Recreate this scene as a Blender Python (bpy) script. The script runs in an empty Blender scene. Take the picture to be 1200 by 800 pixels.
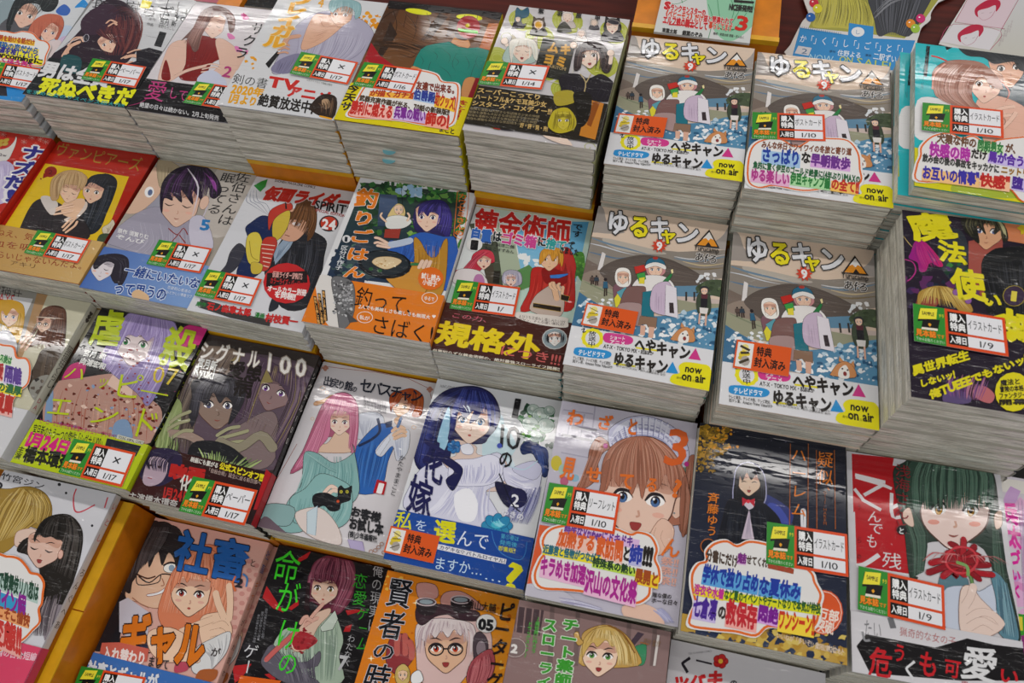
import bpy, math, random
from mathutils import Matrix, Vector
from mathutils.geometry import tessellate_polygon

# ---------------------------------------------------------------- camera, world, lights, exposure
SC = bpy.context.scene
COL = SC.collection
CAM_Z = 1.5                                   # camera height, metres; stacks of books lie 0.5 to 0.75 m below it
FPX = 867.79                                  # focal length in pixels of the 1200 px wide frame
ROT = Matrix(((0.975110608, 0.216425919, -0.048157273),
              (-0.166689373, 0.858810148, 0.484416952),
              (0.146198339, -0.464332803, 0.873510786)))      # world -> camera
cam_data = bpy.data.cameras.new('camera')
cam_data.sensor_width = 36.0
cam_data.lens = FPX / 1200.0 * 36.0
cam_data.clip_start = 0.02
cam_data.dof.use_dof = True
cam_data.dof.focus_distance = 0.80
cam_data.dof.aperture_fstop = 10.0
cam = bpy.data.objects.new('camera', cam_data)
cam.matrix_world = Matrix.Translation((0, 0, CAM_Z)) @ ROT.transposed().to_4x4()
COL.objects.link(cam)
SC.camera = cam

world = bpy.data.worlds.new('shop_ambience')
SC.world = world
world.use_nodes = True
wb = world.node_tree.nodes['Background']
wb.inputs['Color'].default_value = (0.86, 0.93, 1.0, 1)
wb.inputs['Strength'].default_value = 0.30


def ceiling_tube(name, x, y, z, lx, ly, power, rz=0.0):
    """a fluorescent fitting of the shop's ceiling, above and outside the frame"""
    l = bpy.data.lights.new(name, 'AREA')
    l.shape = 'RECTANGLE'
    l.size, l.size_y, l.energy = lx, ly, power
    l.color = (1.0, 0.965, 0.93)
    o = bpy.data.objects.new(name, l)
    o.location = (x, y, z)
    o.rotation_euler = (0, 0, rz)
    COL.objects.link(o)


for ty in (-0.9, 1.05, 2.9):
    for tx in (-2.2, -0.6, 1.0, 2.6):
        ceiling_tube('ceiling_tube', tx, ty, 2.85, 1.2, 0.06, 10.6)

SC.view_settings.view_transform = 'Standard'
SC.view_settings.look = 'None'
SC.view_settings.gamma = 1.0
SC.view_settings.use_curve_mapping = False
SC.view_settings.exposure = -0.18

random.seed(7)


# ---------------------------------------------------------------- materials
def lin(h):
    if len(h) == 3:
        h = ''.join(c * 2 for c in h)
    r = []
    for i in (0, 2, 4):
        v = int(h[i:i + 2], 16) / 255.0
        r.append(v / 12.92 if v <= 0.04045 else ((v + 0.055) / 1.055) ** 2.4)
    return tuple(r)


def new_mat(name):
    m = bpy.data.materials.new(name)
    m.use_nodes = True
    nt = m.node_tree
    return m, nt, nt.nodes['Principled BSDF']


def nd(nt, kind, **kw):
    n = nt.nodes.new(kind)
    for k, v in kw.items():
        if k in n.inputs:
            n.inputs[k].default_value = v
        else:
            setattr(n, k, v)
    return n


def ink_material(name, film):
    """printed paper; with film = the clear shrink wrap that is drawn tight over it"""
    m, nt, b = new_mat(name)
    at = nd(nt, 'ShaderNodeAttribute', attribute_name='ink')
    nt.links.new(at.outputs['Color'], b.inputs['Base Color'])
    b.inputs['Roughness'].default_value = 0.5
    b.inputs['Specular IOR Level'].default_value = 0.08
    if film:
        tc = nd(nt, 'ShaderNodeTexCoord')
        oi = nd(nt, 'ShaderNodeObjectInfo')
        add = nd(nt, 'ShaderNodeVectorMath', operation='ADD')
        nt.links.new(tc.outputs['Object'], add.inputs[0])
        mul = nd(nt, 'ShaderNodeMath', operation='MULTIPLY')
        mul.inputs[1].default_value = 7.0
        nt.links.new(oi.outputs['Random'], mul.inputs[0])
        nt.links.new(mul.outputs[0], add.inputs[1])
        hs = []
        for rz, sx, sy, sc, det in ((0.35, 4, 46, 4.0, 2), (-0.5, 5, 60, 3.0, 1), (0.9, 26, 70, 4.5, 2)):
            mp = nd(nt, 'ShaderNodeMapping')
            mp.inputs['Rotation'].default_value = (0, 0, rz)
            mp.inputs['Scale'].default_value = (sx, sy, 8)
            nt.links.new(add.outputs[0], mp.inputs['Vector'])
            n = nd(nt, 'ShaderNodeTexNoise', Scale=sc, Detail=det)
            nt.links.new(mp.outputs[0], n.inputs['Vector'])
            r = nd(nt, 'ShaderNodeMapRange')
            r.inputs['From Min'].default_value = 0.6
            r.inputs['From Max'].default_value = 0.70
            nt.links.new(n.outputs['Fac'], r.inputs['Value'])
            hs.append(r)
        a1 = nd(nt, 'ShaderNodeMath', operation='ADD')
        a2 = nd(nt, 'ShaderNodeMath', operation='ADD')
        nt.links.new(hs[0].outputs[0], a1.inputs[0])
        nt.links.new(hs[1].outputs[0], a1.inputs[1])
        nt.links.new(a1.outputs[0], a2.inputs[0])
        nt.links.new(hs[2].outputs[0], a2.inputs[1])
        bp = nd(nt, 'ShaderNodeBump', Strength=0.6, Distance=0.0009)
        nt.links.new(a2.outputs[0], bp.inputs['Height'])
        nt.links.new(bp.outputs[0], b.inputs['Coat Normal'])
        b.inputs['Coat Weight'].default_value = 0.5
        b.inputs['Coat Roughness'].default_value = 0.08
        b.inputs['Coat IOR'].default_value = 1.48
    else:
        b.inputs['Coat Weight'].default_value = 0.25
        b.inputs['Coat Roughness'].default_value = 0.25
    return m


M_FILM = ink_material('printed_cover_under_clear_wrap', True)
M_INK = ink_material('printed_card', False)


def page_material():
    m, nt, b = new_mat('paper_page_edges')
    tc = nd(nt, 'ShaderNodeTexCoord')
    oi = nd(nt, 'ShaderNodeObjectInfo')
    mul = nd(nt, 'ShaderNodeMath', operation='MULTIPLY')
    mul.inputs[1].default_value = 9.0
    nt.links.new(oi.outputs['Random'], mul.inputs[0])
    add = nd(nt, 'ShaderNodeVectorMath', operation='ADD')
    nt.links.new(tc.outputs['Object'], add.inputs[0])
    nt.links.new(mul.outputs[0], add.inputs[1])
    mp = nd(nt, 'ShaderNodeMapping')
    mp.inputs['Scale'].default_value = (14, 14, 1500)
    nt.links.new(add.outputs[0], mp.inputs['Vector'])
    n = nd(nt, 'ShaderNodeTexNoise', Scale=1.0, Detail=4.0, Roughness=0.7)
    nt.links.new(mp.outputs[0], n.inputs['Vector'])
    mp2 = nd(nt, 'ShaderNodeMapping')
    mp2.inputs['Scale'].default_value = (40, 40, 420)
    nt.links.new(add.outputs[0], mp2.inputs['Vector'])
    n2 = nd(nt, 'ShaderNodeTexNoise', Scale=1.0, Detail=3.0)
    nt.links.new(mp2.outputs[0], n2.inputs['Vector'])
    cr = nd(nt, 'ShaderNodeValToRGB')
    cr.color_ramp.elements[0].position = 0.37
    cr.color_ramp.elements[0].color = (*lin('8d887b'), 1)
    cr.color_ramp.elements[1].position = 0.64
    cr.color_ramp.elements[1].color = (*lin('fffdf0'), 1)
    e = cr.color_ramp.elements.new(0.5)
    e.color = (*lin('dedacb'), 1)
    av = nd(nt, 'ShaderNodeMath', operation='MULTIPLY_ADD')
    av.inputs[1].default_value = 0.6
    nt.links.new(n.outputs['Fac'], av.inputs[0])
    h2 = nd(nt, 'ShaderNodeMath', operation='MULTIPLY')
    h2.inputs[1].default_value = 0.4
    nt.links.new(n2.outputs['Fac'], h2.inputs[0])
    nt.links.new(h2.outputs[0], av.inputs[2])
    nt.links.new(av.outputs[0], cr.inputs[0])
    tone = nd(nt, 'ShaderNodeMapRange')
    tone.inputs['To Min'].default_value = 0.88
    tone.inputs['To Max'].default_value = 1.0
    nt.links.new(oi.outputs['Random'], tone.inputs['Value'])
    mx = nd(nt, 'ShaderNodeMixRGB', blend_type='MULTIPLY')
    mx.inputs[0].default_value = 1.0
    nt.links.new(cr.outputs[0], mx.inputs[1])
    nt.links.new(tone.outputs[0], mx.inputs[2])
    nt.links.new(mx.outputs[0], b.inputs['Base Color'])
    b.inputs['Roughness'].default_value = 0.7
    bp = nd(nt, 'ShaderNodeBump', Strength=0.5, Distance=0.0006)
    nt.links.new(n.outputs['Fac'], bp.inputs['Height'])
    nt.links.new(bp.outputs[0], b.inputs['Normal'])
    # shrink wrap over the edges: little glints
    n3 = nd(nt, 'ShaderNodeTexNoise', Scale=160.0, Detail=2.0)
    nt.links.new(add.outputs[0], n3.inputs['Vector'])
    bp2 = nd(nt, 'ShaderNodeBump', Strength=1.0, Distance=0.002)
    nt.links.new(n3.outputs['Fac'], bp2.inputs['Height'])
    nt.links.new(bp2.outputs[0], b.inputs['Coat Normal'])
    b.inputs['Coat Weight'].default_value = 0.7
    b.inputs['Coat Roughness'].default_value = 0.12
    return m


M_PAGE = page_material()


def plain(name, col, rough=0.5, noise=0.0, scale=30.0, stretch=(1, 1, 1), coat=0.0):
    m, nt, b = new_mat(name)
    b.inputs['Roughness'].default_value = rough
    b.inputs['Specular IOR Level'].default_value = 0.2
    b.inputs['Coat Weight'].default_value = coat
    b.inputs['Coat Roughness'].default_value = 0.15
    tc = nd(nt, 'ShaderNodeTexCoord')
    mp = nd(nt, 'ShaderNodeMapping')
    mp.inputs['Scale'].default_value = stretch
    nt.links.new(tc.outputs['Object'], mp.inputs['Vector'])
    n = nd(nt, 'ShaderNodeTexNoise', Scale=scale, Detail=5.0)
    nt.links.new(mp.outputs[0], n.inputs['Vector'])
    c = lin(col)
    cr = nd(nt, 'ShaderNodeValToRGB')
    cr.color_ramp.elements[0].position = 0.3
    cr.color_ramp.elements[0].color = (*[v * (1 - noise) for v in c], 1)
    cr.color_ramp.elements[1].position = 0.7
    cr.color_ramp.elements[1].color = (*[min(1, v * (1 + noise)) for v in c], 1)
    nt.links.new(n.outputs['Fac'], cr.inputs[0])
    nt.links.new(cr.outputs[0], b.inputs['Base Color'])
    return m


M_ORANGE = plain('orange_cardboard', 'cf7a12', 0.5, 0.12, 60, coat=0.3)
M_YELLOW = plain('cardboard_fold_highlight', 'dca41a', 0.4, 0.1, 60, coat=0.4)  # bright highlight on the orange cardboard's folds, painted as a yellow colour
M_WOOD = plain('dark_red_brown_wood', '4a150c', 0.5, 0.4, 8, (1, 14, 1), coat=0.0)
M_DARK = plain('black_shelf_laminate', '141210', 0.6, 0.3, 20)


# ---------------------------------------------------------------- glyph cache (outlines of the built-in font as triangles)
_fc = bpy.data.curves.new('glyph_source', 'FONT')
_fc.resolution_u = 2
_fo = bpy.data.objects.new('glyph_source', _fc)
COL.objects.link(_fo)
_glyphs = {}


def glyph(ch, off):
    k = (ch, off)
    if k not in _glyphs:
        if (ch, 0.0) not in _glyphs:
            _fc.body = ch
            bpy.context.view_layer.update()
            me = _fo.evaluated_get(bpy.context.evaluated_depsgraph_get()).to_mesh()
            vs = [(v.co.x, v.co.y) for v in me.vertices]
            me.calc_loop_triangles()
            ts = [tuple(t.vertices) + (9,) for t in me.loop_triangles]
            x0, x1 = (min(v[0] for v in vs), max(v[0] for v in vs)) if vs else (0, .3)
            _glyphs[(ch, 0.0)] = (vs, ts, x0, x1)
        vs, ts, x0, x1 = _glyphs[(ch, 0.0)]
        if off > .008:          # heavier weight: a thin frame along every outline edge
            vs, ts = list(vs), list(ts)
            cnt = {}
            for t in ts:
                for i in range(3):
                    u, w = vs[t[i]], vs[t[(i + 2) % 3]]
                    e = (round(u[0], 4), round(u[1], 4)), (round(w[0], 4), round(w[1], 4))
                    kk = e if e[0] < e[1] else (e[1], e[0])
                    cnt[kk] = cnt.get(kk, 0) + 1
            for (p, q), n in cnt.items():
                if n != 1:
                    continue
                dx, dy = q[0] - p[0], q[1] - p[1]
                d = math.hypot(dx, dy)
                if d < 1e-5:
                    continue
                dx, dy = dx / d * off, dy / d * off
                m = len(vs)
                e = .6
                vs += [(p[0] - dx * e - dy, p[1] - dy * e + dx), (q[0] + dx * e - dy, q[1] + dy * e + dx),
                       (q[0] + dx * e + dy, q[1] + dy * e - dx), (p[0] - dx * e + dy, p[1] - dy * e - dx)]
                lev = m // 4 % 9
                ts += [(m, m + 3, m + 2, lev), (m, m + 2, m + 1, lev)]
        _glyphs[k] = (vs, ts, x0, x1)
    return _glyphs[k]


BAND_Z, CARD_Z, TAG_Z = 1.15, 1.75, 2.25      # mm above the cover: paper band, comment card, tag


# ---------------------------------------------------------------- flat print as thin layers of ink on a sheet
def clip_tri(poly, hw, hh):
    for ax, sg, lim in ((0, 1, hw), (0, -1, hw), (1, 1, hh), (1, -1, hh)):
        out = []
        n = len(poly)
        for i in range(n):
            a, b = poly[i - 1], poly[i]
            da, db = lim - sg * a[ax], lim - sg * b[ax]
            if (da >= 0) != (db >= 0):
                t = da / (da - db)
                out.append((a[0] + (b[0] - a[0]) * t, a[1] + (b[1] - a[1]) * t,
                            tuple(a[2][q] + (b[2][q] - a[2][q]) * t for q in range(3))))
            if db >= 0:
                out.append(b)
        poly = out
        if len(poly) < 3:
            return []
    return poly


class Sheet:
    """a flat printed surface: 2D coordinates in mm about the book's centre"""

    def __init__(self, hw, hh, z, clip=True):
        self.hw, self.hh, self.z, self.clip = hw, hh, z, clip
        self.v, self.f, self.c = [], [], []

    def tri(self, a, b, c, ca, cb, cc):
        hw, hh = self.hw, self.hh
        if (b[0] - a[0]) * (c[1] - a[1]) < (b[1] - a[1]) * (c[0] - a[0]):      # keep every face looking up
            b, c, cb, cc = c, b, cc, cb
        if self.clip and not all(abs(p[0]) <= hw and abs(p[1]) <= hh for p in (a, b, c)):
            pl = clip_tri([(a[0], a[1], ca), (b[0], b[1], cb), (c[0], c[1], cc)], hw, hh)
            if not pl:
                return
            k = len(self.v)
            for p in pl:
                self.v.append((p[0], p[1], self.z))
                self.c.append(p[2])
            self.f.append(tuple(range(k, k + len(pl))))
            return
        k = len(self.v)
        for p, q in ((a, ca), (b, cb), (c, cc)):
            self.v.append((p[0], p[1], self.z))
            self.c.append(q)
        self.f.append((k, k + 1, k + 2))

    def poly(self, pts, col, g=None):
        if len(pts) < 3:
            return
        c1 = lin(col)
        cs = [c1] * len(pts)
        if g:
            c2 = lin(g[0])
            dx, dy = g[1], g[2]
            pr = [p[0] * dx + p[1] * dy for p in pts]
            lo, hi = min(pr), max(pr)
            cs = [tuple(c1[q] + (c2[q] - c1[q]) * (v - lo) / (hi - lo + 1e-9) for q in range(3)) for v in pr]
        for t in tessellate_polygon([[Vector((p[0], p[1], 0)) for p in pts]]):
            self.tri(pts[t[0]], pts[t[1]], pts[t[2]], cs[t[0]], cs[t[1]], cs[t[2]])
        self.z += 0.004


def smooth(pts, closed, n=4):
    m = len(pts)
    if m < 3:
        return pts
    out = []
    rng = range(m) if closed else range(m - 1)
    for i in rng:
        if closed:
            p0, p1, p2, p3 = pts[i - 1], pts[i], pts[(i + 1) % m], pts[(i + 2) % m]
        else:
            p0, p1, p2, p3 = pts[max(i - 1, 0)], pts[i], pts[i + 1], pts[min(i + 2, m - 1)]
        for k in range(n):
            t = k / n
            out.append(tuple(0.5 * (2 * p1[q] + (p2[q] - p0[q]) * t + (2 * p0[q] - 5 * p1[q] + 4 * p2[q] - p3[q]) * t * t
                                    + (3 * p1[q] - p0[q] - 3 * p2[q] + p3[q]) * t ** 3) for q in (0, 1)))
    if not closed:
        out.append(pts[-1])
    return out


def ribbon(pts, w, closed=False, taper=False):
    n = len(pts)
    L, R_ = [], []
    for i, p in enumerate(pts):
        a = pts[i - 1] if (i or closed) else p
        b = pts[(i + 1) % n] if (i < n - 1 or closed) else p
        dx, dy = b[0] - a[0], b[1] - a[1]
        d = math.hypot(dx, dy) or 1
        k = w / 2
        if taper:
            k *= max(0.12, math.sin(math.pi * (0.12 + 0.88 * i / max(1, n - 1))))
        L.append((p[0] - dy / d * k, p[1] + dx / d * k))
        R_.append((p[0] + dy / d * k, p[1] - dx / d * k))
    return L, R_


class Pen:
    """draws on the sheets of one book; points are read off the photograph and laid on the book's own cover plane"""

    def start(self, pose):
        self.x, self.y, self.zt, self.a, self.w, self.h = pose
        self.a = math.radians(self.a)
        self.parts = {}
        self.faces = []
        self.use('cover', 0.0)
        self.F(0, 0, 1)

    def use(self, part, z, clip=True):
        self.sh = Sheet(self.w / 2, self.h / 2, z, clip)
        self.parts.setdefault(part, []).append(self.sh)
        return self.sh

    def F(self, ox, oy, s=4.0):
        self.ox, self.oy, self.s = ox, oy, s

    def m(self, px, py):
        x, y = self.ox + px / self.s, self.oy + py / self.s
        d = ROT.transposed() @ Vector(((x - 600) / FPX, -(y - 400) / FPX, -1))
        k = self.zt / d.z
        X, Y = d.x * k - self.x, d.y * k - self.y
        c, s = math.cos(self.a), math.sin(self.a)
        return (X * c + Y * s, -X * s + Y * c)

    def pts(self, st):
        if isinstance(st, str):
            return [self.m(*map(float, q.split(','))) for q in st.split()]
        return [self.m(*q) for q in st]

    @property
    def mm(self):        # one crop pixel in mm here
        return 0.83 / self.s * (-self.zt / 600)


pen = Pen()
DK = '2a2422'


def F(ox, oy, s=4.0): pen.F(ox, oy, s)


def P(c, st, o=None, w=1.5, g=None):
    q = pen.pts(st)
    pen.sh.poly(q, c, g)
    if o: _line(q, o, w, True)


def B(c, st, o=None, w=1.5, g=None):
    q = smooth(pen.pts(st), True)
    pen.sh.poly(q, c, g)
    if o: _line(q, o, w, True)


def _line(q, c, w, closed=False, taper=False):
    w *= pen.mm
    L_, R_ = ribbon(q, w, closed, taper)
    cc = lin(c)
    n = len(q)
    for i in range(n if closed else n - 1):
        j = (i + 1) % n
        pen.sh.tri(R_[i], R_[j], L_[j], cc, cc, cc)
        pen.sh.tri(R_[i], L_[j], L_[i], cc, cc, cc)
    pen.sh.z += 0.003


def L(c, w, st, tp=False, cl=False):
    _line(smooth(pen.pts(st), cl), c, w, cl, tp)


def O(c, w, st, o=DK, ow=2.5):
    q = smooth(pen.pts(st), False)
    _line(q, o, w + ow)
    _line(q, c, w)
    for e in (q[0], q[-1]):
        r = w * pen.mm / 2
        pen.sh.poly([(e[0] + r * math.cos(k * .785), e[1] + r * math.sin(k * .785)) for k in range(8)], c)


def E(c, x, y, rx, ry=None, a=0, o=None, w=1.5, n=16, g=None):
    ry = ry or rx
    ca, sa = math.cos(a), math.sin(a)
    q = pen.pts([(x + rx * math.cos(t) * ca - ry * math.sin(t) * sa, y + rx * math.cos(t) * sa + ry * math.sin(t) * ca)
                 for t in [k * 2 * math.pi / n for k in range(n)]])
    pen.sh.poly(q, c, g)
    if o: _line(q, o, w, True)


def S(cols, n, w, A, Bp, seed=1, avoid=True):
    """n strands between two guide lines"""
    r = random.Random(seed)
    a, b = smooth(pen.pts(A), False, 3), smooth(pen.pts(Bp), False, 3)
    cols = cols.split()
    av = [sum(int(c[k:k + 2], 16) for c in cols) / len(cols) for k in (0, 2, 4)]
    cols = [''.join('%02x' % int(int(c[k:k + 2], 16) * .62 + av[k // 2] * .38) for k in (0, 2, 4)) for c in cols]
    for i in range(n):
        t = (i + r.random() * .8) / n
        j = r.uniform(-.05, .05)
        q = [(p[0] + (s[0] - p[0]) * (t + j * k / len(a)), p[1] + (s[1] - p[1]) * (t + j * k / len(a)))
             for k, (p, s) in enumerate(zip(a, b))]
        k0 = r.randint(0, max(0, len(q) // 3))
        hit = [k for k, p in enumerate(q) if any((p[0] - f[0]) ** 2 + (p[1] - f[1]) ** 2 < f[2] ** 2 for f in pen.faces)]
        if hit and avoid:
            if hit[0] - k0 < 2:
                q, k0 = q[hit[-1] + 1:], 0
            else:
                q = q[:hit[0]]
            if len(q) - k0 < 2:
                continue
        _line(q[k0:], r.choice(cols), w * r.uniform(.5, 1.5), False, True)
        pen.sh.z -= .0022


def K(cols, n, box, r0, r1, seed=1, jag=.5):
    r = random.Random(seed)
    x0, y0, x1, y1 = box
    cols = cols.split()
    for i in range(n):
        x, y, rr = r.uniform(x0, x1), r.uniform(y0, y1), r.uniform(r0, r1)
        m = 7
        q = [(x + rr * r.uniform(1 - jag, 1 + jag) * math.cos(k * 6.283 / m), y + .8 * rr * r.uniform(1 - jag, 1 + jag) * math.sin(k * 6.283 / m)) for k in range(m)]
        pen.sh.poly(pen.pts(q), r.choice(cols))
        pen.sh.z -= .0032
    pen.sh.z += .006


CJKW = 1.0


def T(c, txt, quad, b=0.0, o=None, ow=.045, v=False):
    """text fitted into the box whose top-left, top-right and bottom-left corners are given"""
    if isinstance(quad, str):
        q = pen.pts(quad)
    else:
        q = quad
    tl, tr, bl = q
    ux, uy = (tr[0] - tl[0], tr[1] - tl[1]), (bl[0] - tl[0], bl[1] - tl[1])
    cells = []
    if v:
        n = len(txt)
        for i, ch in enumerate(txt):
            cells.append((ch, 0.0, i / n, 1.0, 1.0 / n))
    else:
        adv = []
        for ch in txt:
            if ch == ' ':
                adv.append(.35)
            elif ord(ch) < 0x2000:
                g = glyph(ch, 0.0)
                adv.append(g[3] - g[2] + .09)
            else:
                adv.append(1.0)
        tot = sum(adv)
        x = 0
        for ch, a in zip(txt, adv):
            cells.append((ch, x / tot, 0.0, a / tot, 1.0))
            x += a
    pen.sh.z += .012
    for off, cc in (((b + ow, o), (b, c)) if o else ((b, c),)):
        col = lin(cc)
        for ch, cx, cy, cw, chh in cells:
            if ch == ' ':
                continue
            vs, ts, gx0, gx1 = glyph(ch, off)
            lat = ord(ch) < 0x2000
            x0, x1 = (gx0 - .045, gx1 + .045) if lat else (0.0, 1.0)
            if v and lat:
                mid = (gx0 + gx1) / 2
                x0, x1 = mid - .36, mid + .36
            ylo, yhi = (-.04, .76) if lat else (-.12, .88)
            pp = []
            for (x, y) in vs:
                fx, fy = (x - x0) / (x1 - x0), (yhi - y) / (yhi - ylo)
                if v and ch in 'ー～-':
                    fx, fy = 1 - fy, fx
                fx, fy = cx + fx * cw, cy + fy * chh
                pp.append((tl[0] + ux[0] * fx + uy[0] * fy, tl[1] + ux[1] * fx + uy[1] * fy))
            zb = pen.sh.z
            for t in ts:
                pen.sh.z = zb + t[3] * .0012
                pen.sh.tri(pp[t[0]], pp[t[1]], pp[t[2]], col, col, col)
            pen.sh.z = zb
        pen.sh.z += 0.014


def face(x, y, s, a=0.0, skin='e8c4ac', iris='5577aa', turn=0.0, eyes='open', mouth='line', blush=True, lash='2b2020', sh='c99a86', es=1.0, jaw=1.15, brow=None, oc='5a3a30', gl=None):
    """a plain drawn face: x,y between the eyes, s half the width, a tilt"""
    ca, sa = math.cos(a), math.sin(a)

    def q(l):
        return [(x + s * (u * ca - v * sa), y + s * (u * sa + v * ca)) for u, v in l]
    t = turn
    fc = pen.m(x + s * (-.38 * sa), y + s * .38 * ca)
    pen.faces.append((fc[0], fc[1], .82 * s * pen.mm))
    B(skin, q([(-.95, -.75), (-.97, 0), (-.85 + .05 * t, .45), (-.45 + .2 * t, .85), (0 + .25 * t, jaw), (.45 + .2 * t, .85), (.87 + .05 * t, .45), (.97, 0), (.95, -.75), (0, -1.1)]), oc, max(1.2, s * .03))
    if s > 24:
        B(sh, q([(-.9, -.75), (-.9, -.3), (-.6, -.25), (0, -.42), (.6, -.25), (.9, -.3), (.9, -.75)]))
    if blush:
        for k in (-1, 1):
            E('e3ae9c' if blush is True else blush, *q([(.58 * k + .3 * t, .36)])[0], .17 * s, .075 * s, a, n=10)
    for k in (-1, 1):
        ex = .45 * k + .3 * t
        kw = es * .86 * ((1 - .25 * abs(t)) if k * t > 0 else 1)
        if eyes == 'open':
            B('f4f0ee', q([(ex - .27 * kw, .02), (ex - .12 * kw, -.14), (ex + .14 * kw, -.14), (ex + .27 * kw, .0), (ex + .12 * kw, .12), (ex - .15 * kw, .12)]))
            E(lash, *q([(ex, 0)])[0], .145 * s * kw, .155 * s, a, n=12)
            E(iris, *q([(ex, .03)])[0], .12 * s * kw, .125 * s, a, n=12)
            E('1a1416', *q([(ex, -.01)])[0], .06 * s, .08 * s, a, n=8)
            E('f4f4f6', *q([(ex - .05, -.06)])[0], .035 * s, .04 * s, a, n=6)
            L(lash, .085 * s, q([(ex - .3 * kw, .02), (ex - .14 * kw, -.18), (ex + .14 * kw, -.18), (ex + .3 * kw, -.02)]), tp=True)
            L(sh, .03 * s, q([(ex - .2 * kw, -.27), (ex, -.31), (ex + .2 * kw, -.27)]), tp=True)
        else:
            L(lash, .07 * s, q([(ex - .25, .0), (ex, .1 if eyes == 'down' else -.1), (ex + .25, .0)]), tp=True)
        L(brow or lash, .05 * s, q([(ex - .28, -.42 + .05 * k), (ex, -.5), (ex + .28, -.42 - .05 * k)]), tp=True)
    L(sh, .05 * s, q([(.02 + .35 * t, .3), (.06 + .42 * t, .44), (-.02 + .38 * t, .48)]))
    if mouth == 'open':
        B('9a3a3a', q([(-.16 + .3 * t, .66), (.0 + .3 * t, .63), (.16 + .3 * t, .66), (.08 + .3 * t, .84), (-.08 + .3 * t, .84)]), oc, 1.2)
    elif mouth == 'o':
        E('b05048', *q([(.3 * t, .72)])[0], .09 * s, .06 * s, a, n=8)
    else:
        L('8a4038', .045 * s, q([(-.14 + .3 * t, .7), (.3 * t, .74), (.14 + .3 * t, .69)]), tp=True)
    if gl:
        for k in (-1, 1):
            E2 = [(.45 * k + .3 * t + .34 * math.cos(z), .02 + .28 * math.sin(z)) for z in [j * .5236 for j in range(12)]]
            L(gl, .05 * s, q(E2), cl=True)
        L(gl, .05 * s, q([(-.1 + .3 * t, 0), (.1 + .3 * t, 0)]))


def fingers(skin, w, lst, o='8a5a48'):
    for st in lst.split('|'):
        O(skin, w, st.strip(), o, 2)


def band(top, c, bot=None, g=None):
    """paper band: polygon from the line `top` (left,right) down to `bot` or the lower edge"""
    a, b = pen.pts(top)
    k = (b[1] - a[1]) / (b[0] - a[0])
    W, H = pen.w / 2, pen.h / 2
    yl, yr = a[1] + k * (-W - a[0]), a[1] + k * (W - a[0])
    yl = yr = (yl + yr) / 2 if abs(yl - yr) < 6 else yl
    lo = -H if bot is None else (pen.pts(bot)[0][1])
    pen.use('paper_band', BAND_Z)
    pen.band = (lo, yl, c)
    pen.sh.poly([(-W, lo), (W, lo), (W, yr), (-W, yl)], c, g)


def tag(quad, txt, date, z=TAG_Z):
    """green and orange shelf tag: SAMPLE copy picture, a two-row table filled in by hand"""
    tl, tr, bl = pen.pts(quad)
    ux, uy = (tr[0] - tl[0], tr[1] - tl[1]), (bl[0] - tl[0], bl[1] - tl[1])

    def m(u, v): return (tl[0] + ux[0] * u + uy[0] * v, tl[1] + ux[1] * u + uy[1] * v)
    sh = pen.use('sample_tag', z, False)
    sh.base = [m(0, 0), m(1, 0), m(1, 1), m(0, 1)]

    def R(c, u0, v0, u1, v1): sh.poly([m(u0, v0), m(u1, v0), m(u1, v1), m(u0, v1)], c)

    def t(c, s, u0, v0, u1, v1, b=0.0, o=None, ow=.04): T(c, s, [m(u0, v0), m(u1, v0), m(u0, v1)], b, o, ow)
    R('2e8a2c', 0, 0, .35, 1)
    R('da4a1c', .345, 0, 1, 1)
    sh.poly([m(.10, .40), m(.29, .33), m(.26, .64), m(.08, .66)], '14110f')
    sh.poly([m(.09, .60), m(.26, .58), m(.26, .64), m(.08, .66)], 'e8e0d0')
    sh.poly([m(.07, .12), m(.26, .06), m(.245, .36), m(.045, .46)], '14110f')
    sh.poly([m(.08, .10), m(.265, .05), m(.25, .33), m(.05, .40)], 'ece03a')
    sh.poly([m(.155, .5), m(.175, .46), m(.195, .5), m(.175, .56)], 'e8a020')
    t('222', 'SAMPLE', .095, .16, .23, .27, .02)
    t('e8dc30', 'チラ', .28, .17, .335, .28, .02)
    t('f08a20', '見本誌', .02, .66, .24, .85, .04, '5a1a08')
    t('f08a20', 'です', .245, .72, .33, .83, .02)
    t('d8f0d0', '下からお取りください', .02, .88, .33, .97)
    for v0, v1, s in ((.07, .60, 0), (.66, .93, 1)):
        R('161210', .375, v0, .58, v1)
        R('e6e6ea', .58, v0, .965, v1)
    t('f2f2f2', '購入', .395, .10, .565, .33, .03)
    t('f2f2f2', '特典', .395, .34, .565, .57, .03)
    t('f2f2f2', '入荷日', .385, .70, .57, .90, .03)
    w = .37 if len(txt) > 2 else .13
    if txt:
        t('26282c', txt, .772 - w / 2, .19 if len(txt) > 3 else .15, .772 + w / 2, .47 if len(txt) > 3 else .5, .005)
    wd = .052 * len(date)
    t('26282c', date, .775 - wd / 2, .715, .775 + wd / 2, .895, 0)
    pen.sh = pen.parts['cover'][-1]


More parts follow.
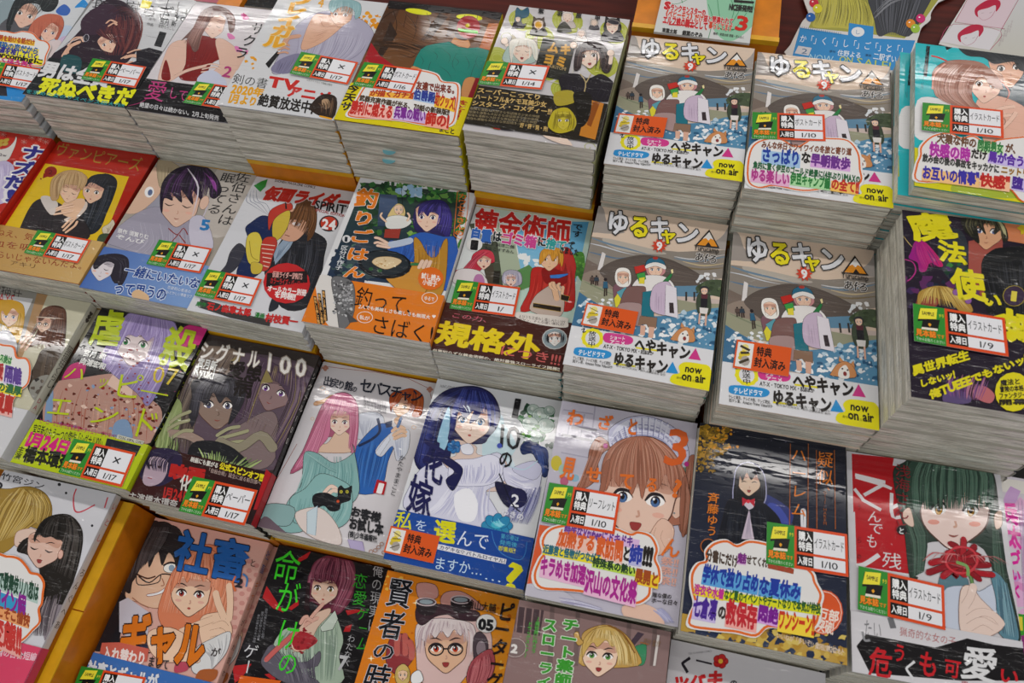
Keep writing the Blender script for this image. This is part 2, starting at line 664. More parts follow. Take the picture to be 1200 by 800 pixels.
def sticker(quad, z=TAG_Z):
    """orange sticker: small yellow doodle on white and the words 'bonus enclosed'"""
    tl, tr, bl = pen.pts(quad)
    ux, uy = (tr[0] - tl[0], tr[1] - tl[1]), (bl[0] - tl[0], bl[1] - tl[1])

    def m(u, v): return (tl[0] + ux[0] * u + uy[0] * v, tl[1] + ux[1] * u + uy[1] * v)
    sh = pen.use('bonus_sticker', z, False)
    sh.base = [m(0, 0), m(1, 0), m(1, 1), m(0, 1)]
    sh.poly(sh.base, 'd9561c')
    sh.poly([m(.03, .07), m(.32, .07), m(.32, .93), m(.03, .93)], 'e4e2de')
    for x, y, r, c in ((.17, .25, .07, 'e6d680'), (.15, .5, .08, 'd9c030'), (.2, .7, .09, 'a8a098'), (.24, .45, .035, 'd9c030'), (.1, .62, .035, 'c8b040')):
        sh.poly([m(x + r * math.cos(k), y + 2 * r * math.sin(k)) for k in [j * .785 for j in range(8)]], c)
    for u in ([(.08, .2), (.26, .32)], [(.1, .45), (.25, .4)], [(.1, .8), (.26, .62)]):
        _line([m(*u[0]), m(*u[1])], '403828', 3)
    T('1c1410', '特典', [m(.38, .12), m(.66, .12), m(.38, .47)], .03)
    T('1c1410', '封入済み', [m(.36, .5), m(.93, .5), m(.36, .86)], .03)
    pen.sh = pen.parts['cover'][-1]


def card(shape, lines, z=CARD_Z, oc='de6a2a'):
    """hand-lettered comment card cut out as a cloud; lines = (ink, highlighter, text, quad)"""
    sh = pen.use('comment_card', z, False)
    q = smooth(pen.pts(shape), True)
    sh.base = q
    sh.poly(q, 'e2e0de')
    cx, cy = sum(p[0] for p in q) / len(q), sum(p[1] for p in q) / len(q)
    _line([(cx + (p[0] - cx) * .95, cy + (p[1] - cy) * .95) for p in q], oc, 9, True)
    for ink, hl, txt, quad in lines:
        if hl:
            a, b_, c_ = pen.pts(quad)
            d = (b_[0] + c_[0] - a[0], b_[1] + c_[1] - a[1])
            sh.poly([((p[0]) + (c_[0] - a[0]) * .25, p[1] + (c_[1] - a[1]) * .25) for p in (a, b_)] + [(d[0] + (c_[0] - a[0]) * .1, d[1] + (c_[1] - a[1]) * .1), (c_[0] + (c_[0] - a[0]) * .1, c_[1] + (c_[1] - a[1]) * .1)], hl)
        T(ink, txt, quad, .05)
    pen.sh = pen.parts['cover'][-1]


def heart(c, x, y, r, a=.1):
    q = []
    for k in range(16):
        t = k * math.pi / 8
        u, v = math.sin(t) ** 3, -(13 * math.cos(t) - 5 * math.cos(2 * t) - 2 * math.cos(3 * t) - math.cos(4 * t)) / 16
        q.append((x + r * (u * math.cos(a) - v * math.sin(a)), y + r * (u * math.sin(a) + v * math.cos(a))))
    pen.sh.poly(pen.pts(q), c)


def star(c, x, y, r0, r1, n):
    pen.sh.poly(pen.pts([(x + (r0 if k % 2 else r1) * math.cos(k * math.pi / n), y + (r0 if k % 2 else r1) * .9 * math.sin(k * math.pi / n)) for k in range(2 * n)]), c)
# ---------------------------------------------------------------- cover art, one function per title
def bg(c, g=None):
    W, H = pen.w / 2, pen.h / 2
    pen.sh.poly([(-W, -H), (W, -H), (W, H), (-W, H)], c, g)


def a_camp():
    F(640, 220)
    bg('d8c2ae')
    B('9c948e', '235,70 270,100 290,170 370,208 300,215 220,210 190,230 190,120')
    B('a39c97', '870,160 835,215 790,250 700,268 870,285')
    P('8d857c', '190,225 300,240 470,285 620,300 870,290 870,420 150,500')
    B('b5ada2', '270,235 420,268 560,305 520,312 380,300 290,270')
    L('6d879c', 11, '215,235 290,262 390,288 500,318', True)
    L('c9cdd4', 7, '205,260 270,275 350,300 420,315', True)
    L('5f7890', 9, '200,300 260,315 330,330 390,325', True)
    L('6d879c', 9, '600,330 700,345 800,330 860,318', True)
    L('c2b08c', 8, '640,345 740,365 860,350', True)
    L('7e6f55', 10, '620,362 720,382 860,372', True)
    L('cfd2d6', 6, '600,322 700,335 860,310', True)
    B('76685f', '150,330 220,350 290,400 250,470 140,460')
    B('8f8074', '180,400 300,380 380,430 300,520 170,460')
    P('ddd8d6', '262,300 280,310 262,385 240,385', DK, 1)
    B('5d534d', '252,385 300,350 370,328 460,315 560,330 640,362 710,400 765,440 720,458 600,470 480,470 330,470 270,420', DK, 1)
    S('4a423e 7b6e66 554b46', 34, 1.6, '260,392 400,420 560,440 750,446', '330,345 460,322 600,350 700,400', 3)
    K('e6e6e8 d8dce0', 16, (700, 395, 840, 450), 4, 15, 5)
    P('5f86a0', '560,462 840,455 840,500 600,520')
    P('96967e', '165,428 240,460 330,480 600,510 820,540 830,590 600,585 300,560 140,505')
    L('7e846c', 8, '180,440 260,478 340,510', True)
    P('c5b4ac', '600,508 700,512 838,528 838,545 700,540 600,520')
    B('48553f', '700,470 730,445 780,430 835,440 840,510 780,505 720,495')
    K('3c4834 5a6a4a', 20, (705, 440, 835, 500), 4, 12, 8)
    for x in (560, 652, 690):
        P('3a3532', f'{x},488 {x+9},488 {x+9},530 {x},530')
    P('3c6a8c', '130,470 200,520 300,575 430,605 600,598 690,572 838,560 838,780 600,730 400,690 100,650', g=('5c92b4', 1, 0))
    K('dfe3e6 b4cad8 e8eaec', 110, (150, 520, 420, 690), 3, 12, 11)
    K('dfe3e6 b4cad8 2f5a7c', 120, (540, 580, 838, 740), 3, 13, 12)
    K('eceef0', 26, (440, 640, 620, 730), 6, 16, 13)
    # walkers far off
    for x, y, h, c in ((216, 420, 30, '5a4a44'), (236, 420, 34, '34404c'), (278, 440, 60, '2f5f7c')):
        P(c, f'{x-9},{y} {x+9},{y} {x+12},{y+h*.55} {x-12},{y+h*.55}', DK, 1)
        E('2a2224', x, y - h * .16, h * .13)
        L('3a2c28', 6, f'{x-3},{y+h*.5} {x-5},{y+h*1.15}')
        L('3a2c28', 6, f'{x+5},{y+h*.5} {x+5},{y+h*1.1}')
    # person in a pale hood carrying bright parcels
    B('7c5660', '320,455 380,440 400,470 390,560 330,555 315,500', DK, 1)
    B('ece8e2', '322,430 330,385 362,375 392,390 398,440 380,465 340,462', DK, 1.2)
    face(360, 422, 27, .05, iris='8a8a40', mouth='o')
    S('a08468 8a6c54', 10, 3, '338,408 334,430 336,456', '382,408 388,430 384,456')
    P('d8cc3a', '318,520 345,480 380,470 350,560 325,560', DK, 1)
    P('5a9aa8', '330,490 372,466 384,480 350,520', DK, 1)
    # middle figure with knitted cap, arms full of shopping bags
    B('c58a8c', '470,372 512,350 552,372 556,400 520,420 480,410')
    face(512, 385, 34, 0, iris='5c6c90', eyes='open')
    B('2f6a86', '468,368 474,340 510,328 548,342 556,372 512,358', DK, 1.5)
    B('e8e4e0', '466,380 470,362 512,350 556,364 558,384 512,368', DK, 1)
    E('a83a30', 512, 331, 13, 7)
    B('e4e0de', '400,470 440,420 500,410 560,420 600,460 600,520 540,560 420,540', DK, 1.5)
    P('c03028', '412,372 458,362 470,388 420,405', DK, 1)
    P('3e9a48', '424,405 462,398 468,430 432,440', DK, 1)
    P('e0d040', '436,424 462,420 460,452 434,450', DK, 1)
    P('2c7a44', '546,440 586,400 592,410 566,452', DK, 1)
    P('e8d8a0', '584,386 594,382 596,400 588,404')
    B('7a5a56', '352,520 380,470 440,462 468,480 440,600 350,575', DK, 1.5)
    B('a48a88', '345,545 420,540 450,560 440,650 342,600', DK, 1.2)
    P('217080', '452,490 502,482 505,610 445,600', DK, 1.2)
    B('c6b2c8', '500,470 560,440 590,470 610,590 560,600 490,570', DK, 1.5)
    S('a894ac d8c8da', 12, 3, '505,480 500,530 498,575', '585,470 590,530 596,595')
    P('ded8e0', '560,455 610,470 618,612 556,598', DK, 1.2)
    P('3a3034', '576,540 596,540 600,590 578,588')
    P('8a6c58', '440,602 520,610 515,660 478,655 470,640 430,645', DK, 1.2)
    P('d8aa94', '442,645 466,648 462,692 440,690')
    P('d8aa94', '482,652 508,656 500,706 478,702')
    # person in an olive coat wading
    B('3f4a3a', '712,500 735,485 765,500 772,570 755,600 715,592 703,540', DK, 1.5)
    E('33343a', 741, 478, 22, 17)
    face(741, 487, 15, 0, blush=False)
    P('5a2f38', '725,500 758,502 752,540 730,540')
    P('26242a', '724,520 756,522 754,562 724,562')
    P('dcd8d4', '718,562 760,566 754,594 720,590', DK, 1)
    L('d8aa94', 8, '720,590 716,640')
    L('d8aa94', 8, '750,592 746,648')
    # orange and white dog
    P('c98a58', '628,655 634,632 652,658', DK, 1)
    P('c98a58', '676,668 694,652 695,684', DK, 1)
    B('c98a58', '590,700 622,665 660,655 690,680 690,725 590,715', DK, 1.2)
    B('ebe6e0', '625,690 655,670 668,700 660,728 620,722')
    E('241c1c', 640, 686, 4)
    E('241c1c', 662, 692, 4)
    E('8a3a3a', 648, 708, 8, 10)
    # title
    T('3a3838', 'ゆ', '290,98 395,110 278,218', .035, '3a3838', .05)
    T('dcdde2', 'ゆ', '290,98 395,110 278,218', .03)
    T('e6d820', 'る', '392,122 492,135 382,232', .035, '2f2e20', .045)
    T('dcdde2', 'キ', '488,128 588,142 476,240', .035, '3a3838', .045)
    T('e6d820', 'ャ', '535,178 618,190 525,258', .035, '2f2e20', .05)
    T('dcdde2', 'ン', '608,152 722,170 596,262', .035, '3a3838', .045)
    P('2c2624', '696,274 764,198 812,286')
    P('e09028', '708,270 764,210 802,279')
    P('e8e6e2', '733,242 764,210 784,247 770,240 760,250 748,238')
    P('2c2624', '744,276 760,256 776,280')
    T('4a4440', 'Yurucamp', '694,266 812,284 690,294', .02)
    T('3a3634', 'あfろ', '700,302 808,318 692,345', .02, 'dcd8d4', .05)
    star('cf4630', 530, 274, 24, 38, 10)
    T('eeeeee', '9', '518,252 546,256 514,294', .04)
    band('118,646 800,768', 'dcdcdf')
    star('e6dc28', 217, 708, 50, 54, 12)
    E('dcdcdf', 217, 708, 34, 32)
    T('2a2a2a', '放送中', '200,672 236,676 194,745', .02, v=True)
    L('222222', 5, '165,668 180,662 172,680 186,676')
    B('cf3c8a', '268,695 290,682 380,695 408,715 385,738 290,730 268,715')
    T('efe6ea', 'ショート', '300,692 372,700 297,712', .03)
    T('efe6ea', 'アニメ', '298,712 372,722 296,734', .03)
    F(620, 400)
    L('e0d428', 9, '500,32 602,46')
    T('2b2624', 'へや', '500,-18 600,-4 490,46', .05)
    T('2b2624', 'キャン', '600,-2 760,26 590,66', .05)
    P('cc3a86', '745,84 780,34 804,92')
    T('33302e', 'AT-X・TOKYO MX・BS11ほか', '350,14 585,50 346,34', .03)
    B('2f8fce', '210,45 235,30 360,45 386,66 350,84 225,68')
    T('e8eef2', 'テレビドラマ', '232,38 358,54 228,66', .03)
    L('e0d428', 9, '395,106 498,120')
    T('2b2624', 'ゆる', '402,48 500,62 390,115', .05)
    T('2b2624', 'キャン', '500,62 655,90 488,134', .05)
    P('2f8fce', '640,148 672,98 700,156')
    B('e6dc1e', '700,120 730,100 800,108 850,130 860,250 760,225 665,195 670,160 705,150')
    T('24221c', 'now', '734,108 812,120 728,146', .035)
    T('24221c', 'on air', '716,140 828,158 712,184', .035)
    for y, t in ((70, 'テレビ東京、テレビ大阪、テレビ愛知、'), (86, 'BSテレ東、Amazon Prime Videoほか')):
        T('4a4846', t, f'206,{y} 392,{y+30} 204,{y+16}', .01)
    for y, t in ((100, 'テレビ東京・テレビ大阪・テレビ愛知ほか'), (112, '原作あfろ/芳文社・野外活動委員会 製作')):
        T('6a6866', t, f'410,{y} 640,{y+44} 408,{y+11}', 0)
    T('6a681e', '原作あfろ芳文社', '690,166 790,186 688,178', 0)


def t_campA():
    F(700, 0)
    sticker('100,538 328,560 75,630')


def t_campB():
    F(700, 0)
    card('700,720 745,665 840,650 930,690 1010,650 1090,650 1180,660 1230,720 1240,800 1245,860 1180,905 1080,895 960,905 820,880 740,890 690,850',
         [('7a4630', None, 'みんな休日でワイワイの冬旅と寄り道', '770,665 1190,700 765,700'),
          ('1f3f9a', '9fc0e0', 'さっぱり', '770,690 950,712 765,765'), ('25201e', None, 'な', '955,715 1000,720 950,770'),
          ('6b2f8a', 'd8a8dc', '早朝散歩', '1000,722 1185,745 995,782'),
          ('25603a', None, '魚的に驚く伊豆のゴールド絶景に(4年ぶり)JMAXの', '730,760 1230,830 726,795'),
          ('b03a88', 'e4b0d0', 'ゆる楽しい', '720,790 900,815 715,852'), ('2c7a3c', 'a8d8a0', '伊豆キャンプ編', '905,812 1090,838 900,868'),
          ('c03028', 'f0c060', 'の全て!!', '1095,838 1225,858 1090,895')])
    heart('d03828', 1205, 755, 24)
    tag('725,533 1062,545 722,657', 'ポストカード', '1/10')


def t_campC():
    F(640, 220)
    sticker('190,543 432,587 162,647')


def t_campD():
    F(0, 0, 1)
    sticker('863,399 927,409 858,432')


def a_couple():        # far top left: watercolour couple on white
    F(0, 0)
    bg('cdd0d4')
    B('a4bccc', '-80,0 60,-20 100,60 40,200 -100,240', g=('d0d8dc', 1, 0))
    B('8a9aa0', '-60,20 60,0 80,40 30,150 -90,180')
    B('b8c8dc', '240,140 330,120 350,180 280,240 220,220')
    B('3a64b4', '262,50 300,20 330,45 315,72 280,70')
    B('c8b2d0', '280,180 330,170 320,230 270,240')
    B('2a8ad0', '350,36 372,12 392,-2 412,18 410,38 380,34')
    B('56555a', '-40,180 30,90 130,90 190,150 160,260 -60,260', DK, 1.5)
    face(112, 68, 56, .35, 'e0b8a4', '44444c', .3)
    B('26282a', '30,110 60,20 90,-20 150,-60 230,-30 275,0 250,50 200,52 180,20 120,20 80,60 55,120 40,160', DK, 1)
    S('4c5250 14181a 3a403e', 26, 3, '70,0 50,60 30,130', '260,-20 240,20 200,58', 2)
    B('b05a44', '120,180 150,110 200,75 250,66 290,80 300,120 280,170 262,190 240,150 200,150 165,205 130,210', DK, 1.5)
    face(228, 150, 42, .3, 'e8bca8', '5a4a7a', .2)
    B('bd664e', '130,190 150,110 200,72 250,66 292,80 296,128 262,104 230,118 200,150 165,200')
    S('d88a6c 8a3e30 c87458', 22, 2.4, '150,110 150,150 140,200', '285,76 280,110 276,160', 3)
    B('d8c8c8', '200,215 250,190 290,200 280,300 200,300')
    P('2a86cc', '-120,395 40,405 130,430 115,480 -120,450')
    P('28242c', '-120,392 30,405 35,452 -120,440')


def t_couple():
    F(0, 0)
    card('-120,165 -30,148 30,150 70,158 110,150 160,160 190,190 225,200 243,225 225,270 212,315 150,318 50,300 -120,280',
         [('b04a2a', 'e8c030', 'のある男を助ける話だけ', '-60,158 170,190 -66,186'), ('2a62a0', 'e8d030', '幼馴染の恋だから', '-40,190 190,230 -50,222'),
          ('35308a', 'e8e030', 'あなた達を推していく', '-70,205 190,258 -80,240'), ('1a1a1a', 'e8d820', 'lovercomingに', '-60,235 210,282 -70,262'),
          ('c02a80', None, '甘くほろ苦く', '-20,262 170,302 -28,288')])
    tag('-55,288 200,330 -100,388', 'ポストカード', '1/17')


def a_whitegirl():   # '男は全員死ぬべきだ' girl reaching out
    F(0, 0)
    bg('c6c7ca')
    for q in ('420,10 450,15', '470,0 500,40', '520,6 640,30', '560,-10 545,60', '600,-10 590,40', '650,10 640,70', '700,0 690,50', '740,30 880,62', '790,0 760,90', '840,10 820,80', '500,30 420,50', '660,66 720,80'):
        L('2a2a2c', 5, q)
    T('1f1f22', '真の安らぎは', '440,-20 900,40 425,50', -.005)
    P('e6d820', '668,0 715,8 700,42 655,35')
    T('1f1f22', '1', '745,140 790,150 715,215', .02)
    T('3a3a3c', '宮月 新', '752,82 830,98 745,112', .02)
    T('4a4a4c', '原作', '700,80 732,86 696,96', 0)
    T('4a4a4c', '作画', '690,104 722,110 686,120', 0)
    T('4a4a4c', '飯野もろこし', '745,112 820,128 742,130', 0)
    L('4a4a4c', 1.5, '685,168 745,180')
    B('2a1a26', '230,270 330,190 420,90 480,10 560,0 640,60 660,160 640,240 600,300 760,240 690,350 470,310 250,300')
    B('3a2434', '380,100 440,40 520,20 560,70 500,150 400,160')
    S('6a3234 3a1a22 8a4a40 4a222a', 60, 5, '520,80 500,130 480,200 500,260', '640,40 668,110 650,200 600,262', 4)
    S('5a2a30 2a1418', 20, 4, '500,60 560,30 620,50 660,110', '540,90 600,70 640,110 645,180', 5)
    face(505, 205, 40, -.4, 'e4bca4', '5a2430', .1, mouth='o')
    S('5a2a2e 7a3e3a 3a1a20', 26, 5, '440,150 470,170 520,190', '560,90 580,160 590,250', 6)
    O('dcae94', 26, '590,270 630,262 680,280 720,300')
    fingers('dcae94', 11, '595,262 570,275|600,250 640,235 670,240|620,290 590,300')
    P('1d1820', '640,240 700,225 755,240 765,262 705,330 640,310')
    O('dcae94', 30, '300,262 330,220 370,200')
    fingers('dcae94', 12, '320,215 350,180 386,176|350,190 380,180 392,196|320,250 322,225 345,215|500,110 520,96 548,108|510,124 535,110 548,118')
    L('c9c6cc', 6, '262,245 330,200 400,170', True)
    E('2a2630', 405, 180, 12, 18, .3, 'bab6c2', 3)


def t_whitegirl():
    F(0, 0)
    band('215,262 720,345', '16181a')
    B('1c4a4e', '300,262 380,275 370,345 290,330')
    B('1c4a4e', '230,400 300,400 280,440')
    T('d8d8da', '男は全員', '215,285 540,340 175,362', .045)
    T('e2e21c', '死ぬべきだ', '205,362 650,420 170,445', .055)
    T('2f9aa0', 'を求めた女のサスペンス超大作!!', '130,420 590,490 120,440', .01)
    tag('440,280 690,320 385,377', 'ペーパー', '1/17')


def a_redsweater():
    F(0, 0)
    bg('d2ccd0')
    B('dcb6a4', '780,240 820,195 880,190 900,230 860,330 800,380 740,380', 'a8705c', 1.5)
    B('7c1c1c', '880,180 930,165 1010,180 1050,210 1060,260 990,300 960,370 880,380 840,360 870,300', DK, 1.5)
    S('5a1014 96302c', 16, 2.5, '895,190 885,260 880,340', '1040,220 1010,270 950,330')
    B('7c1c1c', '760,330 780,280 800,370 760,372')
    B('dcb6a4', '1010,190 1060,190 1140,260 1170,330 1100,370 1000,340 1030,300', 'a8705c', 1.5)
    face(1000, 120, 52, .15, 'e6c6b6', '6a5a6c', .25, eyes='down', sh='cfa898')
    B('6c4c46', '905,130 940,60 1000,28 1060,40 1100,80 1098,140 1075,150 1060,80 1010,75 975,105 950,150 930,230 905,240 880,180 850,190', DK, 1)
    S('9a7068 50342f b48a80', 40, 3, '950,50 915,110 880,180 860,200', '1000,50 985,100 950,160 930,235', 5)
    S('9a7068 50342f', 12, 3, '1040,44 1080,80 1070,130', '1060,44 1100,90 1092,145', 6)
    O('dcb6a4', 24, '820,360 880,330 960,310')
    fingers('e4c4b4', 10, '940,312 990,300 1030,308|950,325 1000,315 1035,325|945,338 990,335 1020,345')
    B('c4c8dc', '940,350 1000,330 1060,380 1040,420 930,390')
    for x, y in ((1150, 78), (1085, 170), (1170, 250), (1120, 230)):
        B('d878b0', f'{x-20},{y-12} {x},{y-10} {x+18},{y+10} {x-10},{y+14}')
    P('cc4a88', '1140,60 1158,72 1140,92')
    for i, ch in enumerate('サクラ'):
        T('1c1a1c', ch, f'{1185-i*38},{100+i*56} {1250-i*38},{112+i*56} {1165-i*38},{160+i*56}', .01)
    T('b03a78', '2', '1055,305 1098,312 1035,360', .02)


def t_redsweater():
    F(0, 0)
    band('665,358 1130,438', '1c1a1c')
    L('2e2c2e', 2, '640,440 760,420 800,470')
    T('b83a78', '愛', '705,372 800,388 670,470', -.005)
    T('b83a78', 'して', '800,405 890,425 785,465', -.005)
    L('b83a78', 4, '602,500 660,485 700,460', True)
    T('c8c8ca', '絶望の日々は続かない。2月上旬発売', '660,480 1030,545 655,505', .02)
    tag('925,388 1170,425 862,488', 'ペーパー', '1/17')


def a_samurai():
    F(250, 0)
    bg('d0d1d4')
    K('e09a1e d88c14', 20, (660, 60, 800, 140), 3, 15, 2)
    K('e09a1e', 8, (140, 240, 200, 330), 6, 16, 3)
    B('a8a4b8', '275,340 300,270 370,150 400,110 470,65 560,50 650,70 720,110 752,160 740,230 700,300 560,290 430,260 330,340', DK, 2)
    S('7c7890 c8c6d4 8e8aa2', 40, 4, '420,110 400,170 390,240 350,320', '740,140 720,210 680,260 620,290', 3)
    B('d4a488', '470,75 540,70 640,80 620,110 540,180 470,220 420,235 415,200', '8a5a44', 2)
    S('b07c60', 8, 2.5, '450,130 500,140 560,120', '430,210 470,200 520,170')
    L('a86a50', 3, '500,90 520,125 580,120 620,95')
    B('7e7a96', '270,330 310,280 400,250 420,290 350,345')
    S('55516c a09cb6', 12, 3, '300,280 290,310 280,340', '410,265 390,300 360,340')
    face(600, 70, 52, .1, 'd4a488', '8a4a3a', -.25, blush=False, sh='b07c60')
    B('8ab0b4', '542,40 550,5 590,-12 650,0 690,20 690,70 665,90 660,50 620,30 580,42 560,60', DK, 1.5)
    S('b8d4d6 5c8488 a0c4c6', 30, 3, '560,0 556,25 552,50', '680,10 688,45 672,80', 4)
    O('a0c4c6', 8, '575,20 570,40 560,52', '5c8488')
    P('1c1a1c', '245,300 300,240 312,250 260,320', DK, 1)
    O('cc9a7e', 34, '330,215 350,180 400,170', '7a4a38', 3)
    fingers('cc9a7e', 13, '310,220 335,205 355,215|305,235 335,225 355,232|305,250 335,245 350,250')
    for i, (x, y, ch) in enumerate(((385, -40, 'ブ'), (350, 5, 'レ'), (315, 60, 'イ'), (285, 112, 'ガ'), (250, 160, 'ル'))):
        T('e2a220', ch, f'{x},{y} {x+100},{y+14} {x-22},{y+60}', .06, 'ead8a8', .03)
    T('e2a220', '4', '500,-12 528,-8 485,34', .02)
    # lower strip printed on the cover
    band('115,330 660,408', 'd0d1d4')
    T('30302e', '剣の書', '100,345 265,372 85,395', 0)
    T('e2a220', '2020年', '95,398 245,418 80,440', .05)
    T('e2a220', '1月より', '85,442 215,460 70,486', .05)
    T('c62a24', 'TV', '268,358 408,380 252,410', .05)
    T('c62a24', 'アニメ', '352,400 566,434 336,456', .05)
    T('26221f', '絶賛放送中!', '222,440 480,480 205,500', .03)
    B('30241e', '470,480 520,445 580,465 560,560 460,525')
    B('b09070', '510,475 540,470 550,505 520,515')
    S('4a362a 1a1412 8a6a50', 20, 3, '480,490 500,500 500,530', '570,460 565,500 555,550')
    P('e09a1e', '500,545 558,558 556,566 498,552')
    T('8a8a86', '公式サイトなどで情報公開中', '440,372 560,398 438,384', 0)


def t_samurai():
    F(250, 0)
    tag('415,250 682,300 360,352', '×', '1/17')


def a_tealshirt():
    F(250, 0)
    bg('5a3820', ('7a5232', 0, -1))
    for q, c in (('740,110 830,30 880,30 790,240 700,240', '4a3020'), ('830,100 862,160 790,270 770,250', '33241c'), ('1060,60 1100,80 1020,180 970,190', '3a2618'), ('760,190 1000,215 1000,240 750,215', '3a2618'), ('1120,20 1160,90 1130,150 1090,180', '4a3020')):
        P(c, q)
    S('3a2618 8a6040 4c3220', 26, 4, '770,260 860,240 980,280', '900,40 960,110 1060,160', 3)
    P('1c1718', '810,-20 1400,50 1380,110 1240,70 1040,60 820,40')
    P('b8621e', '1290,110 1350,110 1260,420 1180,400')
    P('7a2a20', '740,200 800,290 860,320 700,330')
    P('a01c24', '740,200 780,260 850,310 690,345 700,300')
    E('d8d81e', 962, 55, 62, 13, .15)
    E('d8d81e', 1200, 82, 62, 15, .08)
    for x in (905, 960, 1180, 1240):
        L('2c1a14', 3, f'{x},70 {x-14},130')
    B('c68a56', '1125,180 1180,175 1205,210 1180,230 1120,220')
    B('3a1c1a', '1138,140 1190,150 1210,170 1180,190 1136,176')
    P('208072', '1000,214 1040,205 1105,196 1150,220 1190,226 1240,222 1290,236 1302,262 1285,320 1262,372 1205,366 1196,420 1180,470 1080,440 1040,380 1008,334 1000,346 962,332 932,316 950,268 972,232', DK, 2.5)
    L(DK, 2, '1105,196 1145,214 1190,226')
    L(DK, 2, '1205,366 1215,330 1228,300')
    L(DK, 2, '1008,334 1012,310 1020,290')
    for q in ('1030,240 1050,262 1040,290', '1080,235 1110,262 1100,300', '1140,250 1120,300 1140,340', '1180,262 1200,300 1190,330', '1060,310 1100,340 1120,380', '1240,262 1230,290 1244,320', '1130,270 1150,290 1135,310', '970,262 985,285 975,310'):
        L(DK, 2, q, True)
    for q in ('760,120 830,60 900,40', '780,230 850,200 930,210 1010,240', '840,40 860,120 830,220', '900,60 950,130 930,200', '1000,60 1020,130 980,200', '1060,40 1050,120 1010,210', '870,250 930,270 960,240'):
        L('2a1c14', 4, q, True)
    E('9c1c22', 1196, 128, 56, 54, 0, DK, 2)
    P('5cba30', '1145,132 1240,145 1242,160 1150,148', DK, 1)
    star('d8c828', 1192, 120, 7, 14, 8)
    B('c68a56', '935,310 985,330 975,350 925,335', DK, 1)
    B('c68a56', '1180,370 1232,372 1200,460 1160,450', DK, 1.5)
    P('8a1c24', '1230,365 1280,370 1215,470 1190,465')


def t_tealshirt():
    F(250, 0)
    band('645,390 1190,460', 'd8c814')
    T('26221c', '今天サ', '635,395 690,402 590,520', .04, v=True)
    T('a8281e', 'をと!!', '1155,470 1200,478 1120,560', .04, v=True)
    T('26221c', 'まこと', '1060,592 1135,606 1056,622', .04)
    card('690,430 720,395 800,345 880,350 960,330 1050,350 1080,385 1150,395 1160,440 1150,520 1130,590 1060,604 960,590 880,575 760,565 660,560 620,545 650,500',
         [('b0341e', 'f0b040', 'が描くガチ恋', '740,425 960,440 730,455'), ('7a3020', None, '友達で出来る。', '955,385 1150,410 950,425'),
          ('2a3a90', 'a0bce0', '伯爵殿', '945,420 1045,440 938,470'), ('b8301e', 'f0c030', '助クッズ!', '1045,435 1140,460 1036,500'),
          ('4a3a2a', None, '武器充実作画が光る、70話の新装版!!', '690,450 1110,520 684,478'),
          ('c22a22', 'f2b4a8', '勝利に燃える', '655,475 850,500 640,540'), ('7a2a90', 'd0b0e0', '兵軍の戦い', '852,502 1000,522 846,560'), ('c0281e', 'f0a890', '師の!', '1000,528 1110,545 992,592')])
    tag('710,298 980,335 655,407', 'ポストカード', '1/16')


def sister(x, y, s, hair, robe, light):
    B(robe, f'{x-s},{y+s*.6} {x-s*.5},{y+s*.3} {x+s*.5},{y+s*.3} {x+s},{y+s*.7} {x+s*1.1},{y+s*1.5} {x-s*1.1},{y+s*1.4}', DK, 1.5)
    P(hair, f'{x-s*.8},{y-s*.5} {x-s*.7},{y-s*1.25} {x-s*.2},{y-s*.8}', DK, 1.2)
    P(hair, f'{x+s*.3},{y-s*.8} {x+s*.75},{y-s*1.15} {x+s*.85},{y-s*.4}', DK, 1.2)
    B(hair, f'{x-s*.9},{y-s*.2} {x-s*.5},{y-s*.85} {x+s*.4},{y-s*.9} {x+s*.95},{y-s*.2} {x+s*.7},{y+s*.5} {x-s*.7},{y+s*.5}', DK, 1.5)
    face(x, y, s * .62, 0, 'e4cdbc', '3a4a50', mouth='open', eyes='down')
    S(light + ' ' + hair, 14, s * .06, f'{x-s*.6},{y-s*.7} {x-s*.7},{y-s*.1}', f'{x+s*.6},{y-s*.7} {x+s*.7},{y-s*.1}')


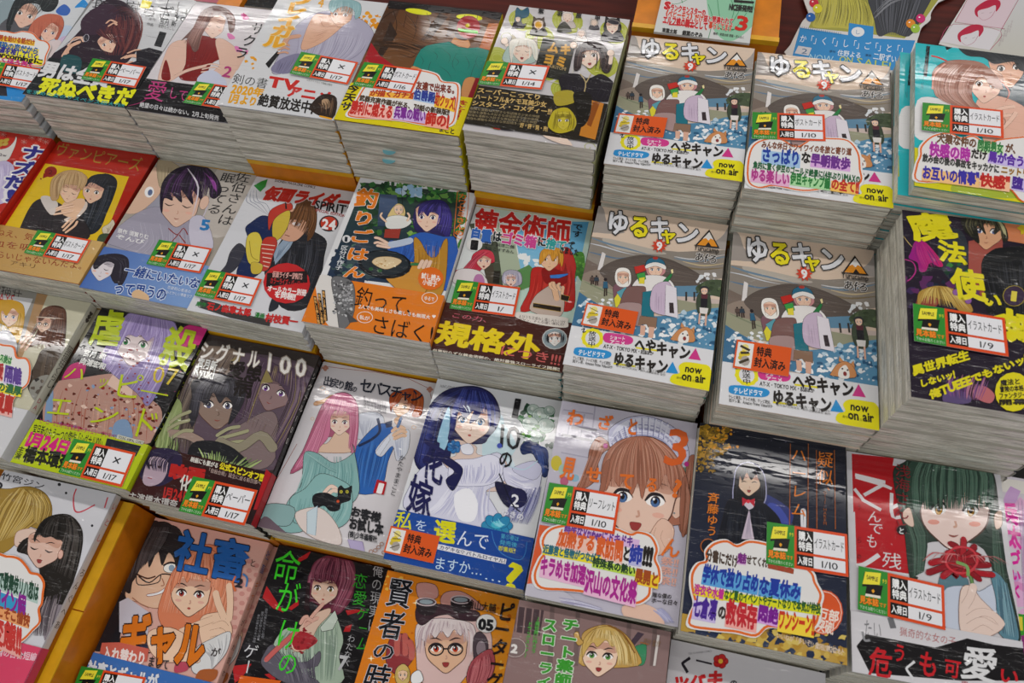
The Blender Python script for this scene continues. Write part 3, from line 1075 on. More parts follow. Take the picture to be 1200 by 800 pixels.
def a_animalears():
    F(500, 0)
    bg('c4c0c2')
    for x, y, r in ((445, 95, 62), (530, 175, 70), (660, 98, 74), (880, 150, 70), (330, 270, 62), (820, 300, 80), (560, 330, 60), (330, 560, 60), (640, 420, 60)):
        E('a6ac3e', x, y, r, r * .8, .3)
        for k in (.8, .58, .36):
            L('c2c474', 2, [(x + r * k * math.cos(j * .7), y + r * k * .8 * math.sin(j * .7)) for j in range(9)], cl=True)
    for x, y in ((370, 175), (850, 260), (760, 690), (700, 560)):
        L('a6ac3e', 3, [(x + (5 + 4 * j) * math.cos(j * .9), y + (4 + 3 * j) * math.sin(j * .9)) for j in range(8)])
    P('2a2630', '405,115 470,110 455,135 395,135')
    B('22566c', '415,60 425,35 445,50 475,35 480,70 460,85 425,85', DK, 1)
    sister(428, 92, 18, '22566c', '2c2a30', '2e7c90')
    sister(525, 118, 34, '4c3c30', '2a2724', '6c5844')
    E('d8a030', 524, 118, 16)
    sister(660, 85, 32, 'd8cec8', 'b8aca6', 'efe8e2')
    B('38362c', '620,120 650,105 680,150 615,152', DK, 1)
    sister(725, 160, 24, 'd8d0cc', 'cfc8c2', 'efe8e2')
    sister(785, 110, 20, 'c8bcb2', '2c2630', 'e0d8d0')
    sister(870, 130, 44, '1e1c20', '2a242c', '3c363c')
    E('2c2830', 875, 106, 30, 11, .2, 'a8a098', 3)
    # two big laughing figures in dark habits
    B('a8bcb4', '360,290 380,220 420,190 500,215 520,260 490,300', DK, 1.5)
    P('b4a890', '390,220 402,162 440,200', DK, 2)
    P('b4a890', '470,200 518,172 520,240', DK, 2)
    face(450, 240, 48, .1, 'e4cdbc', '3a4a50', mouth='open', eyes='down')
    B('dcd8cc', '388,250 390,195 440,180 500,190 522,230 518,285 500,270 490,225 450,215 410,230 400,300', DK, 1.5)
    S('b8ac94 f0ece2 c4d0cc', 26, 3, '420,190 400,230 392,285', '500,195 515,235 512,280', 5)
    O('e4cdbc', 22, '375,215 372,190')
    E('e4cdbc', 365, 195, 18, 16, 0, DK, 2)
    P('2a2a24', '545,180 700,200 655,385 500,350')
    L('cfcabc', 4, '545,178 702,200 656,388 498,352', cl=False)
    for ch, x, y in (('ム', 575, 195), ('キ', 632, 205), ('ヨ', 555, 250), ('ミ', 612, 262)):
        T('cf9a3a', ch, f'{x},{y} {x+50},{y+7} {x-12},{y+52}', .06)
    T('b8a070', 'MUKIYOMI', '568,300 655,318 564,318', 0)
    L('b89858', 1.5, '520,242 680,262')
    face(760, 265, 52, -.1, 'e4cdbc', '3a2a20', mouth='open')
    B('2e2224', '690,330 700,240 740,200 800,200 850,240 870,300 850,345 820,330 815,270 790,240 730,250 722,320', DK, 1.5)
    S('4c3838 1a1214 6a5048', 30, 4, '720,220 700,270 695,320', '840,240 862,290 850,340', 6)
    P('2e2224', '740,230 780,192 770,228')
    B('221e24', '620,380 640,350 710,350 760,370 820,350 880,400 860,470 820,480 640,470 630,420', DK, 1.5)
    S('3a3440 14101a', 20, 3, '650,370 640,420 650,460', '870,400 850,440 830,470')
    L('b4a070', 6, '720,350 745,390 735,450')
    L('b4a070', 6, '770,350 748,390')
    O('e4cdbc', 22, '860,300 866,260')
    E('e4cdbc', 862, 252, 18, 16, 0, DK, 2)
    E('e4cdbc', 688, 215, 18, 16, 0, DK, 2)
    for i, ch in enumerate('紫羽原甲'):
        T('2c2a2c', ch, f'{525+i*88},{42+i*11} {552+i*88},{45+i*11} {521+i*88},{66+i*11}', .04)
    P('a02a24', '318,585 350,588 345,612 312,606')
    B('2c2830', '350,590 410,590 430,615 350,612')
    B('e4cdbc', '540,610 640,640 680,690 560,650')
    band('250,405 830,462', '26211a', '155,578')
    for k, s_ in enumerate(('スーパーこってり', 'ハートフル&ケモ耳美少女', 'シスターズ・コメディー!!!')):
        y = 412 + k * 30
        T('c8a868', s_, f'{240-k*12},{y} {540+k*25},{y+35+k*4} {234-k*12},{y+27}', .03)
    for k in range(4):
        T('9a8a68', '勉強も運動も大好きな世話焼き少女の仲間', f'{205-k*6},{505+k*15} {530-k*6},{545+k*14} {203-k*6},{518+k*15}', 0)
    T('c8a868', '好・評・発・売!', '440,578 570,598 436,602', .03)
    B('a89830', '600,440 680,430 700,480 610,500')
    B('b8a828', '575,560 600,520 660,510 700,560 690,610 620,630 570,600', DK, 2)
    face(640, 570, 38, 0, 'c4b43a', '4a4410', sh='8a7c20', blush=False)
    S('8a7c20 d8cc50 6a5e14', 24, 4, '600,520 590,570 580,610', '690,530 700,580 690,620')
    P('c07a28', '755,470 830,490 790,660 715,640')
    P('8a4a18', '780,480 812,486 770,600 750,590')
    B('1c1814', '690,440 770,450 760,560 720,600 700,520')


def t_animalears():
    F(500, 0)
    tag('285,293 578,318 240,402', '×', '1/14')


def a_aqua():       # teal cover with an embracing couple
    F(900, 0)
    bg('2ab4bc')
    P('1a1a1c', '742,215 760,217 745,360 728,358')
    P('1a1a1c', '762,455 785,455 780,500 758,498')
    P('1a1a1c', '830,222 870,208 874,218 838,236')
    T('2c7a80', 'IKUNIN', '745,200 756,200 715,420', 0, v=True)
    L('c8322a', 12, '765,262 800,270 855,295')
    L('c8322a', 12, '800,485 850,470')
    B('e0e0e0', '700,470 800,462 860,500 800,640 690,640')
    B('626c72', '1100,360 1200,330 1300,350 1300,560 1080,520', DK, 2)
    face(1120, 320, 80, -.1, 'e0ac90', '44403c', .35, blush=False)
    B('24282c', '890,210 1000,215 1120,230 1250,260 1250,330 1180,330 1150,290 1060,300 1010,270 930,260', DK, 1)
    S('3c4448 14181a', 20, 3, '900,215 1000,240 1060,290', '1000,220 1150,260 1200,320')
    B('e4b4a0', '980,470 1080,450 1220,520 1260,680 1040,700 990,560', 'a06a58', 1.5)
    face(1020, 400, 74, .15, 'ecc4b0', '8a5a3a', .1, mouth='o')
    B('9c6a58', '780,440 770,340 830,290 920,282 1010,300 1080,370 1100,420 1040,400 1000,350 960,400 960,470 1000,520 900,500 820,470', DK, 1.5)
    S('c4988a 7a4c40 b07c6c e0b8aa', 60, 4, '850,300 790,360 790,450 880,500', '1000,310 960,360 940,430 990,510', 7)
    L('e4a898', 9, '830,300 780,350 770,420')
    L('c87a6c', 8, '1080,370 1130,430 1110,480', True)
    fingers('ecc4b0', 20, '1040,540 1090,510 1150,500|1050,570 1100,545 1160,540|1100,600 1140,560 1160,530')
    L('7a4c40', 2.5, '1090,560 1110,560 1108,585 1090,583', cl=True)
    L('b8b840', 10, '683,690 686,790')


def t_aqua():
    F(900, 0)
    band('672,690 1300,790', 'd4cc20')
    B('a4b43a', '870,860 1000,830 1250,860 1300,930 900,920')
    card('700,735 705,690 760,640 840,625 900,650 960,640 1030,680 1100,655 1300,670 1310,960 1200,960 1120,890 900,860 690,860 680,790',
         [('6a4630', None, '犬猿な仲の', '790,628 975,655 786,675'), ('2c7a3c', 'b8dca8', '同期男女', '980,658 1100,676 975,710'), ('6a4630', None, 'が、', '1110,676 1180,690 1105,720'),
          ('b02aa0', 'ecc0e0', '快感の時', '755,668 945,700 750,735'), ('25201e', None, 'だけ', '950,700 1025,712 945,748'), ('5a2aa0', 'c8b8e8', '馬が合う', '1030,712 1200,740 1025,765'),
          ('3a3a38', None, '飲み会の後の事故をキッカケに', '722,725 1080,780 718,765'), ('9a7020', None, 'ニットリ', '1090,782 1220,800 1085,820'),
          ('3a30a0', 'f0c080', 'お互いの情事"', '720,780 985,815 716,845'), ('c02a24', 'f4c098', '快感"', '990,815 1130,835 985,880'), ('4a2a90', 'c8b8e8', '堕ちる', '1140,830 1300,860 1135,890')])
    tag('720,488 1095,525 715,618', 'イラストカード', '1/10')
def a_redfest():
    F(0, 150, 8)
    bg('b8261a')
    K('d24a3a a01c14 c43a2c', 60, (-300, 20, 500, 800), 6, 26, 4)
    for x, y in ((225, 130), (380, 105), (300, 90), (430, 130), (30, 60)):
        for k in range(8):
            L('d8b4a8', 2.5, [(x, y), (x + 34 * math.cos(k * .785), y + 24 * math.sin(k * .785))])
    for x, y in ((10, 125), (60, 115), (0, 160), (50, 150)):
        E('b89a3a', x, y, 30, 17, -.3, '8a7020', 2)
    B('d4d0cc', '-300,200 -100,210 60,190 130,130 150,80 158,110 130,200 60,310 -100,330 -300,330', DK, 2)
    B('bcb0d0', '-300,300 -60,320 60,310 130,360 120,440 60,520 50,700 -300,700', '6a6090', 2)
    S('9a8cb8 e2dcee a89cc4', 40, 5, '-120,330 -60,450 -60,690', '110,340 100,430 40,560 40,690', 3)
    T('2c2a38', '2w', '0,235 65,245 -4,262', .02)
    for ch, q in (('ナ', '225,150 440,175 195,290'), ('ズ', '130,300 345,320 100,440'), ('だ', '60,430 270,450 30,570'), ('!!', '80,570 240,590 50,690')):
        T('2b2a80', ch, q, .05, 'd8d4d8', .09)
    for x, y, c in ((395, 290, '6a5aa0'), (365, 350, '6a5aa0'), (300, 420, 'd87a20'), (250, 490, 'd87a20')):
        star('c04028', x, y, 20, 44, 8)
        E(c, x, y, 34, 28, 0, 'd8d0c8', 4)
        E('e8c030', x, y, 15, 12)


def a_redframe():
    F(0, 150)
    bg('a8200f')
    T('a08030', 'ヴァンピアーズ', '275,62 675,140 250,130', -.012)
    P('d8b41c', '213,166 605,228 445,620 -30,540')
    E('8a1c12', 238, 205, 30, 25, -.3)
    P('8a1c12', '205,210 200,236 225,228')
    E('8a1c12', 192, 238, 4)
    T('5a140c', '2', '228,192 250,196 224,216', .01)
    B('20242a', '400,330 430,260 480,215 530,225 550,260 530,330 500,400 470,470 420,500 340,480 360,400', DK, 1)
    S('343a44 0e1014 4a4e58', 40, 3, '440,230 420,330 380,470', '535,230 520,340 450,480', 3)
    B('2a2426', '85,490 130,390 170,340 230,330 290,360 360,400 400,440 420,510 330,540 80,500', '120e0e', 2)
    S('3c3438 181416', 18, 3, '130,400 110,440 100,490', '260,370 250,430 240,520')
    B('c8beb8', '190,330 225,318 270,350 262,390 230,400')
    B('d4c4b8', '330,410 400,345 405,380 340,440 300,430', '8a7868', 1)
    B('e0b898', '300,350 380,330 400,350 370,400 340,420 290,400')
    face(435, 300, 48, .2, 'e0b89c', '3a3430', -.25, lash='1c1618', mouth='o')
    B('24262c', '398,262 430,225 490,216 540,240 545,262 500,275 500,290 430,255 405,275')
    S('444854 0e1014', 14, 3, '430,225 415,245 405,270', '535,240 520,262 500,285')
    face(325, 300, 46, .3, 'e6c0a4', '6a4a3a', .2, eyes='down')
    B('b8956a', '235,300 245,240 300,203 360,200 405,225 408,255 385,290 372,280 360,270 320,265 285,270 275,330 245,340', '7a5c3c', 1.5)
    S('dcc094 8a6a44 c8a878', 50, 3, '290,208 245,250 240,330', '385,205 400,240 385,285', 5)
    S('dcc094 8a6a44', 20, 3, '290,210 262,270 262,335', '320,215 300,250 292,290', 6)
    fingers('e6c0a4', 13, '240,400 285,380 345,368|245,392 280,372 340,356|255,405 300,398 340,390')
    fingers('e0b898', 13, '300,480 340,440 355,420|310,490 350,460 362,440|295,465 330,430 345,425')
    B('d0c4bc', '230,385 262,375 255,405 235,405')
    B('cbbfa8', '480,470 510,450 530,430 540,460 520,490 490,500', '5a5040', 2)
    S('8a7a60 efe6d0', 12, 2, '490,470 500,480 500,495', '530,440 530,460 515,490')
    B('3a4a34', '470,500 520,500 500,550 455,545')
    band('0,455 480,535', 'b48c4c', g=('c8a468', 1, 0))
    for k, s_ in enumerate(('ねえ、気づいた', '血を吸わせて', 'きらいじゃないんだよ。')):
        T('8a2a1a', s_, f'{-10-k*20},{470+k*50} {300+k*60},{520+k*58} {-22-k*20},{505+k*50}', .0)
    T('6a4a24', 'アキリ', '50,620 180,640 44,645', 0)
    E('c8a060', 420, 640, 30, 50, .4)


def t_redframe():
    F(0, 150)
    tag('183,483 432,530 118,590', 'ポストカード', '1/17')


def a_sleepers():
    F(0, 150)
    bg('a49c92')
    B('bcb4ac', '1020,190 1250,230 1100,480 960,480')
    B('8e8b98', '640,330 700,250 760,280 740,420 650,440 560,480 500,560 420,640 360,740 300,800 400,900 900,900 960,640 980,480 700,380', g=('b8bccc', 1, 0))
    B('d8b49c', '700,190 740,190 760,260 740,320 660,390 600,402 585,380 650,270', '8a6a5a', 1.5)
    E('f0eeee', 700, 300, 22, 26, .3)
    E('5a6a90', 704, 302, 11, 15, .3)
    B('a8987c', '745,150 800,155 860,200 820,210 850,260 800,240 790,290 770,240 750,280 735,200', '5a4c38', 1.5)
    S('c8b898 7a6a50', 24, 3, '740,160 745,210 750,270', '850,190 830,220 800,280', 2)
    B('9c98a8', '640,400 760,370 900,440 980,480 960,620 800,640 560,560 500,520', '5a5666', 1.5)
    S('7a7688 c0bccc b0acbc', 30, 3, '600,440 620,520 560,560', '900,460 900,560 880,640', 3)
    face(840, 360, 92, .12, 'dcb8a4', '6a4a5a', -.15, eyes='down', blush=True, mouth='line')
    B('241c2c', '750,350 760,260 810,200 880,175 960,180 1010,220 1040,290 1010,330 985,320 980,280 940,250 950,340 900,290 905,360 850,290 852,350 800,300 810,340 770,330 760,400', DK, 1.5)
    S('3c2c48 120e18 6a3c78 241c30', 70, 4, '860,180 790,240 760,330', '980,190 1020,250 1010,330', 4)
    S('8a3a90 a85ab0', 10, 5, '960,210 985,240 1000,280', '990,230 1010,260 1015,300')
    L('d8d0dc', 9, '880,190 930,280 900,420', True)
    L('c8c0cc', 7, '985,330 950,420 880,500', True)
    E('dcb8a4', 958, 350, 20, 34, .4, '8a6a5a', 2)
    L('8a2a24', 5, '790,470 830,500 860,470 880,500')
    L('8a2a24', 5, '835,500 800,540')
    L('8a2a24', 5, '840,500 870,540')
    B('c4c0d0', '890,430 960,420 1000,560 900,560', '6a667a', 1.5)
    T('2a2a2c', '佐伯さんは', '1115,200 1185,212 1010,450', -.01, v=True)
    T('2a2a2c', '眠ってる', '1045,205 1115,215 960,400', -.01, v=True)
    T('2a7ab8', '5', '945,425 990,430 935,478', .04)
    T('e6e4e6', '原作 須賀りむ', '555,468 700,500 550,492', .02)
    T('e6e4e6', 'ぞんび', '545,494 680,524 540,518', .02)
    band('640,600 960,690', '4a6cb0', g=('7c9ccc', 1, 0))
    B('2a2630', '440,640 480,600 560,595 605,620 590,700 540,730 500,660 450,700', DK, 1.5)
    face(480, 660, 52, .2, 'd8d0d4', '4a4a5a', -.1, eyes='down', sh='b0a8b0', oc='5a5460')
    B('2a2630', '440,640 470,600 560,592 605,620 600,690 560,750 545,650 500,630 450,665')
    S('4a4654 14121a', 24, 3, '480,604 560,620 560,700', '590,612 596,670 575,740')
    T('24458c', '一緒にいたいな', '600,640 950,708 575,690', .03, 'ccd6e6', .06)
    T('24458c', 'って思うの', '545,718 790,752 530,780', .03, 'ccd6e6', .06)
    T('dfe4ee', '恋愛初心者達の', '790,740 900,762 785,756', .0)
    T('dfe4ee', 'もどかしい青春ラブ', '785,762 905,786 780,778', .0)
    B('d4b088', '620,780 650,760 700,790 690,830 640,820')


def t_sleepers():
    F(0, 150)
    tag('750,528 998,570 690,642', '×', '1/17')


def a_coat():       # man in a dark coat beside red, gold and navy armour
    F(220, 200)
    bg('d0d1d6')
    for k in range(4):
        L('6a7288', 3, f'{285+k*12},90 {275+k*18},140 {300+k*24},160 {380+k*6},{210+k*8}', True)
    T('3a3432', 'SHONEN MAGAZINE COMICS', '410,40 600,72 406,52', .02)
    B('1c2a54', '300,240 350,210 400,230 410,300 380,400 340,480 250,520 230,470 280,330 270,270', DK, 2)
    B('3a3a44', '180,440 200,380 240,340 270,370 240,440 200,480 150,480', DK, 1.5)
    B('25262c', '430,340 460,300 520,260 600,290 650,330 640,400 620,520 560,640 440,640 360,480 400,400', DK, 2)
    S('3c3e48 101114 50525c', 40, 4, '440,360 420,440 400,560', '620,310 620,420 560,600', 3)
    P('8ea0b4', '400,380 460,310 500,320 480,360 410,440')
    S('5a6c84 c0ccd8', 10, 3, '420,370 412,400 400,430', '490,320 470,350 440,390')
    B('cf9e84', '460,210 470,180 560,190 570,250 540,300 500,330 450,325 430,300', '7a4a3a', 1.5)
    L('3a2420', 6, '495,225 540,235')
    E('f0eaea', 510, 250, 20, 9, .1)
    E('4a5a80', 512, 250, 8)
    L('7a3a30', 4, '455,300 478,308')
    L('9a6a54', 4, '462,250 446,280 458,288')
    B('5c3a20', '495,190 520,140 560,135 600,170 605,240 590,300 560,330 565,260 540,230 480,230 465,280 470,200', DK, 1.5)
    S('8a5c38 3a2414 704828', 50, 4, '530,145 500,200 475,250', '590,170 600,240 570,310', 4)
    # armour, plain plates
    B('b8382c', '380,200 420,165 480,150 490,180 440,200 400,240 380,280', DK, 2)
    B('c8b040', '400,240 440,200 480,190 470,260 430,320 400,320', DK, 2)
    P('1a1a1e', '452,100 458,100 466,180 458,180')
    B('d4c04a', '285,300 330,290 352,340 350,400 320,440 285,430 272,360', DK, 2)
    L('8a7420', 3, '290,330 300,400 330,420')
    B('b8382c', '350,330 400,310 420,340 400,400 380,460 340,460', DK, 2)
    for k in range(6):
        L('e0c8b8', 5, f'{345+k*2},{345+k*20} {410-k*6},{352+k*20}')
    B('c8b040', '300,430 350,440 340,480 300,480', DK, 1.5)
    P('2c8a38', '310,70 345,50 375,40 365,75 340,100')
    T('b82820', '仮面ライダー', '385,72 790,120 345,135', .07, 'dcd8d8', .03)
    T('141418', 'SPIRITS', '600,135 775,165 590,180', .02)
    T('9a2a20', 'SPECIAL EDITION', '600,176 740,206 597,190', .02)
    E('2c2c30', 662, 248, 46, 38)
    E('c03a26', 662, 248, 39, 32)
    T('ece8e8', '24', '632,222 698,232 626,272', .04)
    B('2a2c34', '395,600 420,590 425,640 380,660')
    P('3a3838', '60,600 150,625 200,660 390,700 385,730 200,690 50,640')
    E('c4262a', 464, 528, 110, 95, .05)
    P('26181a', '372,480 560,470 562,525 368,545')
    T('c4262a', 'カラーライズ・バージョン', '390,498 555,520 386,530', .03)
    T('e0a8a0', '仮面ライダーSPIRITS', '400,470 540,482 396,500', .03)
    T('f0e6e4', 'オールカラー別冊', '378,535 560,558 372,566', .04)
    T('f0e6e4', 'を同梱!!', '410,562 510,578 404,594', .04)
    T('2c7a38', '原作', '45,612 92,620 36,634', .03)
    T('c42a2a', '石ノ森章太郎', '96,615 302,648 88,652', .05)
    T('2c7a38', '漫画', '318,662 365,670 312,688', .03)
    T('c42a2a', '村枝賢一', '370,668 522,690 360,708', .05)


def t_coat():
    F(220, 200)
    tag('95,466 352,514 36,590', '×', '1/17')


def a_fishing():
    F(450, 200)
    bg('dcdcde')
    P('2c4034', '-95,55 385,105 290,560 -268,492', g=('24344c', 0, -1))
    K('24502c 3a6a34 1c3a24', 50, (-110, 60, 20, 300), 8, 22, 15)
    K('2f6a34 4a8a3e 25502c 6a9a48', 90, (-60, 60, 380, 140), 8, 22, 5)
    K('3a7a34 5c9a40 2a5a2c 80a850', 110, (120, 230, 380, 420), 7, 20, 6)
    K('9ac0e0 c4d8ea', 14, (70, 75, 170, 120), 8, 22, 6)
    P('30405a', '-20,110 60,115 75,260 -30,260', g=('4a5c7c', 0, 1))
    F(220, 200)
    K('24344a 3a4a50 1c2838 4a6a5a', 60, (680, 350, 870, 520), 8, 26, 8)
    # cheerful person in the back
    B('d8c080', '965,170 985,155 1010,165 1020,200 1000,230 940,220 950,190', '8a7040', 1.5)
    face(990, 185, 22, 0, 'e6c4a8', '4a6a4a', mouth='open')
    B('dcdcd8', '930,225 970,210 1020,215 1050,240 1010,270 935,270', DK, 1.5)
    P('9c3a30', '925,275 1000,272 990,318 920,315', DK, 1)
    O('e6c4a8', 10, '930,240 905,215 910,200')
    O('e6c4a8', 10, '1030,235 1040,215 1032,200')
    L('1a1a1c', 2, '1000,60 1010,200')
    # girl in blue hoodie holding a frying pan
    B('2a2458', '1060,200 1080,160 1140,138 1200,145 1230,220 1225,310 1200,330 1080,290 1055,240', DK, 1.5)
    face(1128, 220, 58, .05, 'e8c6b0', '3a3a78', -.3, mouth='line')
    B('30286a', '1080,215 1090,160 1150,138 1210,150 1240,220 1225,320 1195,290 1180,215 1140,195 1125,215 1100,190', DK, 1)
    S('4a3f98 1c183c 584cae', 50, 3.5, '1150,142 1100,180 1085,230', '1210,160 1235,230 1215,310', 3)
    B('2f5cb0', '1000,330 1060,300 1110,290 1200,310 1260,330 1260,560 1120,520 1060,450 980,420 940,390 945,330', DK, 2)
    S('1f3f84 4a7cd0', 30, 4, '1010,330 1000,380 990,400', '1220,330 1200,420 1160,500')
    B('b8842c', '1060,320 1090,330 1130,400 1170,400 1200,330 1220,340 1200,560 1120,620 1010,560 1060,440', DK, 2)
    S('8a5c1c d8a850', 22, 3.5, '1070,340 1075,440 1040,540', '1190,360 1180,460 1130,580')
    B('c88c38', '980,440 1060,430 1110,470 1120,560 1060,600 960,540 920,480', DK, 2)
    O('b8c4d8', 40, '945,350 1000,340 1040,330')
    fingers('e8c6b0', 14, '935,340 900,320 880,315|935,352 895,338 878,340|945,362 905,355 890,352')
    E('14181e', 925, 440, 124, 66, .08, '050608', 3)
    E('262e34', 925, 434, 112, 56, .08)
    B('dcc49c', '865,430 890,408 950,405 1000,420 990,440 940,462 900,455', 'a08050', 2)
    K('c09a68 ecdcb8', 22, (880, 415, 980, 448), 2, 6)
    E('2f5a34', 900, 470, 12, 8)
    E('2f5a34', 860, 462, 10, 8)
    O('3a7a4c', 14, '1050,440 1100,440')
    fingers('e8c6b0', 18, '1085,455 1100,425|1105,455 1120,425|1125,458 1138,428')
    for i, ch in enumerate('釣りごはん'):
        T('e07a1c', ch, f'{800-i*13-(i>0)*8},{80+i*86+(i>0)*20} {905-i*16},{92+i*86+(i>0)*16} {776-i*13},{170+i*82+(i>0)*4}', .04, 'e8e6e0', .02)
    E('dcdcde', 745, 322, 20, 18, 0)
    T('222a34', '1', '738,310 752,312 735,334', .04)
    T('d4d8dc', '区分ド作子', '722,350 755,354 690,465', .02, v=True)
    F(450, 200)
    L('e0762c', 3, '345,100 397,108 370,310 328,305', cl=False)
    L('e0762c', 3, '345,100 328,305')
    T('e0762c', 'カワセミさんの', '350,105 392,112 330,305', .02, v=True)
    E('dc6a1c', 220, 508, 60, 54)
    T('f0e8e0', '試し読み', '178,478 268,494 174,508', .03)
    T('f0e8e0', '小冊子', '184,508 252,520 180,536', .03)
    F(220, 200)
    band('625,498 1205,585', 'dc781e')
    B('d8d4d0', '600,510 680,505 700,620 720,745 640,700')
    B('6a6a6c', '675,510 740,505 780,540 785,640 760,720 715,745 700,660', DK, 2)
    K('9a9a9c 48484a bcbcbe', 110, (685, 520, 775, 690), 2, 9, 7)
    P('4a4a4c', '740,660 800,710 760,715', DK, 1)
    for k in range(3):
        P('1a1410', f'{590+k*20},{590-k*14} {605+k*20},{592-k*14} {630+k*14},{730-k*12} {612+k*14},{735-k*12}')
        T('e0a860', '美味しさ楽しさ無限', f'{592+k*20},{594-k*14} {604+k*20},{596-k*14} {612+k*14},{730-k*12}', .03, v=True)
    T('1a120c', '釣って、', '800,540 1120,600 775,640', .0)
    T('1a120c', 'さばく!', '870,670 1160,728 850,765', .0)
    T('f0e8e0', '2人でも美味しさも楽しさも無限大', '805,628 1140,680 800,648', .02)
    heart('f0e8e0', 1155, 686, 9)
    for x, y, t in ((1135, 600, 'ゆるで'), (832, 690, '私が')):
        L('f0e8e0', 3, [(x + 36 * math.cos(k * .52), y + 26 * math.sin(k * .52)) for k in range(12)], cl=True)
        T('f0e8e0', t, f'{x-24},{y-12} {x+24},{y-4} {x-27},{y+10}', .02)


def a_redcape():
    F(450, 200)
    bg('b8d0c4')
    P('4a9cc8', '560,230 960,240 900,520 600,500', g=('8cc4e0', 0, -1))
    B('d8dcdc', '420,170 520,190 620,330 600,560 300,520')
    P('4a5040', '400,250 500,230 620,560 500,560')
    P('a8b49c', '520,240 600,260 660,560 560,560')
    K('e8ecec', 12, (640, 400, 740, 460), 8, 22, 3)
    P('5a8a50', '600,480 680,440 760,520 640,560')
    B('4a8a34', '860,420 910,380 940,400 935,520 900,480')
    K('6aa848 3a7430', 30, (850, 400, 940, 500), 5, 14)
    L('c4b884', 5, '425,165 700,200 985,235')
    L('c4b884', 5, '985,235 900,690')
    P('4c4438', '468,460 510,440 540,560 490,560')
    P('26221c', '515,470 545,470 540,530 510,525')
    # hero in a hooded red cape
    B('b82a24', '830,370 870,365 900,440 895,500 890,640 820,660 760,640 640,660 680,560 690,470 720,450 790,455', DK, 2)
    S('8a1a18 d84a3c', 36, 4, '710,480 700,560 670,640', '870,420 885,520 860,640', 4)
    B('8a1a18', '740,460 790,455 840,470 850,430 860,520 800,540 750,520')
    B('c0aca0', '740,560 800,530 840,560 830,680 690,660 700,600', DK, 2)
    face(775, 418, 45, .05, 'e6bc98', 'b07a30', .1)
    B('d0902c', '728,440 735,380 775,360 830,368 842,410 832,452 815,400 790,425 775,390 750,420', '5a3a14', 1.5)
    S('e8b450 9a6418', 24, 3, '745,375 740,400 738,430', '825,372 832,400 828,440')
    O('e0b490', 26, '810,600 800,560 790,530')
    fingers('e6bc98', 12, '800,560 780,545 778,530|810,560 795,540 796,525|825,560 815,540 822,530|835,575 840,550 838,545')
    P('3a78c8', '778,490 865,482 860,490 820,505 780,505', DK, 1.5)
    P('2a2018', '700,620 830,640 828,662 698,640', 'c8a030', 2)
    P('2a2018', '830,580 870,590 862,615 828,605', 'c8a030', 2)
    # two companions
    B('b82c40', '400,440 420,390 470,372 510,390 515,430 480,440 440,480 380,520 350,500', DK, 1.5)
    face(468, 425, 34, .05, 'e8c4b0', 'b04050', .1, mouth='open')
    B('c83a4c', '400,450 425,390 470,370 510,385 518,430 495,410 460,400 430,440 390,500 340,500 330,470')
    S('8a1c30 e06474', 40, 3, '440,380 380,450 340,500', '500,380 440,420 380,510', 5)
    B('dcd4d4', '340,470 400,460 460,480 480,540 330,530', DK, 1.5)
    B('b878a8', '430,490 460,490 470,530 420,530')
    B('a8a4b4', '555,520 560,480 595,465 640,480 645,530 600,545', DK, 1.5)
    face(595, 515, 26, 0, 'e8ccc0', '7a4a8a', mouth='open')
    S('e4e0ec 8884a0', 24, 2.5, '565,480 556,500 552,535', '635,480 642,505 640,535')
    T('c0201c', '錬金術師', '435,172 880,230 415,300', .032, 'e0dcd8', .03)
    T('1c2024', 'です。', '885,245 935,252 875,345', .02, v=True)
    T('2f62b4', '自重', '410,265 510,280 400,330', .06, 'dce0e0', .04)
    T('1c2024', 'は', '512,282 555,288 506,332', .05, 'dce0e0', .04)
    T('c8408c', 'ゴミ箱', '555,285 720,308 545,345', .05, 'dce0e0', .04)
    T('1c2024', 'に', '722,308 765,314 716,355', .05, 'dce0e0', .04)
    T('2f9a98', '捨て', '765,316 860,330 755,366', .05, 'dce0e0', .04)
    T('1c2024', 'て', '862,330 900,336 856,368', .02)
    T('1c2024', 'きました', '825,355 915,370 820,388', .03)
    E('dcdcda', 424, 348, 38, 32)
    T('1c1c1e', '1', '412,325 442,328 406,372', .06)
    for k, s_ in enumerate(('原作 洞洋二郎', '漫画 こすずみん')):
        T('26262a', s_, f'{470-k*4},{332+k*22} {615-k*4},{352+k*22} {468-k*4},{350+k*22}', .01)
    band('300,630 875,705', '43201a')
    B('dcd4cc', '620,665 700,672 850,690 862,712 850,738 720,722 622,692')
    T('3a2a24', 'よびうち王道もし楽しみたいか?', '632,676 850,704 630,692', .0)
    T('3a2a24', 'ガサッ、そんな緩い暴れ方!', '632,692 845,718 630,706', .0)
    E('8a9aa0', 800, 790, 58, 48, 0, 'd0ccc8', 3)
    face(800, 790, 30, 0, 'e0dcd8', '3a3a40')
    S('1c1c20 3a3a44', 20, 4, '760,765 755,785 756,810', '840,760 846,785 842,810')
    T('c86070', 'この力、', '320,665 520,695 310,690', .0)
    T('e2c81c', '規格外', '262,700 742,778 232,812', .042, '6a3414', .015)
    F(500, 400, 3.3333)
    T('c8605c', 'につき!!!', '290,12 530,55 280,55', .01)
    T('e0d8c8', '自重知らずな錬金術師の、絶対最強スローライフ開幕!!', '24,30 520,105 22,42', .02)
    L('c8b880', 2, '14,45 520,118')


def t_redcape():
    F(450, 200)
    tag('343,515 640,553 308,650', 'イラストカード', '1/')


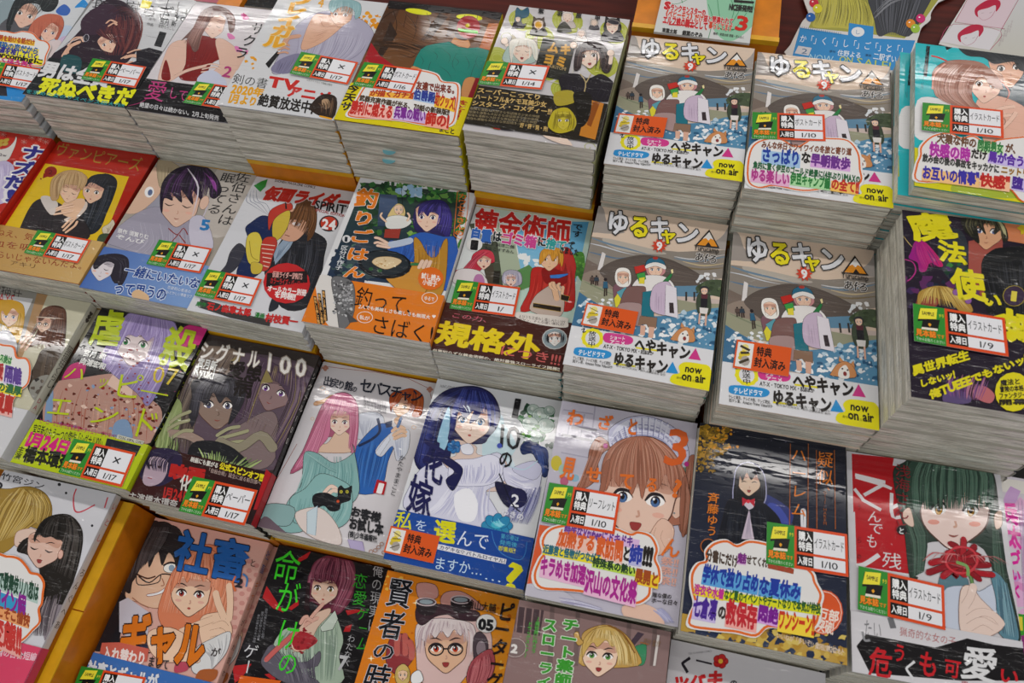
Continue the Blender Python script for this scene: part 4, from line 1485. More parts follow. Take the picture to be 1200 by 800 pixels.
def a_magic():
    F(900, 200)
    bg('241c2a')
    B('30343c', '800,320 860,270 920,300 940,420 880,520 820,470 800,400')
    P('9c4e44', '940,330 1100,300 1100,480 1010,520 1060,660 940,520')
    P('c87a50', '1070,225 1200,240 1400,300 1300,360 1080,320')
    P('d89050', '1180,260 1300,250 1300,330 1210,330')
    B('8a1c7c', '690,330 730,330 780,380 820,440 800,450 760,430 740,470 710,470 700,430 660,410 670,380', g=('c02060', 1, 0))
    S('c83a80 5a1c6a', 14, 4, '690,340 690,390 720,460', '740,340 790,400 815,445')
    L('b03080', 5, '640,415 680,430 692,470 670,505 645,520')
    L('b8a060', 4, '630,300 660,340 680,360', True)
    K('2a5a34 3a7a3c 1c3a2a 4a3060', 26, (840, 420, 950, 620), 6, 18, 4)
    K('3a2a50 5a2a5a 1c2434', 50, (630, 480, 1000, 800), 8, 28, 5)
    B('191a1c', '1000,440 1040,380 1110,360 1300,380 1400,700 1060,680 1020,600', DK, 1)
    S('2c2e34 0a0a0c 3c3e44', 50, 5, '1010,440 1030,540 1070,680', '1300,400 1300,520 1300,690', 5)
    face(1030, 285, 74, .05, 'd4a07c', '5a6a9c', -.25, blush=False, sh='a87458', lash='1a1818')
    B('22221c', '905,225 960,215 1060,218 1110,260 1125,320 1100,330 1090,280 1060,300 1060,255 1010,250 1020,300 980,260 990,340 950,310 920,280', DK, 1.5)
    S('3c3a30 14140e 6a6648', 50, 4, '930,225 920,260 950,310', '1080,225 1110,270 1110,330', 6)
    S('b8b488 8a8660', 8, 5, '1060,225 1085,250 1100,290', '1075,225 1105,265 1118,310')
    B('8a3a30', '700,600 740,570 800,600 780,640 700,640')
    B('a8843c', '700,590 720,560 790,540 870,555 930,600 960,660 900,660 860,620 800,600 740,590 705,640', '4a3818', 1.5)
    S('c8a858 6a4c20 e0c878', 40, 4, '760,548 730,570 710,620', '840,545 900,600 950,655', 7)
    for x, y in ((880, 570), (938, 610)):
        E('8a5a9a', x, y, 16, 15, 0, '3a2050', 2)
    star('c8b020', 1205, 270, 26, 40, 6)
    for ch, q in (('魔', '625,205 830,190 690,335'), ('法', '790,320 925,340 800,425'), ('使', '845,450 1005,470 870,600'), ('い', '990,560 1090,575 1000,635'), ('の', '1020,650 1180,660 1020,780')):
        T('dcd01e', ch, q, .04)
    T('dcd01e', '嫁', '1090,640 1290,680 1120,800', .05)
    E('3a2a40', 1152, 588, 52, 48, 0, 'a09030', 3)
    T('d8c84a', '1', '1136,560 1172,565 1130,612', .02)
    F(900, 380)
    B('5a4a74', '820,330 860,300 940,330 940,370 830,370')
    B('b8686c', '960,310 1010,290 1060,330 1040,370 980,350')
    S('7c4a8c 3a2450 c08090', 30, 5, '850,230 830,280 840,340', '1040,250 1020,310 1000,360')
    T('dcd01e', '異世界転生', '670,195 935,118 680,245', .05)
    T('dcd01e', 'しないッ!', '705,262 870,215 712,300', .05)
    T('dcd01e', '俺TUEEEでもないッ!!', '748,312 1215,135 762,355', .05)
    E('dcd01e', 1148, 318, 86, 92)
    for k, s_ in enumerate(('魔法と', '冒険の本格', 'ファンタジー', '開幕!')):
        T('2a2418', s_, f'{1085-k*3},{262+k*30} {1180+k*14},{252+k*32} {1088-k*3},{292+k*30}', .04)


def t_magic():
    F(900, 200)
    tag('674,628 1103,697 680,803', 'イラストカード', '1/9')
def a_glasses():     # two girls, one blonde, one brown-haired with glasses
    F(0, 320)
    bg('c4c0a8')
    P('8e8c86', '-120,20 200,60 130,300 60,520 -150,640')
    P('a8845c', '185,55 240,62 130,330 60,500 30,500 120,280')
    T('3c3a38', '荷描荘', '-40,40 110,65 -50,100', -.01)
    P('d0d0d2', '-120,85 155,120 60,330 -120,340')
    T('c03038', 'DAYS', '-30,85 70,100 -38,135', -.01)
    B('c8982c', '-20,140 20,125 90,135 115,170 110,250 80,330 40,260 -20,230 -60,260', '7a5a18', 1.5)
    S('e6c058 a07820', 30, 3, '0,132 -30,200 -40,260', '80,140 108,200 80,310', 3)
    face(45, 205, 40, .1, 'e8c8b0', '3a64b0', .05)
    B('c8982c', '-20,190 -10,145 40,124 90,138 112,175 90,190 60,165 30,200 10,175 -5,220')
    B('c8c8d0', '-20,290 40,270 80,330 60,400 -60,400', DK, 1.5)
    B('5c3a2c', '185,220 210,165 260,152 305,170 312,230 305,320 300,380 240,370 200,330 120,350 170,290', DK, 1.5)
    S('7c5444 3a2018 8c6450', 60, 3.5, '230,160 180,230 110,340', '300,170 310,250 290,380', 4)
    face(205, 240, 34, .1, 'dcb8a0', '5a4a3a', -.5, gl='3a2a28')
    B('5c3a2c', '180,215 200,170 250,152 285,165 260,200 225,200 195,225')
    S('8c6450 3a2018', 14, 3, '215,160 195,190 188,215', '270,165 250,195 225,205', avoid=False)
    L('d8c8b8', 5, '170,205 230,210 300,215', True)
    fingers('dcb8a0', 12, '100,350 130,310 150,295|120,360 145,325 160,310|95,330 120,300 138,290')
    B('4a3e34', '200,360 270,340 330,380 350,460 340,640 180,600 130,520 170,420', DK, 2)
    S('6a5a4c 2a221c', 40, 4, '210,370 190,460 180,600', '320,380 330,480 320,620', 5)
    B('8a8880', '160,500 240,480 300,560 200,620 140,560')
    K('2c2824 5a5048 7a6c5c', 40, (150, 480, 320, 660), 5, 16, 6)
    band('0,620 160,660', 'cfcfd2')


def t_glasses():
    F(0, 320)
    card('-60,330 20,335 70,345 85,395 130,400 150,440 140,520 95,560 60,610 20,640 -80,640 -120,480',
         [('2c7a3a', 'b8d8a8', 'キス後は', '-10,372 65,395 -20,410'), ('b03030', 'e8a098', '可愛', '-30,415 25,428 -38,490'), ('5a3a90', 'c8b8e0', '隔離', '30,430 110,450 22,510'),
          ('2a6a3a', 'e8d830', '中の濃厚', '-40,500 110,535 -48,545'), ('b83028', 'e8b0a8', '冷蔵庫', '-50,545 70,575 -60,640')])


def a_happyend():
    F(0, 320)
    bg('1a181a')
    K('a82a68 c82a78', 70, (300, 180, 980, 760), 2, 7, 4)
    B('c82a78', '790,300 850,260 900,240 970,250 950,330 880,340 850,370 800,350')
    B('b82a6c', '290,500 330,430 400,420 390,480 340,510')
    K('7c7c30', 10, (230, 560, 400, 700), 3, 8)
    B('b0887a', '260,510 380,490 540,470 640,500 700,580 760,650 720,790 500,800 240,760 200,660 220,570', DK, 1.5)
    S('a86a54 9a5a4a d0a894', 22, 4, '280,520 240,620 230,760', '680,580 700,680 690,790', 3)
    K('5a2418 d8b8a8 8a2a20 7a94b4', 150, (230, 520, 740, 780), 3, 11, 9)
    B('7a94b4', '225,560 250,540 240,720 210,700')
    B('7a94b4', '540,700 600,690 620,780 530,780')
    P('d8b8a8', '540,460 630,470 620,580 560,560 500,520')
    B('8878a8', '560,230 620,180 700,178 780,200 830,250 820,350 790,450 700,620 640,560 480,420 520,300', DK, 1.5)
    face(632, 330, 92, .18, 'd8c8c8', '2f8a4a', -.05, blush=False, sh='b8a0a8', lash='2c2428')
    B('9a88bc', '550,330 560,240 620,182 710,178 790,210 832,262 820,350 770,440 700,600 690,540 740,420 735,330 720,300 690,320 660,290 640,300 600,290 560,350 500,440 480,420', DK, 1)
    S('b8a8d4 7a689c cabfe0 8a78ac', 90, 4, '600,190 560,270 500,400 470,440', '800,220 815,330 760,480 690,600', 5)
    S('b8a8d4 7a689c', 30, 4, '620,190 580,240 560,290', '760,200 770,270 750,320', 7)
    K('8a2028 6a1820', 26, (550, 340, 700, 450), 2, 8, 5)
    K('8a2028', 24, (560, 470, 700, 620), 2, 7, 6)
    for ch, q in (('虐', '455,165 600,175 410,340'), ('殺', '800,235 945,270 730,430')):
        T('b4c41c', ch, q, .03)
    for ch, q in (('ハ', '325,430 430,440 285,500'), ('ッ', '470,470 530,478 445,540'), ('ピ', '545,455 690,470 515,590'), ('ー', '650,510 810,540 640,585'),
                  ('エ', '240,565 360,575 205,675'), ('ン', '420,610 580,620 395,710'), ('ド', '640,600 770,650 590,760')):
        T('b4c41c', ch, q, .0)
    T('c8b020', '07', '725,425 850,445 705,515', .0)
    T('dcdcd8', '宮月 新', '400,355 510,372 385,390', .03)
    T('dcdcd8', '向浦宏和', '385,395 505,425 370,425', .04)
    band('165,685 800,790', 'b4c41c')
    T('b02a60', 'ヒーローなき時代!密着距離のタイムリープサスペンス!!', '190,678 580,762 185,705', .01)
    T('26261a', '宮月新のもう一つの傑作「シグナル100」', '165,705 500,775 150,760', .01)
    F(0, 500)
    P('26262e', '505,55 665,92 640,140 490,110')
    T('d0287a', '1月24日', '150,22 345,70 118,90', .06)
    T('26261a', '主演', '95,90 125,97 65,150', .02, v=True)
    T('26261a', '橋本環奈', '130,88 350,130 105,165', .05)
    P('c8c8b8', '555,38 680,70 672,86 548,56')
    T('2a2a26', 'YOUNG ANIMAL COMICS', '560,42 676,72 556,56', .01)


def t_happyend():
    F(0, 500)
    tag('352,58 642,125 280,215', '×', '1/17')


def a_monster():
    F(150, 400)
    bg('3a3230')
    B('5a4a56', '430,60 620,60 880,130 860,300 740,420 690,600 300,560 200,350 300,120')
    B('7c6a5c', '360,20 520,50 430,180 280,120 300,60')
    S('4a4038 6a5a54 8a7a6a 2a2224', 70, 5, '340,30 260,160 200,380 180,520', '520,60 440,200 330,330 300,520', 6)
    B('8c9a64', '140,330 200,260 250,290 240,400 180,500 130,500', '5a6a3c', 1)
    S('b0bc88 6a7a4c', 16, 3, '220,270 180,360 150,480', '250,320 220,400 180,500')
    B('7c6a6a', '480,420 640,330 700,360 700,520 620,600 400,560 380,500', DK, 1.5)
    face(690, 235, 84, .35, '8a7070', '7c4a9c', -.35, blush=False, sh='6a5458', lash='241a22')
    B('4c3a4c', '560,140 620,70 720,120 850,140 860,280 790,440 700,560 700,420 760,330 740,240 700,190 640,180 600,240 560,330 500,380 540,240', DK, 1.5)
    S('6a5468 2c2030 806a84 9c8a4c', 80, 4.5, '620,90 570,200 530,360', '840,160 840,300 720,520', 5)
    P('8a7c4c', '620,200 650,130 680,190')
    P('8a7c4c', '480,90 530,60 520,110')
    face(420, 300, 98, .05, '8a7468', '5a5a7a', .1, blush=False, sh='6c584e', lash='1c181c')
    B('2c2a30', '300,260 300,190 370,160 440,150 540,200 550,260 520,330 470,390 490,300 460,260 430,290 400,240 370,300 340,280 330,340 300,400 285,330', DK, 1.5)
    S('4a4850 16141a 5c5a64', 60, 4, '380,165 320,220 300,350', '520,200 530,270 480,370', 7)
    T('1f1816', '愛患', '480,85 640,110 460,170', .03)
    T('1f1816', '病', '500,165 590,180 490,255', .03)
    O('9a8478', 34, '200,430 280,440 340,470', '3a2c2c')
    fingers('9c9a78', 16, '200,380 240,350 290,330|190,410 235,385 285,370|210,450 260,420 300,420|420,440 470,410 520,400|430,455 490,440 560,420|450,480 520,470 580,470', '4a4434')
    O('8c8470', 40, '430,470 520,500 620,440 680,500', '3a3028')
    B('202024', '300,480 420,470 520,520 560,600 300,600', DK, 1)
    S('b4c484 8aa060 5a7440', 26, 6, '330,500 350,560 300,640', '640,560 560,600 480,640', 8)
    S('b4c484 7a8c58 4a5a38', 16, 6, '150,400 140,480 120,540', '240,460 230,520 180,560', 9)
    for i, ch in enumerate('シグナル100'):
        n1 = 22 * (ch == '1')
        T('e8e4de', ch, f'{345+i*75-(i>3)*4+n1},{-5+i*13} {412+i*72-n1},{5+i*13} {330+i*75+n1},{85+i*13}', .02, '9a8c80', .04)
    T('d8d8d4', '宮月新', '335,75 425,95 322,120', .04)
    T('d8d8d4', 'Ryuki', '320,112 412,135 308,158', .04)
    for k in range(5):
        L('a8a0a0', 1.5, f'{330+k*70},{280+k*14} {520+k*60},{360+k*18}', True)
    band('110,485 680,625', '3c1a18', g=('241214', 1, 0))
    B('2c2440', '70,540 160,500 250,530 240,620 150,680 60,640')
    B('b09aa8', '95,560 130,540 185,560 190,600 160,660 100,680 70,650', DK, 1)
    S('1c1828 3a3050', 26, 4, '110,520 80,560 90,600', '230,540 200,570 190,620', avoid=False)
    E('3a2a34', 150, 590, 10, 6, .2)
    E('3a2a34', 108, 582, 8, 5, .2)
    L('9a4a54', 4, '95,640 115,645')
    T('d8d4cc', '映画にも繋がる', '300,540 430,572 292,565', .03)
    T('e0d020', '公式スピンオフ!!!!', '436,565 645,625 428,600', .05)
    T('c0a8a0', '「自殺合戦」誕生に迫る前日譚へ', '375,590 628,655 370,612', .0)
    T('b42420', '映画', '205,570 370,600 190,640', .07)
    T('d8d4cc', '化!', '250,620 320,635 238,700', .02)
    T('b42420', '1月24日', '175,680 300,705 165,735', .04)
    T('b8b4b0', '主演橋本環奈', '10,705 240,745 0,745', .02)
    P('a81c22', '650,600 684,630 650,790 590,790')


def t_monster():
    F(0, 500)
    tag('910,235 1212,300 842,397', 'ペーパー', '1/17')


def a_pinkhair():
    F(320, 380)
    bg('d2ced2')
    for w, q in ((2.5, '232,195 730,300 640,680 560,1100 -60,1000 110,560'), ):
        L('9a5a50', w, q.replace(' 640,680', ' 640,690').replace(' 110,560', ' 112,560'), cl=False)
    L('9a5a50', 2.5, '232,195 100,480 -70,860')
    for x, y in ((245, 205), (735, 305)):
        for k in range(4):
            E('b07a68', x + 8 * math.cos(k * 1.6), y + 8 * math.sin(k * 1.6), 8, 6)
    for x, y, r in ((232, 298, 12), (252, 318, 7), (185, 442, 8), (262, 350, 8), (660, 482, 10), (420, 440, 8)):
        L('d8b088', 2.5, [(x + r * math.cos(k), y + r * .8 * math.sin(k)) for k in range(6)], cl=True)
    # butler in a blue waistcoat
    B('c8ccd8', '380,430 470,410 520,440 500,520 410,540 360,500', DK, 1.5)
    S('a0a4b8 e4e6ee', 16, 3, '390,440 400,480 420,530', '500,440 480,490 450,530')
    B('2a62b0', '400,560 490,470 560,480 570,560 540,640 500,780 370,780 360,640', DK, 2)
    S('1c4688 4a86d0 20509a', 36, 5, '420,560 400,640 390,770', '550,520 530,640 490,760', 4)
    L('1c2a50', 12, '490,440 500,500 460,540 400,570')
    face(600, 385, 42, .25, 'e2bc9c', '5a3a2a', -.1)
    B('a84820', '545,350 560,320 600,310 650,300 700,330 705,380 690,430 650,430 665,385 640,365 610,340 590,365 560,390 552,410', DK, 1.5)
    S('d07840 7a2c10 c05c28', 50, 3.5, '590,312 560,350 548,395', '690,320 705,370 680,425', 5)
    P('1c2a50', '525,460 560,450 556,480 530,485')
    B('d0d4e0', '480,590 550,510 600,500 640,500 630,600 580,640 560,570 510,620', DK, 1.5)
    S('a8b0c8 eceef4', 16, 3, '560,520 570,570 580,630', '630,510 626,560 620,620')
    fingers('e2bc9c', 15, '560,500 590,480 615,490|565,520 600,500 622,505|570,535 605,520 620,522|590,470 575,450 590,440')
    O('2a5a94', 12, '600,440 585,480')
    P('d8dce8', '480,600 540,520 550,540 500,615', DK, 1)
    # woman with long pink hair, teal off-shoulder jumper
    B('a85874', '240,360 290,325 350,322 395,370 400,470 370,600 340,560 250,530 180,640 80,700 140,590 190,470', DK, 1.5)
    O('c89870', 20, '200,372 250,355 275,340')
    B('dcbca4', '250,560 300,500 350,510 380,560 360,600 220,600 160,590 175,550', '8a6450', 2)
    face(312, 460, 52, .05, 'e8ccbc', '7a3a5c', .05)
    B('c87494', '245,440 240,370 290,328 350,325 392,372 402,470 385,600 365,590 358,460 355,420 320,400 290,405 270,440 265,520 210,590 190,640 100,670 170,560 215,480', DK, 1)
    S('e8a4bc b05878 d88aa8 984464', 90, 3.2, '270,345 215,450 150,590 90,690', '300,330 265,420 240,520 200,640', 8)
    S('e8a4bc b05878 d88aa8', 40, 3, '300,328 275,370 262,430', '370,340 385,380 360,430', 9)
    S('e8a4bc b05878 984464', 26, 3, '360,370 362,470 352,580', '398,380 398,480 378,600', 10)
    B('84aeac', '150,600 210,605 290,650 380,600 372,560 380,590 400,700 400,800 330,860 250,800 160,960 30,960 70,830 130,760 140,680', DK, 2)
    S('5c8c8c a8ccc8 6c9c9c', 50, 3.5, '160,620 130,730 60,900', '370,620 380,740 320,860', 11)
    S('4e7c7c a8ccc8', 16, 3, '150,590 230,650 300,680', '160,610 240,670 300,700', 12)
    F(150, 400)
    B('86b2b0', '760,740 830,690 900,620 1000,650 1050,700 1040,830 960,880 860,840 780,850', DK, 2)
    S('5c8c8c a8ccc8', 30, 3.5, '800,720 780,790 760,850', '1030,700 1040,780 1000,860')
    fingers('e8ccbc', 15, '920,710 950,680 975,690|930,725 960,700 980,702')
    B('1c1c20', '865,740 880,715 930,710 980,730 985,690 1000,676 1015,690 1035,685 1050,678 1045,720 1040,745 1000,760 990,790 950,795 920,770 880,780', '000000', 2)
    for x in (1000, 1028):
        E('c8c040', x, 705, 7, 8)
        E('101010', x, 705, 2, 6)
    E('c8502c', 985, 750, 7)
    F(200, 600)
    B('dccec8', '590,0 700,-20 780,60 800,150 720,140 650,110 600,60', '8a7468', 2)
    P('c4d4dc', '640,0 690,-30 680,110 640,100', '6a8a9c', 2)
    B('86a8a8', '410,0 470,-40 580,-20 560,60 480,60 430,40', DK, 2)
    B('6a5a64', '395,90 440,20 500,60 560,120 520,150 400,110')
    P('b4a8cc', '830,128 900,140 915,205 850,190', '8a7aa8', 2)
    F(320, 380)
    for i, (ch, z) in enumerate(zip('出戻り館の', (0, 0, 4, 0, 14))):
        T('1f2434', ch, f'{240+i*34},{240+i*8+z} {282+i*33-z},{247+i*8+z} {232+i*33},{288+i*7}', .02)
    for i, ch in enumerate('セバスチャン'):
        s_ = (0, 4, 2, 2, 12, 0)[i]
        T('1f2434', ch, f'{412+i*48},{248+i*10+s_} {470+i*48},{260+i*10+s_} {402+i*47},{318+i*9}', .02)
    T('6a6a70', 'The maid and the young butler', '425,330 535,362 422,392', -.005)
    T('3a3a40', 'かたやままこと', '595,610 625,618 545,800', .0, v=True)
    P('b41824', '488,728 534,740 520,800 470,790')
    T('f0eaea', '1', '500,742 522,747 486,790', .06)
    F(200, 600)
    T('26262a', 'お客様', '850,-30 990,5 840,18', .05)
    T('26262a', 'お試し本', '840,18 1000,52 834,80', .05)
    T('26262a', '(株)少年画報社', '835,85 970,112 832,118', .03)
    for x, y in ((975, 165), (960, 180), (990, 150), (1000, 190), (940, 185)):
        L('a87a64', 2.5, [(x + 9 * math.cos(k), y + 8 * math.sin(k)) for k in range(6)], cl=True)


def a_bride():
    F(450, 440)
    bg('d8dade')
    T('5a5a62', 'HAKUSENSHA', '265,40 350,52 262,56', 0)
    B('b8d4e0', '560,200 480,100 560,300 620,450 500,380 540,260', g=('d4e4ec', 1, 0))
    B('c4dce4', '500,140 560,220 620,330 560,400 460,380')
    # bouquet
    K('2c5c3a 3c7a48 1f4430', 46, (640, 150, 790, 330), 8, 22, 4)
    B('1c2c5c', '640,330 690,300 760,360 770,460 740,470 700,370 650,370', DK, 1)
    B('243c7c', '690,330 760,340 770,400 740,460 720,400')
    S('3c5ca8 101c44', 14, 4, '700,330 720,400 740,460', '750,340 770,400 765,460')
    for x, y, r in ((700, 160, 30), (735, 185, 40), (775, 165, 26), (685, 225, 38), (760, 235, 40), (710, 285, 32)):
        E('bcccc4', x, y, r, r * .85, .2, '5a7a6c', 2)
        for k in range(4):
            L('8aa49c', 2.5, [(x + (r * (.75 - .17 * k)) * math.cos(j * .8 + k), y + (r * (.62 - .14 * k)) * math.sin(j * .8 + k)) for j in range(6 - k)])
        E('e0e8e2', x - r * .2, y - r * .2, r * .25)
    K('7ab04c 4c8c3c', 8, (640, 190, 740, 290), 5, 12)
    # bride
    B('1a1c4c', '230,120 290,70 360,52 440,52 510,90 545,170 530,240 490,290 460,320 330,330 300,440 240,520 200,470 150,420 140,330 170,220', DK, 1.5)
    S('2c3474 0e1030 3a4490 141640', 90, 5, '380,55 240,130 180,260 150,400', '430,60 300,160 260,330 220,480', 3)
    B('98c4dc', '250,300 300,150 310,200 300,310 270,360')
    B('dcc4b8', '330,300 430,330 440,370 560,390 580,460 560,540 300,520 260,450 300,390 340,370', '8a7068', 1.5)
    B('d4d4e6', '170,440 260,400 310,440 420,410 530,360 570,420 560,500 480,540 510,600 560,700 520,760 300,760 120,640 90,600 110,540', '5a5c7c', 2)
    B('dedeee', '300,470 320,400 420,390 500,370 550,400 555,460 500,510 400,520 320,510', '7a7c9c', 2)
    S('b4b4d4 f0f0fa a8a8cc', 50, 4, '310,430 300,480 330,512', '540,400 545,460 500,505', 5)
    S('b4b4d4 f0f0fa', 40, 5, '300,520 240,600 180,640', '500,520 490,620 500,700', 6)
    B('f0f0f6', '330,560 400,530 440,600 420,680 350,670')
    B('d4d4e8', '560,430 620,440 680,480 740,440 720,560 700,560 620,540 570,500', '5a5c7c', 2)
    S('b4b4d4 f0f0fa', 24, 4, '580,450 640,490 700,480', '590,500 650,530 710,540')
    B('c8c8e0', '600,440 700,400 740,440 700,490', '5a5c7c', 1.5)
    L('bcd4e4', 5, '560,420 600,430 660,440 720,400')
    face(410, 215, 92, .13, 'e6ccbc', '2c6ca4', 0, lash='181c44', mouth='o')
    B('1f2260', '310,240 320,150 360,70 440,58 510,100 540,190 520,250 500,190 470,150 440,200 400,225 420,165 380,200 350,170 330,260 300,300', DK, 1)
    S('343c8c 101440 4858ac', 70, 5, '370,62 330,140 310,250', '480,80 520,150 525,240', 7)
    S('e0ecf8', 3, 5, '370,140 385,160 392,180', '395,135 405,150 410,175', avoid=False)
    B('1a1c4c', '290,380 330,400 370,440 350,500 320,540 290,490 330,450 280,410', DK, 1.5)
    for k in range(7):
        E('2870b0', 330 + 18 * math.cos(k * .9), 335 + 15 * math.sin(k * .9), 17, 13, k * .9, '12406c', 2)
    E('1c548c', 330, 335, 12)
    B('e4e4ee', '360,330 400,320 420,345 410,370 370,365', '8a8ca8', 1.5)
    B('1c1c3c', '520,500 600,520 680,560 700,620 640,640 560,600', DK, 1)
    S('8a8cb4 4a4c84 c8cae4', 50, 4, '640,540 600,600 560,680', '740,520 720,600 680,700', 9)
    E('23234c', 625, 575, 48, 48)
    T('e8e8f0', '2', '598,550 640,558 590,612', .02)
    for k in range(8):
        E('2c88b4', 530 + 40 * math.cos(k * .8), 705 + 26 * math.sin(k * .8), 34, 24, k * .8, '124c78', 2)
    E('3cb0c8', 530, 700, 28, 18)
    S('8cd4e4', 10, 3, '500,680 520,700 540,715', '540,670 555,695 570,700')
    L('15162c', 5, '540,460 600,600 640,640')
    for ch, q in (('1', '612,100 650,105 592,200'), ('10', '545,215 650,235 535,340'), ('の', '545,340 612,355 530,430'), ('花', '190,270 290,330 170,470'), ('嫁', '130,450 240,500 100,640')):
        T('1c1c50' if ch in '花嫁' else '16161c', ch, q, .02 if len(ch) < 2 else .0)
    E('3c50b4', 542, 330, 12)
    T('e6e6f0', 'ゆきの', '555,622 660,650 548,655', .02)
    band('75,625 700,768', '1c4a9c', g=('1a4494', 1, 0))
    F(400, 600)
    T('d8d41c', '私', '262,-10 350,5 240,75', .01)
    T('c8dcf0', 'を', '350,30 410,42 340,85', .0)
    T('d8d41c', '選', '440,30 545,45 425,140', .03)
    T('dce4f0', 'んで', '545,75 700,100 535,160', .0)
    for k, s_ in enumerate(('第①巻は', '発売後', '即重版!!')):
        T('4ca8c8' if k < 2 else 'd8d41c', s_, f'{750-k*6},{100+k*28} {835-k*8},{115+k*28} {746-k*6},{125+k*28}', .01)
    L('3a7cc0', 3, '705,90 720,150 760,200 830,225 860,200 870,140')
    P('dcdce2', '455,150 775,222 770,245 450,175')
    T('2c3a5c', 'カゲキな♡バトルロイヤル!', '462,154 770,222 458,174', .02)
    T('c4dcf0', 'ますか…', '440,205 670,240 430,270', .0)
    T('c4dcf0', '…', '670,262 760,280 664,320', .0)
    T('dcd41c', '?', '785,225 862,240 760,360', .03)


def t_bride():
    F(400, 600)
    sticker('235,66 464,116 200,190')


def a_maid():
    F(620, 400)
    bg('bcb8c6')
    for q in ('160,320 300,340', '155,435 305,465', '175,390 320,410', '200,330 180,440', '260,340 240,450', '310,300 290,480', '150,520 280,545'):
        L('a09cae', 6, q)
    P('8c8a94', '200,395 320,412 316,424 196,408')
    P('8c8a94', '155,430 300,460 298,472 152,442')
    E('c8b83c', 128, 570, 26, 36)
    E('a4c0b4', 160, 600, 22, 26)
    E('b8607c', 165, 655, 20, 22)
    E('8ab0c4', 215, 640, 20, 18)
    B('6c7c68', '660,620 780,600 790,780 700,820 640,780')
    star('d8c060', 730, 820, 18, 30, 5)
    # hair back
    B('9c6450', '300,470 330,445 370,470 380,500 350,520 325,560 320,640 260,690 220,690 270,600 280,520', DK, 2)
    S('c8907a 70402e b47c66', 40, 4, '300,470 275,560 225,690', '360,480 330,560 280,680', 3)
    B('9c6450', '740,560 780,540 776,700 740,900 700,860 730,700', DK, 1.5)
    S('c8907a 70402e', 24, 4, '745,570 735,700 715,860', '775,560 770,700 740,880')
    # frilled head-dress
    B('c4c4dc', '370,430 400,390 470,355 560,350 650,385 720,440 750,520 735,570 690,560 660,500 600,460 520,450 440,460 385,500', DK, 2)
    S('eceef8 8a8ab0 d8d8ec', 50, 7, '380,440 430,385 520,355 620,375 720,450', '390,490 440,460 520,448 620,470 690,550', 4, False)
    for k in range(17):
        t = k / 16
        a = math.pi * (1.08 + .84 * t)
        L('8486ac', 4, [(560 + 190 * math.cos(a), 560 + 205 * math.sin(a)), (555 + 155 * math.cos(a), 570 + 125 * math.sin(a))])
        B('dcdcec', f'{560+178*math.cos(a)},{560+190*math.sin(a)} {558+182*math.cos(a+.07)},{562+196*math.sin(a+.07)} {555+150*math.cos(a+.05)},{568+135*math.sin(a+.05)}')
    L('2c2a34', 4, '390,500 450,460 530,445 610,465 690,560', cl=False)
    B('a86c56', '340,640 355,540 400,480 480,448 560,448 640,480 700,560 740,640 760,800 700,860 400,860 330,760', DK, 2)
    F(450, 440)
    E('dcb8a0', 1110, 505, 0, 0)
    F(600, 580)
    B('e2bca8', '740,60 780,10 808,30 800,80 765,110', '8a5a48', 2)
    face(595, 20, 172, .14, 'e4c2b0', '4c6c9c', -.0, es=1.1, jaw=1.1, mouth='open', lash='2a2226')
    B('e2bca8', '640,200 700,110 760,160 730,260 660,280', '8a5a48', 2)
    fingers('e2bca8', 26, '700,250 680,200 690,160', '8a5a48')
    E('8a8c8c', 760, 85, 5)
    F(620, 400)
    B('a86c56', '335,660 350,550 400,480 480,448 570,450 650,490 710,570 745,660 720,720 700,640 670,700 640,620 600,700 560,640 530,740 510,660 480,720 450,650 420,680 390,640 360,700', '5a3020', 2)
    S('c8907a 7c4a38 b87e68 d8a890 8c5844', 120, 4.5, '470,450 400,500 360,590 350,680', '580,452 670,520 720,600 735,700', 5, False)
    B('9c6450', '340,640 350,580 380,560 350,720 340,840 318,800', DK, 1)
    B('9c6450', '720,640 745,660 750,820 720,920 705,800', DK, 1)
    S('c8907a 70402e', 16, 4, '728,650 730,740 715,900', '745,670 750,760 730,880', 6, False)
    E('b02a7c', 358, 490, 11, 12)
    E('b02a7c', 738, 575, 11, 12)
    # title
    for ch, q in (('わ', '185,312 265,325 170,392'), ('ざ', '325,340 398,350 310,412'), ('と', '465,355 520,362 450,440'), ('見', '165,535 230,548 140,642'),
                  ('せ', '270,580 345,590 262,660'), ('て', '425,605 500,618 415,690'), ('る', '555,630 612,640 540,705'), ('?', '685,640 722,648 665,730')):
        T('e0702c', ch, q, .035)
    T('d8622a', '3', '655,395 765,410 620,580', .02)
    F(600, 580)
    T('e0702c', 'ん', '710,190 800,205 690,290', .02)
    for k in range(3):
        T('e0a898', '祭!!', f'{700-k*6},{285+k*45} {785-k*6},{300+k*45} {694-k*6},{325+k*45}', .02)
    T('2c2628', '陰な僕の', '660,455 750,465 656,480', .02)
    T('2c2628', 'ホーな日々', '655,480 780,495 650,506', .02)
    P('d85c34', '130,140 190,150 75,475 60,470')
    B('c0bcc8', '60,420 200,430 300,500 260,560 60,500')
    S('8a86a8 e4e4f0', 30, 4, '220,480 320,500 420,530', '240,540 340,560 440,570', 8)
    B('e2bca8', '520,520 620,510 700,560 700,640 540,580')
    S('9a9ac0 d8d8ec', 16, 5, '660,540 690,560 720,600', '700,530 730,560 760,600', 9)


